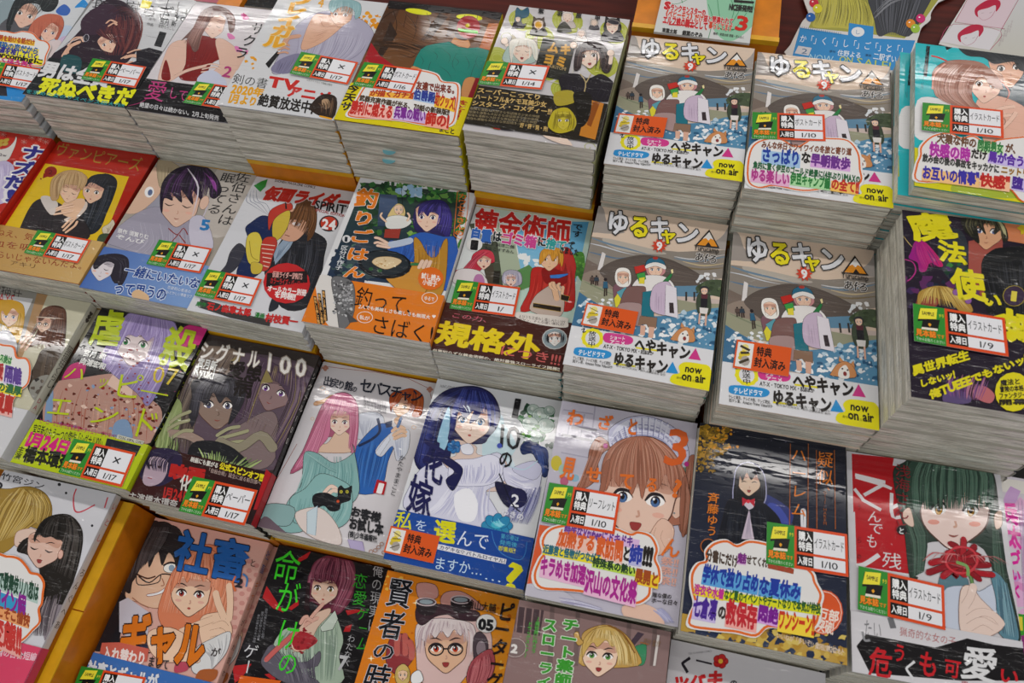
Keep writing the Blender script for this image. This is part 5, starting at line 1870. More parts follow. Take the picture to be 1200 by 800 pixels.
def t_maid():
    F(600, 580)
    card('130,210 170,155 260,135 380,140 480,150 560,180 600,170 660,190 690,250 680,300 700,350 700,410 660,430 650,480 600,515 540,510 460,470 400,480 330,460 230,450 120,440 90,380 120,300 140,270',
         [('6a3a90', 'd8b4dc', '特殊なVtuberにドキドキ…', '250,135 600,200 240,185'), ('d8602c', 'ecc0b0', '加熱する', '225,160 400,190 205,240'), ('d8602c', 'ecc0b0', '家訪問', '400,190 525,215 390,290'), ('2a2624', None, 'と', '520,235 565,243 512,310'),
          ('2f3fa0', 'b8b8e0', '姉', '555,230 615,240 545,320'), ('25201e', None, '!!!', '618,235 665,245 606,330'),
          ('2c6a7a', 'e8d82c', '近藤君と怪物がつながる', '150,230 420,280 142,275'), ('25402a', 'b8d850', '特殊系の熱い', '380,290 580,335 374,335'), ('a04a20', 'f0c830', '展開と', '580,340 690,365 572,410'),
          ('a8288c', 'e8b8d4', 'キラめき加速', '140,280 350,330 128,375'), ('a8288c', 'e8b8d4', '沢山の文化祭', '350,345 590,405 335,455')])
    heart('c82a2c', 615, 445, 40)
    F(450, 440)
    tag('775,504 1108,561 738,686', 'リーフレット', '1/10')


def a_night():
    F(750, 500)
    bg('20222c', ('2a3044', 0, -1))
    B('343c74', '520,300 640,340 720,420 640,520 480,480 420,380')
    B('4450a0', '600,360 650,370 700,450 650,470 600,430')
    K('5c5a70 3a3c50', 40, (300, 60, 900, 480), 1.5, 4, 6)
    K('8c6c20 a88028 6c5418 c09030', 190, (262, 0, 410, 130), 3, 14, 3)
    K('8c6c20 a88028 6c5418', 60, (262, 120, 350, 210), 3, 11, 5)
    K('d08a20', 20, (330, 0, 460, 110), 3, 9, 7)
    L('dcdce0', 10, '760,480 758,400 765,390 772,400 772,480')
    # laughing girl in a dark blazer
    B('18181c', '440,260 450,200 480,172 520,168 560,190 585,240 590,330 560,370 450,370 435,320', 'a4a4c4', 4)
    face(512, 262, 54, .05, 'dcc0a8', '3a3a4a', 0, eyes='up', mouth='open', blush=False)
    B('18181c', '452,270 455,205 490,175 535,175 575,215 585,280 562,262 545,225 520,250 500,215 480,255 468,230 462,280')
    S('3a3c48 0a0a0e 5c5c74', 26, 3, '470,190 452,240 446,330', '560,195 585,250 582,340', 4)
    B('1c1e26', '370,500 385,440 410,350 450,340 500,370 560,350 620,390 660,450 650,540 440,570 370,540', DK, 1.5)
    S('30343f 0e1016', 30, 3, '420,360 400,440 390,540', '600,390 620,460 620,540')
    P('ccc0cc', '480,345 540,350 530,380 510,390 490,370')
    P('c4b4c4', '510,390 535,530 475,525')
    S('a094a8 dcd0dc', 10, 3, '510,395 500,450 485,520', '514,395 520,460 528,525')
    P('b82838', '478,330 505,345 480,372')
    P('b82838', '508,346 538,336 535,375')
    E('d83848', 507, 350, 9)
    for i, ch in enumerate('疑似'):
        T('d87a28', ch, f'{832-i*0},{112+i*82} {908},{120+i*82} {828},{188+i*82}', .0)
    T('d87a28', '、', '880,255 925,262 872,300', .0)
    for i, ch in enumerate('ハーレム'):
        T('d87a28', ch, f'{708},{95+i*85} {785},{105+i*85} {703},{160+i*86}', .0)
    for x0, x1 in ((704, 700), (788, 786), (826, 828), (910, 915)):
        L('b0622a', 2.5, f'{x0},{80 if x0<800 else 110} {x1},480')
    T('a05a28', 'GIJI-HAREM', '858,300 874,302 858,460', .0, v=True)
    for i, ch in enumerate('斉藤ゆう'):
        T('d87a28', ch, f'{318-i*2},{305+i*52} {374-i*3},{312+i*52} {313-i*2},{355+i*52}', .01)
    E('b0622a', 318, 560, 36)
    E('20222c', 318, 560, 32)
    F(750, 600)
    P('b89440', '180,470 975,640 970,760 150,640')
    K('26304a c8a84c a88030 303c54', 90, (200, 480, 970, 700), 10, 30, 8)
    K('d0b860 b08830', 40, (200, 560, 960, 720), 8, 24, 9)
    E('d8582c', 860, 470, 90, 105)
    E('ecd8c8', 860, 470, 84, 99)
    E('d8582c', 860, 470, 81, 96)
    T('ecdcd0', '万部', '835,440 935,465 828,495', .03)
    T('ecdcd0', '突破!', '835,495 910,512 828,560', .03)
    T('dcc8b0', 'いいねが「多いぞ!」2つ、大ヒット', '640,560 960,640 636,590', .01)
    T('dcc8b0', '第1位!第2位も!', '820,610 950,640 816,640', .02)


def t_night():
    F(750, 600)
    card('300,180 340,140 400,128 450,152 510,130 600,145 680,180 760,240 815,285 830,330 860,390 850,440 850,480 830,540 760,580 700,560 600,545 540,590 440,570 330,560 220,540 225,480 245,430 230,360 230,290 260,240 300,225',
         [('4a3a30', None, '分書にだけ', '310,170 460,205 305,230'), ('7a2a80', 'd8b0d8', '魅', '458,190 500,196 452,240'), ('4a3a30', None, 'せてくれる', '500,200 620,225 495,245'), ('a8402a', '9c5030', '本音の', '600,235 720,262 596,262'),
          ('1f3a9c', '5aa0d8', '学休で独り占め', '300,240 560,290 285,330'), ('1f3a9c', '5aa0d8', 'な夏休み', '560,300 755,330 550,385'),
          ('c03090', 'e8d020', '浴衣や水着', '255,335 395,362 248,385'), ('2a5a2a', 'd8d820', 'など夏のイベントやデートなりで本気が伸投', '395,360 845,430 390,410'),
          ('4a2a90', 'c8b8e4', '七倉凛', '255,388 365,410 240,490'), ('3a302c', None, 'の', '365,430 405,440 360,500'),
          ('c02a34', 'f0a8a0', '救保存', '405,405 550,435 395,525'), ('7a2090', 'd8a0e0', '悶絶', '555,430 650,452 546,510'), ('c83820', 'f0d040', 'ワンシーン!!', '650,450 820,480 640,550')])
    heart('c02a2c', 785, 330, 36)
    F(750, 500)
    tag('592,447 967,506 588,643', 'イラストカード', '1/10')


def a_teal():
    F(950, 600)
    bg('cccace')
    P('b41c24', '200,-250 560,-190 480,180 470,290 215,250')
    F(900, 380)
    P('b41c24', '392,605 590,625 560,800 400,880')
    F(950, 600)
    L('d8d4d6', 14, '208,-175 350,-140')
    for q in ('210,-165 330,-130 380,-110', '250,-80 340,-130', '240,-60 330,-10', '380,-90 385,20 460,10', '460,-60 380,-20', '205,-110 245,-60'):
        L('d8d4d6', 13, q)
    for ch, q in (('ん', '265,-15 335,-5 262,45'), ('で', '270,40 345,50 265,100'), ('も', '262,95 320,105 255,165')):
        T('d8d4d6', ch, q, .0)
    for ch, q in (('う', '218,-40 240,-36 214,-10'), ('ら', '216,110 242,115 214,145'), ('め', '218,190 240,194 214,220')):
        T('5a1014', ch, q, .0)
    T('d8d4d6', '残', '335,180 430,195 330,260', -.01)
    L('d8d4d6', 16, '212,250 250,245 320,200')
    # dark green hair back
    F(1040, 540, 3.077)
    B('2c3c34', '20,40 60,5 120,-30 240,-40 330,-10 380,40 400,160 410,300 450,480 480,640 440,640 380,500 380,400 320,300 120,300 90,400 110,420 80,420 60,250 40,170', DK, 1.5)
    S('486054 1a2620 5c7868', 90, 5, '60,10 50,160 90,300 90,420', '110,-20 90,150 140,260 130,400', 3)
    S('486054 1a2620 5c7868', 90, 5, '340,-5 375,180 385,380 420,520', '380,40 400,200 430,420 475,640', 4)
    B('e0c4b4', '55,185 80,170 95,230 80,235 58,215', '8a6a5a', 1.5)
    B('e0c4b4', '385,195 410,180 412,230 390,245', '8a6a5a', 1.5)
    B('5a7c88', '180,450 220,380 290,430 280,560 230,610 190,600', DK, 1)
    B('c4ccdc', '200,470 280,450 330,470 400,440 420,560 330,640 210,600', '6a7080', 1.5)
    B('5a8494', '370,400 420,430 460,560 470,650 400,620 390,500', DK, 1.5)
    S('3c5c6c 8ab0bc', 26, 4, '390,420 400,520 410,620', '430,440 455,560 465,640')
    face(242, 178, 128, .05, 'e4ccc4', 'b08020', 0, es=.9, blush='dc9484', jaw=1.12, lash='2c2424', brow='6a5048')
    B('344c40', '90,170 60,60 110,-20 240,-35 340,-5 385,70 380,180 350,150 335,120 300,155 280,110 255,150 225,80 190,165 180,130 150,175 140,120 110,190', DK, 1)
    S('5c7c6c 1f302a 486658 6c8c78', 130, 5, '130,-25 90,60 95,175', '330,-10 375,60 370,170', 6, False)
    F(950, 600)
    # red spider lily held in front of the mouth
    L('4c7040', 14, '730,250 755,330 765,460')
    L('6c9458', 6, '735,260 775,400 790,470')
    for k in range(15):
        a = k * .42
        x, y = 705, 235
        r1, r2 = 60 + 34 * math.sin(k * 2.1), 130 + 46 * math.sin(k * 1.3)
        O('a81c28' if k % 2 else '8c1420', 20, [(x + 20 * math.cos(a), y + 16 * math.sin(a)), (x + r1 * math.cos(a + .3), y + r1 * .8 * math.sin(a + .3)), (x + r2 * math.cos(a + .15), y + r2 * .62 * math.sin(a + .15))], '5a0c14', 4)
    for k in range(7):
        a = k * .9 + .2
        L('c83a44', 9, [(705 + 74 * math.cos(a + j * .5), 225 + 62 * math.sin(a + j * .5)) for j in range(4)], True)
    S('b85a5c d09090', 16, 2.5, '640,200 560,190 500,230', '800,220 880,210 960,250', 8, False)
    L('7aa05c', 12, '680,235 730,255 735,300')
    B('e4ccc0', '700,370 750,345 790,400 850,460 900,520 880,560 780,600 700,560', '8a6a5a', 2)
    fingers('e4ccc0', 26, '740,500 790,470 850,480 890,520|720,440 745,400 760,350|740,540 800,510 860,540', '9a7466')
    T('8a2a30', '浅海さんと', '395,-230 470,-215 380,95', -.01, v=True)
    E('1c1a1c', 425, 85, 24, 22)
    T('dcdcdc', 'と', '410,70 440,75 406,102', .03)
    band('200,470 1000,602', 'd0ced2')
    T('7c7c80', 'たい', '245,495 330,505 245,600', .0)
    L('6c6c70', 22, '370,495 385,545')
    T('b06868', '猟奇的な女の子', '415,535 680,585 412,580', .0)
    P('1a181a', '212,628 258,572 580,635 730,592 860,622 1010,640 1010,790 700,790 275,755')
    for ch, c, q in (('危', 'c02028', '275,625 385,640 265,770'), ('う', 'c02028', '385,608 450,620 378,700'), ('く', 'd8d8da', '430,680 510,695 420,780'), ('も', 'c02028', '505,640 600,655 495,770'),
                     ('可', 'c02028', '625,680 705,695 615,770'), ('愛', 'd8d8da', '715,615 885,645 690,780'), ('い', 'c02028', '880,720 980,735 870,800')):
        T(c, ch, q, .02)
    L('8c8c90', 8, '240,560 250,600 275,600')
    T('a03040', '男の子の手紙から', '700,788 1000,830 700,820', .0)


def t_teal():
    F(950, 600)
    tag('220,254 619,346 216,457', 'イラストカード', '1/9')


def a_pinktext():
    F(1040, 540, 3.077)
    bg('cfc8d0')
    P('e0dcd4', '405,60 600,90 600,130 412,110')
    K('d890c0 e0b0d4 c8a0d0', 26, (420, 130, 560, 560), 12, 40, 4)
    S('a88cb0 7c6c8c d0a8cc', 20, 3, '470,140 480,300 490,550', '540,150 550,300 560,560')
    for ch, q in (('兵', '412,145 468,155 415,225'), ('太', '430,228 480,238 432,310'), ('づ', '438,312 478,320 440,375'), ('い', '445,385 478,392 448,430'), ('く', '450,440 482,448 452,490')):
        T('d81c98', ch, q, .05)
    P('3c9a30', '470,550 600,570 600,660 480,640')
    P('e0d040', '472,560 486,562 488,612 474,610')
    B('8c2c78', '440,650 560,640 600,800 470,800')


def a_longhair():
    F(0, 500)
    bg('d0d0d6')
    T('2c2c34', '竹宮ジン', '10,210 215,262 0,245', .01)
    E('2a2a30', 278, 270, 8)
    E('2a2a30', 310, 310, 6)
    T('2c2c34', '2', '-10,255 18,262 -18,298', .05)
    L('c84a58', 6, '358,290 345,330 350,390 380,398 445,365')
    L('c84a58', 6, '505,330 490,380')
    L('c84a58', 6, '375,460 348,510 385,520 340,560 355,570')
    L('c84a58', 6, '305,630 275,690 290,725 320,715')
    E('2a2a30', 432, 463, 6)
    B('a08038', '-40,320 50,290 140,280 210,310 243,370 235,440 190,480 130,470 80,540 20,590 -60,600', '5c4618', 2)
    S('c8a858 705420 e0c884 8c6c28', 110, 4.5, '80,285 0,380 -60,560', '200,305 200,420 100,500 20,600', 3)
    S('c8a858 705420 e0c884', 60, 4, '90,284 150,330 160,440', '215,320 240,390 200,475', 4)
    B('dcc0b0', '75,500 110,480 165,480 170,520 110,560 70,555', '9a7466', 2)
    L('3a2a24', 3, '90,540 105,545')
    B('26221f', '170,500 210,440 260,412 330,415 380,470 388,540 370,640 340,740 300,900 200,900 190,700 170,640 130,600 80,580 110,530', DK, 2)
    S('4a4440 0f0d0c 5a5450', 100, 4.5, '250,415 150,510 90,580', '340,425 380,520 340,720 280,900', 5)
    face(205, 575, 78, .2, 'dcb8a8', '3a2a2a', -.35, eyes='down', mouth='open', blush=False)
    B('26221f', '160,510 200,440 260,412 310,430 300,520 270,530 240,515 210,520 180,505 165,540')
    S('4a4440 0f0d0c', 24, 4, '220,430 180,470 165,515', '290,430 285,480 280,525', 6, False)
    E('dcb0a0', 285, 598, 12, 22, .2, '8a5a4a', 2)
    B('8a8088', '230,860 320,840 330,960 210,1000')
    F(0, 600)
    S('5a5058 3a3438 a89ca0', 30, 5, '200,400 170,480 160,580', '290,380 270,460 240,580', 7)
    band('95,575 235,600', 'c8385c', g=('d84868', 1, 0))
    E('2a1a20', 110, 668, 6)
    T('e8c0cc', '恋と友情の百合短編', '-100,620 180,660 -110,660', .02)


def t_longhair():
    F(0, 500)
    card('-60,610 30,600 90,610 130,650 150,680 190,690 215,730 210,780 205,830 190,860 195,920 160,960 110,1010 40,1040 -60,1040',
         [('2a4a3a', 'b0c8c0', '社畜で歌舞伎リハ恋は', '-40,655 190,735 -50,740'), ('8a2a90', '3a9ac8', 'ヒロイン鰯', '-60,720 130,790 -70,840'),
          ('a04a28', 'e8a068', 'そこそこ愉快', '-30,820 150,880 -40,880'), ('c83c38', 'e8a8a0', '変態!!', '-30,880 110,940 -40,1010')])
    heart('c82a40', 145, 800, 34)


def a_salary():
    F(0, 600)
    bg('d8a89c')
    for k in range(40):
        E('c88c84', 1100 + (k % 4) * 34, 230 + (k // 4) * 44 + (k % 2) * 20, 13, 11)
    T('3a2a28', 'ACTION COMICS', '722,0 780,12 718,16', .02)
    B('2a2426', '600,300 620,200 680,100 690,50 730,40 760,55 830,70 860,130 850,250 830,330 800,350 620,400 570,360', DK, 2)
    B('e0b89c', '600,330 640,240 700,180 830,200 830,330 780,430 720,450 640,420 590,400', '8a5a44', 2)
    L('4a2a20', 6, '640,290 690,310 730,300')
    L('2c2022', 5, '650,300 700,330 760,290 830,300')
    E('ecece8', 800, 262, 34, 22, -.1, '2c2022', 2)
    E('8aa0b4', 805, 262, 14, 16)
    L('2c2022', 7, '765,250 800,235 835,245')
    L('2c2226', 4, '640,300 650,340 740,330 755,290')
    L('a87058', 4, '760,310 770,340 755,345')
    B('e8e8ea', '690,385 740,375 775,355 760,380 700,395', '8a3a34', 2)
    L('a87058', 4, '620,400 660,430 700,448')
    B('2a2426', '590,330 610,200 680,100 710,55 790,50 860,130 860,200 830,330 820,230 790,190 760,250 740,180 700,260 690,200 640,300 620,330 610,380 580,360', DK, 1.5)
    S('4a4244 121012 5a5254', 90, 5, '690,70 630,180 595,330', '800,70 780,130 740,190', 3)
    B('1c1a20', '500,480 560,380 590,400 600,470 560,600 620,640 700,660 400,640 450,540', DK, 2)
    P('c8c4d0', '560,420 600,400 700,470 690,640 560,560')
    P('2c2c44', '620,560 680,550 700,640 640,640')
    # girl with peach hair making a peace sign
    B('d8805c', '790,320 830,250 900,180 980,150 1050,190 1090,280 1080,420 1040,500 960,520 800,560 740,470', '8a4430', 2)
    S('f0a888 b05c3c e09070 f4bca0', 120, 5, '900,180 820,280 770,470', '1040,190 1085,300 1050,490', 4)
    face(893, 385, 92, .1, 'ecc8ac', 'a83a34', 0, es=1.1, mouth='o')
    B('de8a66', '800,380 820,270 900,190 1000,180 1060,270 1040,400 1000,340 980,270 950,320 920,260 880,330 860,300 820,350', '8a4430', 1.5)
    S('f0a888 b05c3c e09070', 70, 5, '880,200 820,280 800,370', '1020,200 1055,300 1035,400', 5)
    B('ecc8ac', '940,500 1010,470 1060,480 1090,560 1040,640 950,620', '8a5a44', 2)
    fingers('ecc8ac', 24, '1075,500 1080,420 1075,345|1050,490 1025,430 1012,380|1000,540 1040,525 1060,545|985,570 1030,560 1050,575|850,560 920,530 1000,500', '8a5a44')
    B('d8d8d8', '920,640 1000,590 1080,560 1070,640 1030,700 960,760 900,740', '5a5a60', 2)
    S('a8a8ac f0f0f0', 24, 4, '930,640 980,680 990,740', '1070,570 1060,640 1020,710')
    B('a85c30', '940,740 1020,740 1000,790 920,790')
    B('b8485c', '830,700 880,690 880,740 820,750')
    B('ecc8ac', '700,560 800,540 900,600 940,700 860,700 760,700 700,640', '8a5a44', 2)
    T('2460ac', '社畜', '845,75 1180,140 800,270', .03, '141c30', .02)
    P('2460ac', '1115,150 1172,215 1110,240')
    T('3a3030', 'と', '1175,215 1205,222 1168,255', .0)
    L('d8703c', 7, '1105,300 1092,335 1105,370')
    L('4a80bc', 7, '1140,290 1160,310 1155,350')
    T('26222a', '2', '1112,305 1148,312 1100,350', .04)
    T('d8741c', 'ギャル', '590,465 980,520 545,680', .05, '3a2018', .03)
    T('3a3030', 'が', '995,630 1040,638 985,675', .02)
    P('c86050', '480,612 560,610 700,640 690,700 560,700 470,660')
    T('ecdcd8', '入れ替わり', '490,625 690,655 480,690', .04)
    T('3a3034', 'まして', '700,670 800,688 690,725', .02)
    F(200, 600)
    band('0,745 240,795', '3a6cb4')
    F(0, 600)
    T('d8dce4', '社畜とギャルが', '420,690 750,760 400,760', .05, '2a4a84', .03)


def t_salary():
    F(0, 600)
    tag('388,722 690,775 330,870', '', '')


def a_green():
    F(200, 600)
    bg('1c1a1c')
    K('2e2c30 141216', 50, (300, 150, 1000, 800), 10, 40, 3)
    for q in ('590,240 600,215 660,180 640,215', '430,400 450,345 530,470 480,450', '550,450 600,410 600,435 565,460', '820,460 870,455 910,460 830,482', '810,560 820,535 850,525 840,560', '290,720 380,710 330,780 300,800', '440,760 540,740 480,790'):
        P('b42428', q)
    B('5a2434', '660,290 690,225 740,200 820,200 865,250 860,340 840,420 780,480 740,470 660,420 630,440 640,350', DK, 2)
    face(718, 360, 68, .1, 'dcbca8', '8a7434', .05, mouth='o', lash='2a1c22')
    B('6c2c40', '650,350 660,260 700,215 780,198 850,230 868,300 850,400 800,470 740,500 720,520 750,440 785,380 770,330 740,320 700,330 670,320 655,400', DK, 1)
    S('9c5468 42182a c0788c 7c3c50', 110, 4.5, '700,215 650,300 645,420', '840,230 862,330 790,470', 4)
    S('9c5468 42182a', 50, 4, '700,215 665,260 660,320', '800,215 800,270 780,340', 5, False)
    P('2a1a1e', '640,330 655,330 650,470 625,450')
    B('a8bca8', '510,570 560,540 640,560 690,520 760,470 790,520 810,600 790,680 800,800 540,800 480,650', DK, 2)
    S('8aa08c c8d8c8 74887a', 70, 4.5, '540,560 500,640 530,790', '780,500 790,620 770,790', 6)
    P('c4d0c4', '700,540 770,460 785,500 760,550 710,560', DK, 2)
    B('dcbca8', '640,500 740,450 745,480 690,540 640,640 580,650 570,600', '8a6454', 2)
    B('605c68', '480,620 540,690 640,700 700,650 690,720 600,740 700,800 540,800 430,720 440,660', DK, 1.5)
    S('7c7884 44404c', 40, 4, '460,650 540,740 560,800', '690,660 680,740 690,800', 7)
    B('a82c34', '570,570 630,560 690,600 640,640 580,640')
    K('8a2028', 26, (540, 540, 700, 660), 3, 9, 8)
    fingers('d8a898', 13, '640,520 670,480 715,430|630,530 660,510 690,495|625,515 640,500 665,510|610,520 625,495 640,490', '7a3a34')
    O('c86460', 18, '450,690 500,640 590,560', '6a2a2a')
    for ch, q in (('命', '500,165 625,185 465,330'), ('が', '515,310 620,330 480,470'), ('け', '520,485 625,505 480,640'), ('の', '515,640 610,655 490,760')):
        T('3ed02c', ch, q, -.005)
    for ch, q in (('恋', '862,280 930,292 848,355'), ('愛', '862,360 928,372 848,435'), ('ゲ', '880,440 935,450 866,505'), ('ー', '885,510 930,518 875,570'), ('ム', '880,575 930,585 865,650')):
        T('34a82c', ch, q, -.005)
    T('b8b8bc', '俺の現実は', '950,240 1000,250 920,560', -.01, v=True)
    T('d0d0d4', 'ゲーム', '350,610 420,622 305,830', -.005, v=True)
    T('b8b8bc', 'わたなべ', '835,570 870,578 800,720', -.01, v=True)
    T('c0c0c4', '7', '795,665 835,672 780,740', .04)
    for k in range(3):
        T('8a8a90', '原作は誰も知らない遊戯', f'{445-k*18},{450+k*14} {458-k*18},{452+k*14} {425-k*20},{590+k*10}', .0, v=True)
    P('d8601c', '330,765 520,790 500,820 310,820')


def t_none(): pass


def a_goggles():
    F(400, 600)
    bg('d87a14', ('e09020', 1, 0))
    K('ecb848 c8680c', 60, (180, 290, 820, 800), 4, 14, 3)
    for x, y in ((350, 425), (140, 685), (270, 690), (180, 540)):
        star('f8f0c0', x, y, 4, 18, 4)
    B('c89088', '355,335 440,340 450,400 370,410', DK, 2)
    B('c89088', '480,380 560,370 640,420 660,460 480,440', DK, 2)
    B('d8b8b4', '360,520 400,480 500,470 620,500 700,560 700,700 660,760 640,640 560,800 380,800 350,640', DK, 2)
    face(490, 640, 100, .0, 'e0b494', 'c83c20', -.02, es=1.1, mouth='open', blush=False, gl='1c1820')
    B('ddd0d0', '350,640 352,530 420,500 520,500 620,530 632,640 612,570 580,545 560,580 530,550 500,588 470,556 440,590 410,560 390,606 370,590', '5a4a50', 2)
    S('f0e8e8 a89098 c8b4b8', 90, 4, '400,500 365,560 355,660', '600,520 625,580 620,670', 4)
    B('3c2830', '350,500 360,440 460,430 620,460 650,480 630,510 540,500 500,480 440,490 380,530', DK, 2)
    for x, y in ((398, 440), (560, 430)):
        B('2c2428', f'{x-42},{y-20} {x-30},{y+34} {x+34},{y+38} {x+46},{y-18}', DK, 2)
        E('4a3e44', x, y - 20, 46, 18, .05, 'c8b8bc', 4)
        E('8a98a0', x, y - 20, 32, 11, .05)
    B('4c4048', '620,590 650,560 685,600 685,680 650,715 622,690', DK, 2)
    E('8a7c84', 655, 640, 24, 40, 0, DK, 2)
    B('a84c54', '610,700 700,640 720,720 680,800 590,800', DK, 2)
    S('d07c80 7c2c38', 50, 5, '620,700 600,750 590,800', '700,660 710,730 680,800', 6)
    B('8c3438', '225,600 260,570 310,580 340,640 330,700 260,760 210,700', DK, 2)
    fingers('b85c54', 22, '262,660 262,610 268,580|300,660 300,610 298,580|330,680 330,640 322,610', '4a1c20')
    B('cbb068', '255,740 290,710 320,740 315,800 260,800', DK, 2)
    face(288, 765, 22, 0, 'e8c4a4', '5a3a2a', mouth='open')
    S('e4cc80 a08840', 16, 3, '262,735 258,760 258,790', '315,735 318,760 318,785')
    B('e8e8e8', '330,760 365,740 385,780 370,800 330,800', DK, 2)
    for ch, q in (('賢', '228,300 345,318 200,440'), ('者', '195,450 315,465 160,590'), ('の', '155,600 265,612 135,690'), ('時', '130,700 250,715 85,830')):
        T('15161c', ch, q, .015, 'd0d0d8', .02)
    for ch, q in (('ピ', '745,415 820,425 725,510'), ('ー', '725,500 800,512 705,585'), ('タ', '715,585 790,598 695,670'), ('ー', '705,670 775,680 685,745'), ('グ', '690,745 760,755 670,820')):
        T('2a1c18', ch, q, .03)
    T('2a2022', '檜山大輔', '592,405 728,430 586,452', .01)
    E('dcdcdc', 680, 522, 48, 44, 0, '8a7a70', 2)
    T('1c1c20', '05', '645,495 715,503 640,550', .06)


def a_fairy():
    F(600, 580)
    bg('8c7270')
    for k in range(5):
        P('74605e', f'{180+k*120},{500+k*30} {200+k*120},{505+k*30} {190+k*120},800 {165+k*120},800')
    P('4c3c40', '20,520 150,540 130,660 10,640')
    for k in range(4):
        L('8c7270', 6, f'{30+k*35},520 {15+k*35},660')
    P('4a3c48', '590,640 620,650 560,720 545,700')
    B('3a8a60', '570,720 600,700 630,705 620,790 570,790', DK, 1)
    B('c49c54', '330,720 330,650 390,615 460,610 530,650 580,720 590,800 330,800', '6a4c20', 2)
    S('e4c484 94702c d8b468 f0dca4', 130, 4.5, '410,610 340,680 320,790', '500,630 575,720 590,800', 4)
    face(412, 755, 84, .1, 'ecccb4', '5c9c4c', .0, es=1.2, mouth='open')
    B('ccaa60', '330,760 335,680 390,625 470,620 540,690 560,790 520,730 500,690 470,712 440,680 400,712 380,690 350,725', '6a4c20', 1.5)
    S('e4c484 94702c f0dca4', 90, 4.5, '390,625 345,690 335,770', '500,640 550,720 560,800', 5)
    L('8a5a24', 5, '450,610 520,650 575,740')
    B('c49c54', '300,690 290,650 310,640 320,670 335,690 315,705', '6a4c20', 2)
    for i, ch in enumerate('チート薬師の'):
        T('3f9a34', ch, f'{240-i*9},{572+i*64} {318-i*9},{585+i*64} {232-i*9},{632+i*64}', .05, 'dce4d4', .05)
    for i, ch in enumerate('スローライフ'):
        T('3f9a34', ch, f'{148-i*7},{572+i*68} {216-i*7},{582+i*68} {140-i*7},{636+i*66}', .05, 'dce4d4', .05)
    T('54b048', '～異世界に作ろう', '112,570 135,573 88,740', .02, v=True)
    T('54b048', 'ドラッグストア～', '76,592 98,595 50,760', .02, v=True)
    E('7c6a68', 15, 715, 50, 44, 0, 'c8b8b4', 2)
    T('e4e0dc', '2', '-2,695 30,700 -8,738', .05)
    P('d4ccc8', '680,655 692,657 672,800 660,800')
    T('8a6a4c', '原作 監修', '620,670 700,684 610,700', .0)
    L('a86c3c', 3, '600,690 640,700')


def a_flower():
    F(750, 600)
    bg('c8c6ca')
    for ch, q in (('く', '190,665 255,680 175,745'), ('ー', '262,670 345,690 255,715')):
        T('26222a', ch, q, .05)
    T('5a5a60', 'TOKYO MANGA COMICS', '225,658 335,645 226,668', .0)
    for k in range(5):
        E('c02424', 378 + 18 * math.cos(k * 1.257), 698 + 17 * math.sin(k * 1.257), 18, 17, 0, '7a1418', 2)
    E('e8b83c', 378, 698, 11)
    for ch, q in (('ツ', '165,760 235,770 150,830'), ('バ', '240,750 310,760 225,820'), ('キ', '325,735 400,745 305,815')):
        T('c02428', ch, q, .06)
    T('26222a', 'の', '425,780 460,786 418,815', .03)


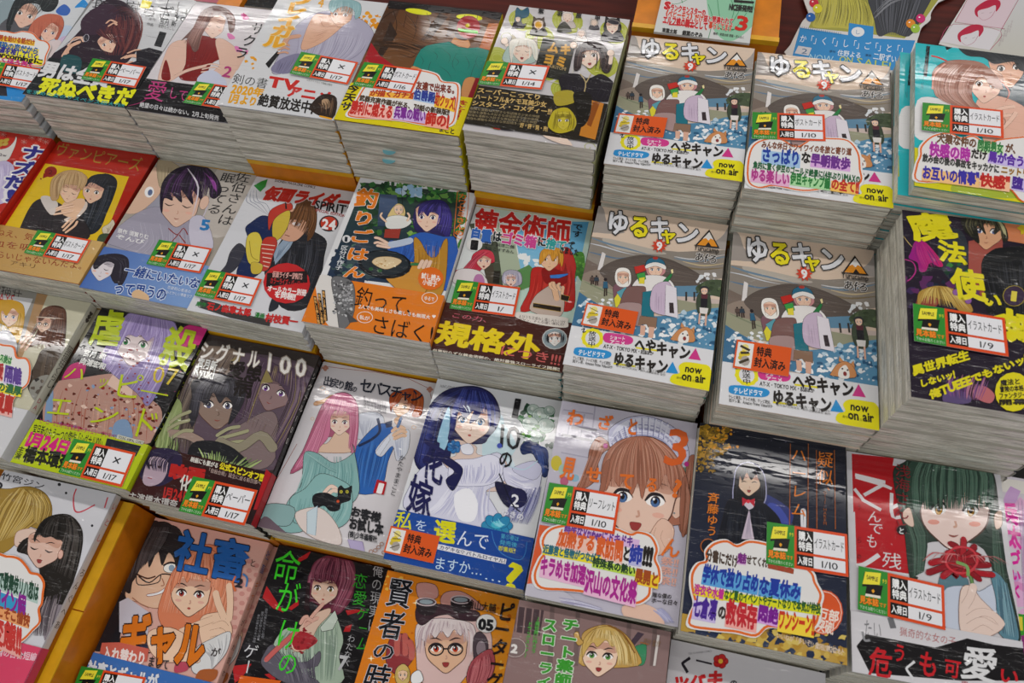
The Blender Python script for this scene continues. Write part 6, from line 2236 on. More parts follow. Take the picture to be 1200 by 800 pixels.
def a_pop(): pass
STACKS_MORE = [
 ('r2a', (-762.3, 404.2, -622.9, -0.2, 127.6, 182.1), a_redfest, None, 4, -680, 'bright red manga with big navy blue kana and pale lilac hair at the left edge', 'red manga with navy blue kana', dict(spine='b8261a')),
 ('r2b', (-633.3, 407.3, -631.0, -0.25, 128.6, 183.6), a_redframe, t_redframe, 3, -680, 'dark red manga framing two embracing women on a yellow panel, gold band', 'dark red manga with yellow panel', dict(spine='7a160c', band_spine='b48c4c')),
 ('r2c', (-503.0, 402.8, -633.4, -1.2, 127.6, 182.1), a_sleepers, t_sleepers, 3, -680, 'grey beige manga with a sleeping purple-haired student and blue band', 'manga of the sleeping student', dict(spine='8a8a94')),
 ('r2d', (-374.8, 396.3, -629.2, -1.16, 127.1, 181.5), a_coat, t_coat, 3, -670, 'white manga with a long-haired man in a black coat and round red seal', 'manga with the round red seal', dict(spine='d0d1d6')),
 ('r2e', (-240.5, 395.0, -602.9, 0.25, 128.4, 183.3), a_fishing, None, 5, -680, 'sample manga with a girl in a blue hoodie holding a frying pan, orange band', 'frying pan manga', dict(spine='dcdcde')),
 ('alch', (-112.5, 390.2, -611.6, 0.01, 125.6, 179.3), a_redcape, t_redcape, 5, -680, 'manga with a blond hero in a red hooded cape and big red title kanji', 'manga with the red-caped hero', dict(spine='2a8a90')),
 ('r2i', (282.8, 381.7, -525.0, 0.53, 127.6, 182.1), a_magic, t_magic, 10, -672, 'dark purple manga with yellow brush lettering and a black-haired boy', 'dark purple yellow-lettered manga', dict(spine='241c2a')),
 ('r3a', (-641.5, 223.0, -668.4, -0.25, 128.2, 183.0), a_glasses, t_glasses, 4, -728, 'cream manga with a blonde girl and a brown-haired girl in glasses', 'cream manga of girls with glasses', dict(spine='d0cdc0', stext=[('4a4440', '♥♥♥||', 84, 62, 5), ('4a4440', '猫描荘くらし', 40, -10, 9), ('b84a58', 'DAYS2', -22, -60, 7)], dxs=(7, 9, 9), low_band=True)),
 ('r3b', (-499.1, 218.5, -666.7, -1.06, 127.2, 181.5), a_happyend, t_happyend, 4, -728, 'black manga with a lilac-haired green-eyed woman and lime brush lettering', 'black manga with lime brush lettering', dict(spine='171517', stext=[('b4c41c', '虐殺ハッピーエンド', 70, -40, 9)])),
 ('r3c', (-370.8, 212.4, -672.0, -0.72, 127.2, 181.6), a_monster, t_monster, 4, -728, 'dark brown manga with a boy embraced by a horned grey figure', 'dark manga of the horned figure', dict(spine='1d1a1a', band_spine='a81c22', stext=[('c8c4c0', 'シグナル100', 75, -10, 9)])),
 ('seb', (-243.7, 212.0, -685.1, -0.72, 125.8, 179.6), a_pinkhair, None, 3, -728, 'sample manga with a long pink-haired woman in a teal off-shoulder jumper', 'pink-haired woman sample manga', dict(spine='d2ced2')),
 ('bride', (-111.7, 206.2, -664.4, -0.12, 127.7, 182.3), a_bride, t_bride, 5, -728, 'white manga with a navy-haired bride and rose bouquet, royal blue band', 'manga with the navy-haired bride', dict(spine='b8c4d8', band_spine='1c4a9c')),
 ('maid', (17.5, 198.2, -641.6, 0.71, 126.5, 180.5), a_maid, t_maid, 6, -728, 'lilac manga with a brown-haired maid in a white frilled head-dress', 'manga with the brown-haired maid', dict(spine='bcb8c6')),
 ('harem', (144.4, 195.2, -628.2, 0.69, 126.3, 180.3), a_night, t_night, 7, -728, 'midnight blue manga with a laughing black-haired schoolgirl and orange lettering', 'midnight blue schoolgirl manga', dict(spine='1c1e26')),
 ('red', (275.4, 196.2, -634.0, 1.66, 127.7, 182.3), a_teal, t_teal, 8, -740, 'white and red manga with a dark green-haired girl holding a red spider lily', 'manga with the red spider lily', dict(spine='cccace')),
 ('r3j', (409.1, 205.9, -651.0, -0.01, 127.5, 182.0), a_pinktext, None, 6, -728, 'pale pink manga with magenta lettering cut off by the right edge', 'pale pink manga at the right edge', dict(spine='c8a8c0')),
 ('r4a', (-532.6, 36.0, -702.0, 0.13, 127.6, 182.1), a_longhair, t_longhair, 1, -716, 'white manga with a golden-haired and a black-haired girl beside the orange box edge', 'white manga beside the box edge', dict(spine='c8c4c6', stext=[('c05060', 'いとし', 88, 40, 8), ('3a3438', 'ろんぐへあ', 20, -40, 8)], band_spine='c8385c')),
 ('r4b', (-383.6, 29.4, -750.9, -0.0, 129.0, 184.1), a_salary, t_salary, 3, -800, 'pink manga with a black-haired man in glasses and a peach-haired girl', 'pink manga with the peach-haired girl', dict(spine='d8a89c', stext=[('2460ac', '社畜', 88, 60, 10), ('c8601c', 'ギャル', 56, 24, 9), ('3a2420', 'が入れ替わり', 20, -50, 7)], dxs=(4, 8))),
 ('r4c', (-244.0, 30.6, -747.8, -0.18, 127.0, 181.3), a_green, None, 3, -800, 'black manga with a maroon-haired woman in a pale green shirt, green lettering', 'black manga with green lettering', dict(spine='1a181a')),
 ('r4d', (-116.2, 22.8, -705.6, -0.04, 126.8, 181.0), a_goggles, None, 6, -800, 'orange manga with a white-haired figure wearing goggles and headphones', 'orange manga of the goggled figure', dict(spine='c87014')),
 ('r4e', (15.4, 14.5, -654.9, 0.48, 127.6, 182.2), a_fairy, None, 9, -800, 'mauve manga with a blonde green-eyed girl and rounded green lettering', 'mauve manga with green lettering', dict(spine='a08a88')),
 ('r4f', (145.3, 14.2, -678.0, 0.06, 126.3, 180.2), a_flower, None, 8, -800, 'white manga with a small red camellia flower at the bottom edge of the frame', 'white manga with red camellia', dict(spine='c8c6ca')),
]
# ---------------------------------------------------------------- geometry builders
def link_mesh(name, verts, faces, mats, mi=None, cols=None, parent=None):
    me = bpy.data.meshes.new(name)
    me.from_pydata(verts, [], faces)
    for m in mats:
        me.materials.append(m)
    if mi:
        me.polygons.foreach_set('material_index', mi)
    if cols:
        at = me.color_attributes.new('ink', 'FLOAT_COLOR', 'POINT')
        flat = []
        for c in cols:
            flat.extend((c[0], c[1], c[2], 1.0))
        at.data.foreach_set('color', flat)
    me.update()
    o = bpy.data.objects.new(name, me)
    COL.objects.link(o)
    if parent:
        o.parent = parent
    return o


MMS = 0.001


def profile(W, T, r, inset, left):
    """book cross-section (x, z) from the fore-edge over the top, round the spine and back below"""
    p = [(left, T - inset)]
    xr, z1, z0 = W / 2 - inset, T - inset, inset
    rr = max(.3, r - inset)
    for k in range(4):
        a = math.pi / 2 - k * math.pi / 6
        p.append((xr - rr + rr * math.cos(a), z1 - rr + rr * math.sin(a)))
    for k in range(4):
        a = -k * math.pi / 6
        p.append((xr - rr + rr * math.cos(a), z0 + rr + rr * math.sin(a)))
    p.append((left, z0))
    return p


def cover_mesh(W, H, T, sheets, spine, spinefn=None):
    V, Fc, Cc = [], [], []
    sc = lin(spine)
    wh = lin('c9c7c2')
    po, pi_ = profile(W, T, 3.2, 0.0, -W / 2), profile(W, T, 3.2, .3, -W / 2)
    n = len(po)
    for yy in (-H / 2, H / 2):
        for q in (po, pi_):
            for i, (x, z) in enumerate(q):
                V.append((x, yy, z))
                Cc.append(sc)
    A, Bi, C_, D = 0, n, 2 * n, 3 * n        # outer front, inner front, outer back, inner back
    e0 = len(V)
    V += V[:4 * n]                           # the cut edges of the paper keep the colour of the paper
    Cc += [lin('b8b4a8')] * (4 * n)
    for i in range(n - 1):
        h = 0 if 1 <= i <= n - 3 else e0
        Fc.append((h + A + i, h + A + i + 1, h + C_ + i + 1, h + C_ + i))
        h = e0
        Fc.append((h + Bi + i + 1, h + Bi + i, h + D + i, h + D + i + 1))
        Fc.append((e0 + A + i + 1, e0 + A + i, e0 + Bi + i, e0 + Bi + i + 1))
        Fc.append((e0 + C_ + i, e0 + C_ + i + 1, e0 + D + i + 1, e0 + D + i))
    for e in (0, n - 1):
        Fc.append((e0 + A + e, e0 + C_ + e, e0 + D + e, e0 + Bi + e))
    zmax = max([s.z for s in sheets] + [.01])
    zs = min(1.0, 1.05 / zmax)
    ZM.append(round(zmax, 2))
    for s in sheets:
        k = len(V)
        V.extend((x, y, T + .04 + z * zs) for x, y, z in s.v)
        Cc.extend(s.c)
        Fc.extend(tuple(k + j for j in f) for f in s.f)
    if spinefn:
        # lettering down the spine: glyph tops point to the head of the book
        for col, txt, y0, y1, size in spinefn:
            c = lin(col)
            step = (y0 - y1) / len(txt)
            for i, ch in enumerate(txt):
                vs, ts, gx0, gx1 = glyph(ch, 0.0)
                k = len(V)
                yc = y0 - step * (i + .5)
                for (x, y) in vs:
                    fx, fy = (x - .5) * size, (y - .38) * size
                    if ch in 'ー～':
                        fx, fy = fy, -fx
                    V.append((W / 2 + .06, yc + fy, T / 2 - fx))
                    Cc.append(c)
                Fc.extend(tuple(k + j for j in t[:3]) for t in ts)
    return [(x * MMS, y * MMS, z * MMS) for x, y, z in V], Fc, Cc


def page_block_mesh(W, H, T):
    pr = profile(W - 1.6, T, 3.4, .45, -W / 2 + .9)
    n = len(pr)
    V = [(x, y, z) for y in (-H / 2 + .8, H / 2 - .8) for x, z in pr]
    Fc = [(i, (i + 1) % n, n + (i + 1) % n, n + i) for i in range(n)]
    Fc += [tuple(range(n))[::-1], tuple(range(n, 2 * n))]
    return [(x * MMS, y * MMS, z * MMS) for x, y, z in V], Fc


def slip_mesh(T, x):
    """half-round end of a sales slip hanging out between the pages"""
    r = 7.0
    V, n = [], 9
    for z in (T * .55, T * .55 + .3):
        for k in range(n):
            a = math.pi * (1 + k / (n - 1))
            V.append((x + r * math.cos(a), r * .75 * math.sin(a), z))
    return V, [tuple(range(n)), tuple(range(n, 2 * n))[::-1]] + [(i, i + 1, n + i + 1, n + i) for i in range(n - 1)]


def sheet_object(name, sheets, T, parent, W, band_info=None):
    V, Fc, Cc = [], [], []
    for s in sheets:
        k = len(V)
        V.extend((x, y, T + z) for x, y, z in s.v)
        Cc.extend(s.c)
        Fc.extend(tuple(k + j for j in f) for f in s.f)
        base = getattr(s, 'base', None)
        if base:            # give the card its own thickness
            z0 = s.v[0][2] + T
            k = len(V)
            m = len(base)
            for p in base:
                V.append((p[0], p[1], z0 - .001))
            for p in base:
                V.append((p[0], p[1], z0 - .35))
            Cc.extend([lin('d8d6d2')] * (2 * m))
            Fc.extend((k + i, k + (i + 1) % m, k + m + (i + 1) % m, k + m + i) for i in range(m))
            Fc.append(tuple(range(k + m, k + 2 * m))[::-1])
    if band_info:           # the band folds over the spine and ends inside the fore-edge
        lo, hi, c = band_info
        k = len(V)
        x1 = W / 2 + .12
        for y in (lo, hi):
            V += [(W / 2 - .4, y, T + BAND_Z), (x1 - .1, y, T - .6), (x1, y, T - 2.0), (x1, y, 1.0)]
        V += [(-W / 2 - .1, lo, T + BAND_Z), (-W / 2 - .1, hi, T + BAND_Z), (-W / 2 - .1, lo, T - .1), (-W / 2 - .1, hi, T - .1)]
        Cc.extend([lin(c)] * 12)
        Fc += [(k + i, k + i + 1, k + i + 5, k + i + 4) for i in range(3)]
        Fc += [(k + 8, k + 9, k + 11, k + 10)]
        m = len(V)
    V = [(x * MMS, y * MMS, z * MMS) for x, y, z in V]
    return link_mesh(name, V, Fc, [M_FILM if name == 'paper_band' else M_INK], None, Cc, parent)


ORD = ['', 'second', 'third', 'fourth', 'fifth', 'sixth', 'seventh', 'eighth', 'ninth', 'tenth', 'eleventh']


def build_stack(key, pose, art, extra, n, base, label, rest, group, spine='d8d8d8', stext=None, dxs=(), flips=(), slips=(), band_spine=None, shared=None, low_band=False):
    x, y, zt, yaw, W, H = pose
    pitch = (zt - base) / n
    T = pitch - 1.25
    if shared and shared in BUILT:
        parts = {}
        src, k0 = BUILT[shared]
    else:
        src = None
    pen.start(pose if not src else pose)
    if not src:
        art()
    if extra:
        if src:
            pen.parts = {}
            pen.parts['cover'] = [Sheet(W / 2, H / 2, 0)]
        extra()
    z0 = CAM_Z + (zt - T) * MMS
    root = bpy.data.objects.new('manga_book', None)
    root.empty_display_size = .03
    COL.objects.link(root)
    root.location = (x * MMS, y * MMS, z0)
    root.rotation_euler = (0, 0, math.radians(yaw))
    root['label'], root['category'], root['group'] = label, 'book', group
    lower = []
    if src:
        cov = src['cover'].copy()
        COL.objects.link(cov)
        cov.parent = root
        cov.data = src['cover'].data.copy()
        # same print on a book of this stack's own thickness
        for v in cov.data.vertices:
            v.co.x *= W / src['W']
            v.co.y *= H / src['H']
            v.co.z = v.co.z * 1.0 if v.co.z < .003 else v.co.z + (T - src['T']) * MMS
        lower.append(cov)
        if src.get('band'):
            bd = src['band'].copy()
            bd.data = src['band'].data.copy()
            COL.objects.link(bd)
            bd.parent = root
            for v in bd.data.vertices:
                v.co.x *= W / src['W']
                v.co.y *= H / src['H']
                v.co.z = v.co.z * 1.0 if v.co.z < .003 else v.co.z + (T - src['T']) * MMS
            lower.append(bd)
    else:
        V, Fc, Cc = cover_mesh(W, H, T, pen.parts['cover'], spine, stext)
        cov = link_mesh('cover', V, Fc, [M_FILM], None, Cc, root)
        lower.append(cov)
        V, Fc, Cc = cover_mesh(W, H, T, [], spine, stext)
        hid = link_mesh('cover', V, Fc, [M_FILM], None, Cc, root)
        lower_plain = hid.data
        bpy.data.objects.remove(hid)
        info = {'cover': cov, 'W': W, 'H': H, 'T': T, 'plain': lower_plain}
        if 'paper_band' in pen.parts:
            bi = getattr(pen, 'band', None)
            bd = sheet_object('paper_band', pen.parts['paper_band'], T, root, W, (bi[0], bi[1], band_spine or bi[2]))
            lower.append(bd)
            info['band'] = bd
        BUILT[key] = (info, 0)
    V, Fc = page_block_mesh(W, H, T)
    pb = link_mesh('page_block', V, Fc, [M_PAGE], None, None, root)
    lower.append(pb)
    for nm in ('comment_card', 'sample_tag', 'bonus_sticker'):
        if nm in pen.parts:
            sheet_object(nm, pen.parts[nm], T, root, W)
    # the rest of the stack, one book after another, going down
    rnd = random.Random(key)
    for k in range(1, n):
        r = bpy.data.objects.new('manga_book', None)
        r.empty_display_size = .03
        COL.objects.link(r)
        dx = (dxs[min(k - 1, len(dxs) - 1)] if dxs else 0) + rnd.uniform(-.35, .35)
        r.location = ((x + dx) * MMS, (y + rnd.uniform(-.9, .9)) * MMS, z0 - k * pitch * MMS)
        r.rotation_euler = (0, 0, math.radians(yaw + rnd.uniform(-.3, .3) + (180 if k in flips else 0)))
        r['label'], r['category'], r['group'] = ORD[k] + ' book from the top under the ' + rest, 'book', 'books under the ' + group
        for c in lower:
            if c.name.startswith('paper_band') and not low_band:
                continue
            d = c.copy()
            COL.objects.link(d)
            d.parent = r
            if not dxs and k not in flips and not src and c.name.startswith('cover'):
                d.data = lower_plain
        if k in slips:
            V, Fc = slip_mesh(T, rnd.uniform(-18, -8))
            V = [(a * MMS, (b - H / 2 + .8) * MMS, c * MMS) for a, b, c in V]
            link_mesh('sales_slip', V, Fc, [M_SLIP], None, None, r)


BUILT = {}
ZM = []
M_SLIP = plain('pale_blue_paper', '7fc0cc', 0.6, 0.03)


def box(V, Fc, x0, x1, y0, y1, z0, z1):
    k = len(V)
    V += [(a, b, c) for c in (z0, z1) for b in (y0, y1) for a in (x0, x1)]
    Fc += [(k, k + 2, k + 3, k + 1), (k + 4, k + 5, k + 7, k + 6), (k, k + 1, k + 5, k + 4), (k + 2, k + 6, k + 7, k + 3), (k, k + 4, k + 6, k + 2), (k + 1, k + 3, k + 7, k + 5)]


TABLE_Z = -840.0


def riser(x0, x1, y0, y1, z, label, group, z0=TABLE_Z, rim=True):
    """orange cardboard display box with a yellow fold along its upper front edge"""
    r = bpy.data.objects.new('display_riser', None)
    COL.objects.link(r)
    cx, cy = (x0 + x1) / 2, (y0 + y1) / 2
    r.location = (cx * MMS, cy * MMS, CAM_Z + z0 * MMS)
    r['label'], r['category'], r['group'] = label, 'box', group
    w, d, h = (x1 - x0) / 2 * MMS, (y1 - y0) / 2 * MMS, (z - z0) * MMS
    V, Fc = [], []
    box(V, Fc, -w, w, -d, d, 0, h - .0016)
    link_mesh('box_body', V, Fc, [M_ORANGE], None, None, r)
    V, Fc = [], []
    box(V, Fc, -w - .0004, w + .0004, -d - .0008, -d + .006, h - .006, h - .0003)
    link_mesh('folded_rim', V, Fc, [M_YELLOW], None, None, r)
    return r


# ---------------------------------------------------------------- the display table and the wooden shelf behind it
def struct_box(name, m, x0, x1, y0, y1, z0, z1):
    V, Fc = [], []
    box(V, Fc, x0 * MMS, x1 * MMS, y0 * MMS, y1 * MMS, CAM_Z + z0 * MMS, CAM_Z + z1 * MMS)
    o = link_mesh(name, V, Fc, [m])
    return o


o = struct_box('display_table', M_DARK, -1100, 700, -220, 686, TABLE_Z - 30, TABLE_Z)
o['label'], o['category'] = 'dark display table carrying all the stacks of comics', 'table'
o = struct_box('wooden_shelf', M_WOOD, -1100, 700, 690, 1150, -640, -604)
o['label'], o['category'] = 'dark reddish brown wooden shelf behind the top row of books', 'shelf'
# ---------------------------------------------------------------- what lies on the shelf and the box behind the top row
def flat_print(name, part, label, cat, pose, art, outline=None, th=1.6, film=False):
    pen.start(pose)
    art()
    x, y, zt, yaw, W, H = pose
    sheets = pen.parts['cover']
    base = pen.outline if outline else [(-W / 2, -H / 2), (W / 2, -H / 2), (W / 2, H / 2), (-W / 2, H / 2)]
    V, Fc, Cc = [], [], []
    m = len(base)
    for z in (th, 0):
        V += [(p[0], p[1], z) for p in base]
        Cc += [lin('cfcdca')] * m
    Fc.append(tuple(range(m)))
    Fc.append(tuple(range(m, 2 * m))[::-1])
    Fc += [(i, (i + 1) % m, m + (i + 1) % m, m + i) for i in range(m)]
    zmax = max([s.z for s in sheets] + [.01])
    for s in sheets:
        k = len(V)
        V.extend((a, b, th + .05 + c * min(1, .5 / zmax)) for a, b, c in s.v)
        Cc.extend(s.c)
        Fc.extend(tuple(k + j for j in f) for f in s.f)
    o = link_mesh(name, [(a * MMS, b * MMS, c * MMS) for a, b, c in V], Fc, [M_FILM if film else M_INK], None, Cc)
    o.location = (x * MMS, y * MMS, CAM_Z + (zt - th) * MMS)
    o.rotation_euler = (0, 0, math.radians(yaw))
    o['label'], o['category'] = label, cat
    return o


def a_booklet():
    F(700, 0)
    bg('cbcdcb')
    B('8cc0a0', '540,-60 800,-80 760,80 640,190 560,160 520,60')
    for q in ('560,-40 570,60 590,130 640,140 700,60', '600,-60 640,40 620,110', '680,-20 660,60 600,150', '520,20 540,90 520,180', '720,-10 740,60', '300,-20 360,20 440,-10', '380,-40 400,15'):
        L('4f9068', 4, q)
    L('2c7a3c', 9, '565,125 590,140 640,138')
    T('c0242c', 'S', '318,5 345,9 312,42', .08, 'e8d8d4', .05)
    T('c0242c', 'ランクモンスターの', '345,18 510,44 340,52', .06, 'e8d8d4', .04)
    T('c8442c', '《ベヒーモス》だけど', '315,42 520,72 308,80', .05, 'e8d8d4', .04)
    T('c0242c', '猫と間違われて', '500,70 640,86 495,104', .04, 'e8d8d4', .04)
    T('c0242c', 'エルフ娘の騎士として', '310,72 520,104 304,112', .06, 'e8d8d4', .04)
    T('c8442c', '暮らしてます', '525,100 635,116 520,134', .04, 'e8d8d4', .04)
    P('c0242c', '335,112 460,120 458,126 334,118')
    T('c8281c', '3', '655,68 715,76 640,142', .03)
    T('33312f', '東雲太郎', '305,130 375,140 302,152', .04)
    T('33312f', '銀翼のぞみ', '400,142 495,155 396,166', .04)
    T('4a4846', '構成・東雲太郎 原案・ぎんもく', '545,150 690,170 542,164', .01)
    P('2c2826', '640,0 735,8 732,18 640,12')
    T('33312f', 'NICE新発売!!', '620,18 730,30 616,48', .05)


flat_print('sample_booklet', '', 'white and green booklet with red lettering on the orange box behind the top row', 'booklet', (29.0, 756.0, -536.5, -1.5, 100.0, 150.0), a_booklet, th=2.5)


def a_pop():
    F(900, 0)
    W, H = pen.w, pen.h
    pen.sh.clip = False
    out = [(88, 260), (105, 210), (150, 120), (165, 95), (190, 60), (215, -60), (880, -60), (800, 10), (765, 60), (760, 95), (720, 130), (700, 190), (640, 330), (300, 330)]
    pen.outline = smooth(pen.pts(out), True, 3)
    P('9c9a44', '232,-60 840,-60 720,110 640,180 480,160 190,130 230,40')
    B('b8b04c', '250,-50 300,-60 400,-20 480,30 490,120 420,140 330,130 210,125 240,60')
    S('7c7a30 d0c870 5c5a28', 70, 3, '260,-40 240,50 215,120', '450,-30 480,60 480,130', 3)
    B('3c3e44', '480,-60 760,-60 720,80 660,170 580,150 520,170 500,100', '1c1c20', 2)
    S('6a6c74 1c1e22 50525a', 70, 4, '500,-50 510,60 540,160', '740,-60 700,60 640,170', 4)
    S('7c7e84', 6, 5, '490,60 560,-10 640,-30', '500,90 580,20 680,-10', 5)
    P('2a86c4', '150,130 375,165 380,108 495,125 492,180 690,190 640,330 96,330')
    E('dcdee0', 421, 150, 31, 23)
    T('3c7cac', 'し', '408,138 434,140 406,162', .0)
    T('dfe6ec', 'か「」く「」し「」ご「」と「」', '152,160 655,215 144,200', .0)
    P('c8c8cc', '142,215 205,225 190,262 125,250')
    T('2a5c84', '2', '158,225 190,229 152,252', .0)
    T('e0e8ee', '住野よる', '328,232 440,246 322,262', .01)
    T('e0e8ee', '二駅ずい', '495,245 605,262 490,280', .01)
    T('1c3c5c', '原作', '288,234 318,238 286,247', .0)
    T('1c3c5c', '漫画', '455,252 486,256 453,264', .0)
    T('9ccce0', 'NOW', '195,250 310,262 188,285', .0)
    T('c8d04c', 'ON', '335,262 400,268 330,292', .0)
    T('b8c850', 'SALE!', '415,268 580,290 410,308', .0)
    for x, y, c in ((215, 15, 'c4283c'), (232, 42, 'd0c830'), (200, 82, '2460a8'), (715, 88, 'c42a6c'), (668, 112, 'd88420'), (690, 135, '94b83c')):
        E(c, x, y, 22, 21, .3)
        E('ffffff', x - 6, y - 6, 4, 3)
    for x in range(20):
        L('2a6a98', 2, f'{150+x*10},{124+x*1.6} {148+x*10},{136+x*1.6}')


flat_print('promotion_card', '', 'blue and yellow shop card with balloons and white scalloped border behind the top row', 'card', (215.0, 800.0, -598.0, 0.0, 160.0, 150.0), a_pop, outline=True, th=1.2)


def a_comic():
    F(900, 0)
    pen.sh.clip = False
    pen.outline = pen.pts('800,206 965,-60 1400,-60 1400,320 1000,262')
    P('bcbab0', '808,196 965,-40 1400,-40 1400,310 1000,250', g=('c4c4c8', 0, 1))
    P('d0bcc4', '880,100 955,-30 1180,-30 1095,135')
    P('d0ccd0', '805,195 872,112 1092,142 1040,235')
    for q in ('876,104 1096,135 1190,-30', '876,104 950,-30', '806,192 868,114 1090,146 1040,235'):
        L('a84868', 3, q.replace(' 1096,135', ' 1095,133 1096,135 1098,131'))
    for dx, dy in ((0, 0), (-80, 118), (250, 75)):
        B('b0183c', f'{970+dx},{65+dy} {975+dx},{35+dy} {1030+dx},{0+dy} {1080+dx},{0+dy} {1090+dx},{25+dy} {1068+dx},{55+dy} {1066+dx},{25+dy} {1030+dx},{38+dy} {985+dx},{52+dy} {985+dx},{80+dy}')
        L('a84868', 2, f'{988+dx},{80+dy} {1010+dx},{95+dy} {1045+dx},{80+dy} {1064+dx},{50+dy}')
        L('8a6a74', 2, f'{1000+dx},{62+dy} {1012+dx},{60+dy}')
        L('8a6a74', 2, f'{1038+dx},{62+dy} {1050+dx},{56+dy}')
    for k in range(4):
        T('a89098', 'そんなこと', f'{1140-k*16},{95+k*22} {1150-k*16},{97+k*22} {1126-k*16},{150+k*22}', 0, v=True)


flat_print('comic_sheet', '', 'printed comic page in crimson ink on the shelf at the top right corner', 'poster', (370.0, 860.0, -600.0, 0.0, 100.0, 100.0), a_comic, outline=True, th=.8)


def a_rosy():
    F(200, 0)
    bg('b05c6c')
    E('d8d4d0', 50, 0, 60, 30)


flat_print('rose_print', '', 'rose coloured magazine just showing behind the dark red sweater manga', 'magazine', (-606.0, 800.0, -596.0, 0.0, 66.0, 150.0), a_rosy, th=7)


def a_black():
    F(200, 0)
    bg('18181a')
    P('5a4038', '300,-200 318,-200 345,160 325,160')
    S('3a3c40 0c0c0e', 40, 5, '270,-200 280,100', '400,-200 420,100', 2)


flat_print('black_print', '', 'black covered magazine behind the dark red sweater manga and swordsman manga', 'magazine', (-478.0, 806.0, -596.0, 0.0, 120.0, 160.0), a_black, th=7, film=True)

riser(-571.0, -540.0, 694.0, 860.0, -590.0, 'narrow orange cardboard box on the shelf behind the dark red sweater manga', 'orange boxes on the wooden shelf', z0=-604.0)
riser(-47.0, 107.0, 692.5, 870.0, -540.0, 'wide orange cardboard box on the shelf carrying the white and green booklet', 'orange boxes on the wooden shelf', z0=-604.0)
rs = riser(-600.0, -457.0, -150.0, 125.0, -718.0, 'orange cardboard box under the white manga, its yellow-highlighted edge running to the frame bottom', 'orange display boxes under the stacks')
V, Fc = [], []
box(V, Fc, .0605, .0720, -.1375, .0300, .1206, .1222)
link_mesh('folded_rim', V, Fc, [M_YELLOW], None, None, rs)
V, Fc = [], []
box(V, Fc, .0605, .0720, .0312, .1370, .1206, .1224)
link_mesh('folded_rim', V, Fc, [M_YELLOW], None, None, rs)
V, Fc = [], []
box(V, Fc, .0712, .0722, -.1375, .1370, .0, .1204)
link_mesh('side_panel', V, Fc, [M_ORANGE], None, None, rs)
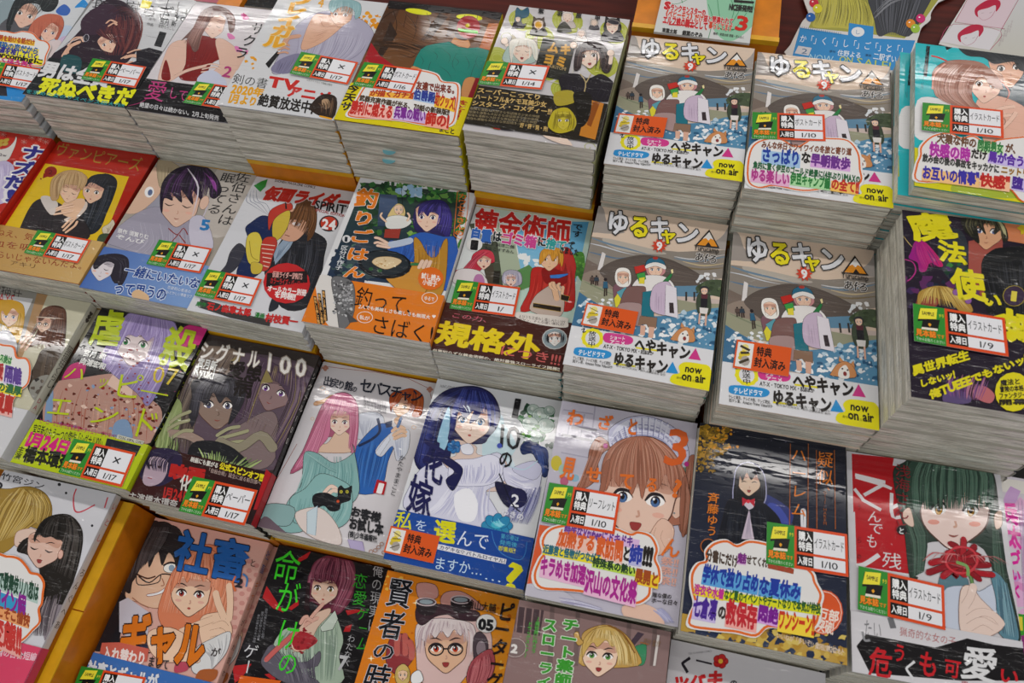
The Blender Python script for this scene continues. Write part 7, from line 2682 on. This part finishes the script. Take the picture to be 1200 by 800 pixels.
# ---------------------------------------------------------------- stacks: pose = (x, y, top height, turn, width, length) in mm from the camera
ROWS = {1: -600, 2: -672, 3: -728, 4: -800}
STACKS = [
 ('r1a', (-778.6, 590.8, -576.0, 2.39, 126.6, 180.7), a_couple, t_couple, 5, -640, 'manga at the far top left with a watercolour couple, the woman coral-haired', 'couple manga at the far top left', dict(spine='c8ccd0')),
 ('r1b', (-632.4, 591.5, -560.3, -0.36, 127.3, 181.8), a_whitegirl, t_whitegirl, 6, -640, 'white manga with a dark-haired falling girl and black band with neon yellow lettering', 'manga with neon yellow lettered band', dict(spine='c6c7ca')),
 ('r1c', (-504.5, 589.3, -560.4, -0.38, 126.9, 181.1), a_redsweater, t_redsweater, 6, -640, 'white manga with a brown-haired woman in a dark red sleeveless sweater', 'dark red sweater manga', dict(spine='d2ccd0')),
 ('r1d', (-377.2, 579.2, -525.6, -0.37, 126.3, 180.3), a_samurai, t_samurai, 5, -603, 'white manga with a grey-haired swordsman in a lavender kimono', 'manga with the grey-haired swordsman', dict(spine='e0a030')),
 ('r1e', (-249.3, 578.9, -523.1, -0.33, 127.9, 182.6), a_tealshirt, t_tealshirt, 6, -606, 'brown manga with a red-masked figure in a teal shirt and yellow band', 'teal shirt manga', dict(spine='d8c814', slips=(2, 3))),
 ('r1f', (-114.5, 574.1, -510.4, -1.71, 127.6, 182.1), a_animalears, t_animalears, 5, -598, 'thick manga with small animal-eared figures on green swirls and a black band', 'thick manga with green swirls', dict(spine='8a8a60')),
 ('yC', (16.3, 387.1, -585.2, -0.68, 127.6, 182.2), a_camp, t_campC, 6, -672, 'winter camping manga in the second row, left of its twin and beside the red-caped hero', 'left camping manga of the second row', dict(spine='2a7a68', flips=(2, 4))),
 ('yA', (18.3, 576.5, -532.4, -0.08, 127.4, 181.9), None, t_campA, 5, -600, 'winter camping manga in the top row with an orange bonus sticker', 'left camping manga of the top row', dict(shared='yC', flips=(3,))),
 ('yB', (148.2, 565.7, -528.0, -0.35, 128.1, 182.8), None, t_campB, 6, -606, 'winter camping manga in the top row under a hand-lettered cloud card and sample tag', 'camping manga with the cloud card', dict(shared='yC')),
 ('yD', (153.0, 379.7, -587.1, 0.52, 130.6, 186.4), None, t_campD, 6, -672, 'largest-looking winter camping manga, in the second row beside the dark purple magic manga', 'right camping manga of the second row', dict(shared='yC')),
 ('r1i', (287.1, 568.0, -502.4, -2.39, 128.5, 183.4), a_aqua, t_aqua, 9, -612, 'turquoise manga with an embracing couple and a hand-lettered cloud card', 'turquoise couple manga', dict(spine='2ab4bc', dxs=(-9,))),
]
STACKS += STACKS_MORE
for key, pose, art, extra, n, base, label, short, kw in STACKS:
    build_stack(key, pose, art, extra, n, base, label, short, short, **{k: v for k, v in kw.items() if k != "riser"})
    x, y, zt, yaw, W, H = pose
    if base > -845 and kw.get('riser', True):
        pass
for key, pose, art, extra, n, base, label, short, kw in STACKS:
    x, y, zt, yaw, W, H = pose
    if key == 'r4a':
        continue
    riser(x - W / 2 + 1.5, x + W / 2 - 1.5, y - H / 2 + 1.0, y + H / 2 - 3, base, 'orange display box under the ' + short, 'orange display boxes under the stacks')
bpy.data.objects.remove(_fo)
o = struct_box('floor', M_DARK, -2600, 2600, -1500, 3600, -1540, -1500)
o['kind'] = 'structure'
M_PAINT = plain('painted_plaster', '8c8a86', 0.8, 0.05, 4)
for nm, a in (('ceiling', (-2600, 2600, -1500, 3600, 1390, 1430)), ('wall_back', (-2600, 2600, 3600, 3640, -1500, 1430))):
    o = struct_box(nm, M_PAINT, *a)
    o['kind'] = 'structure'
print('ZMAX', ZM)
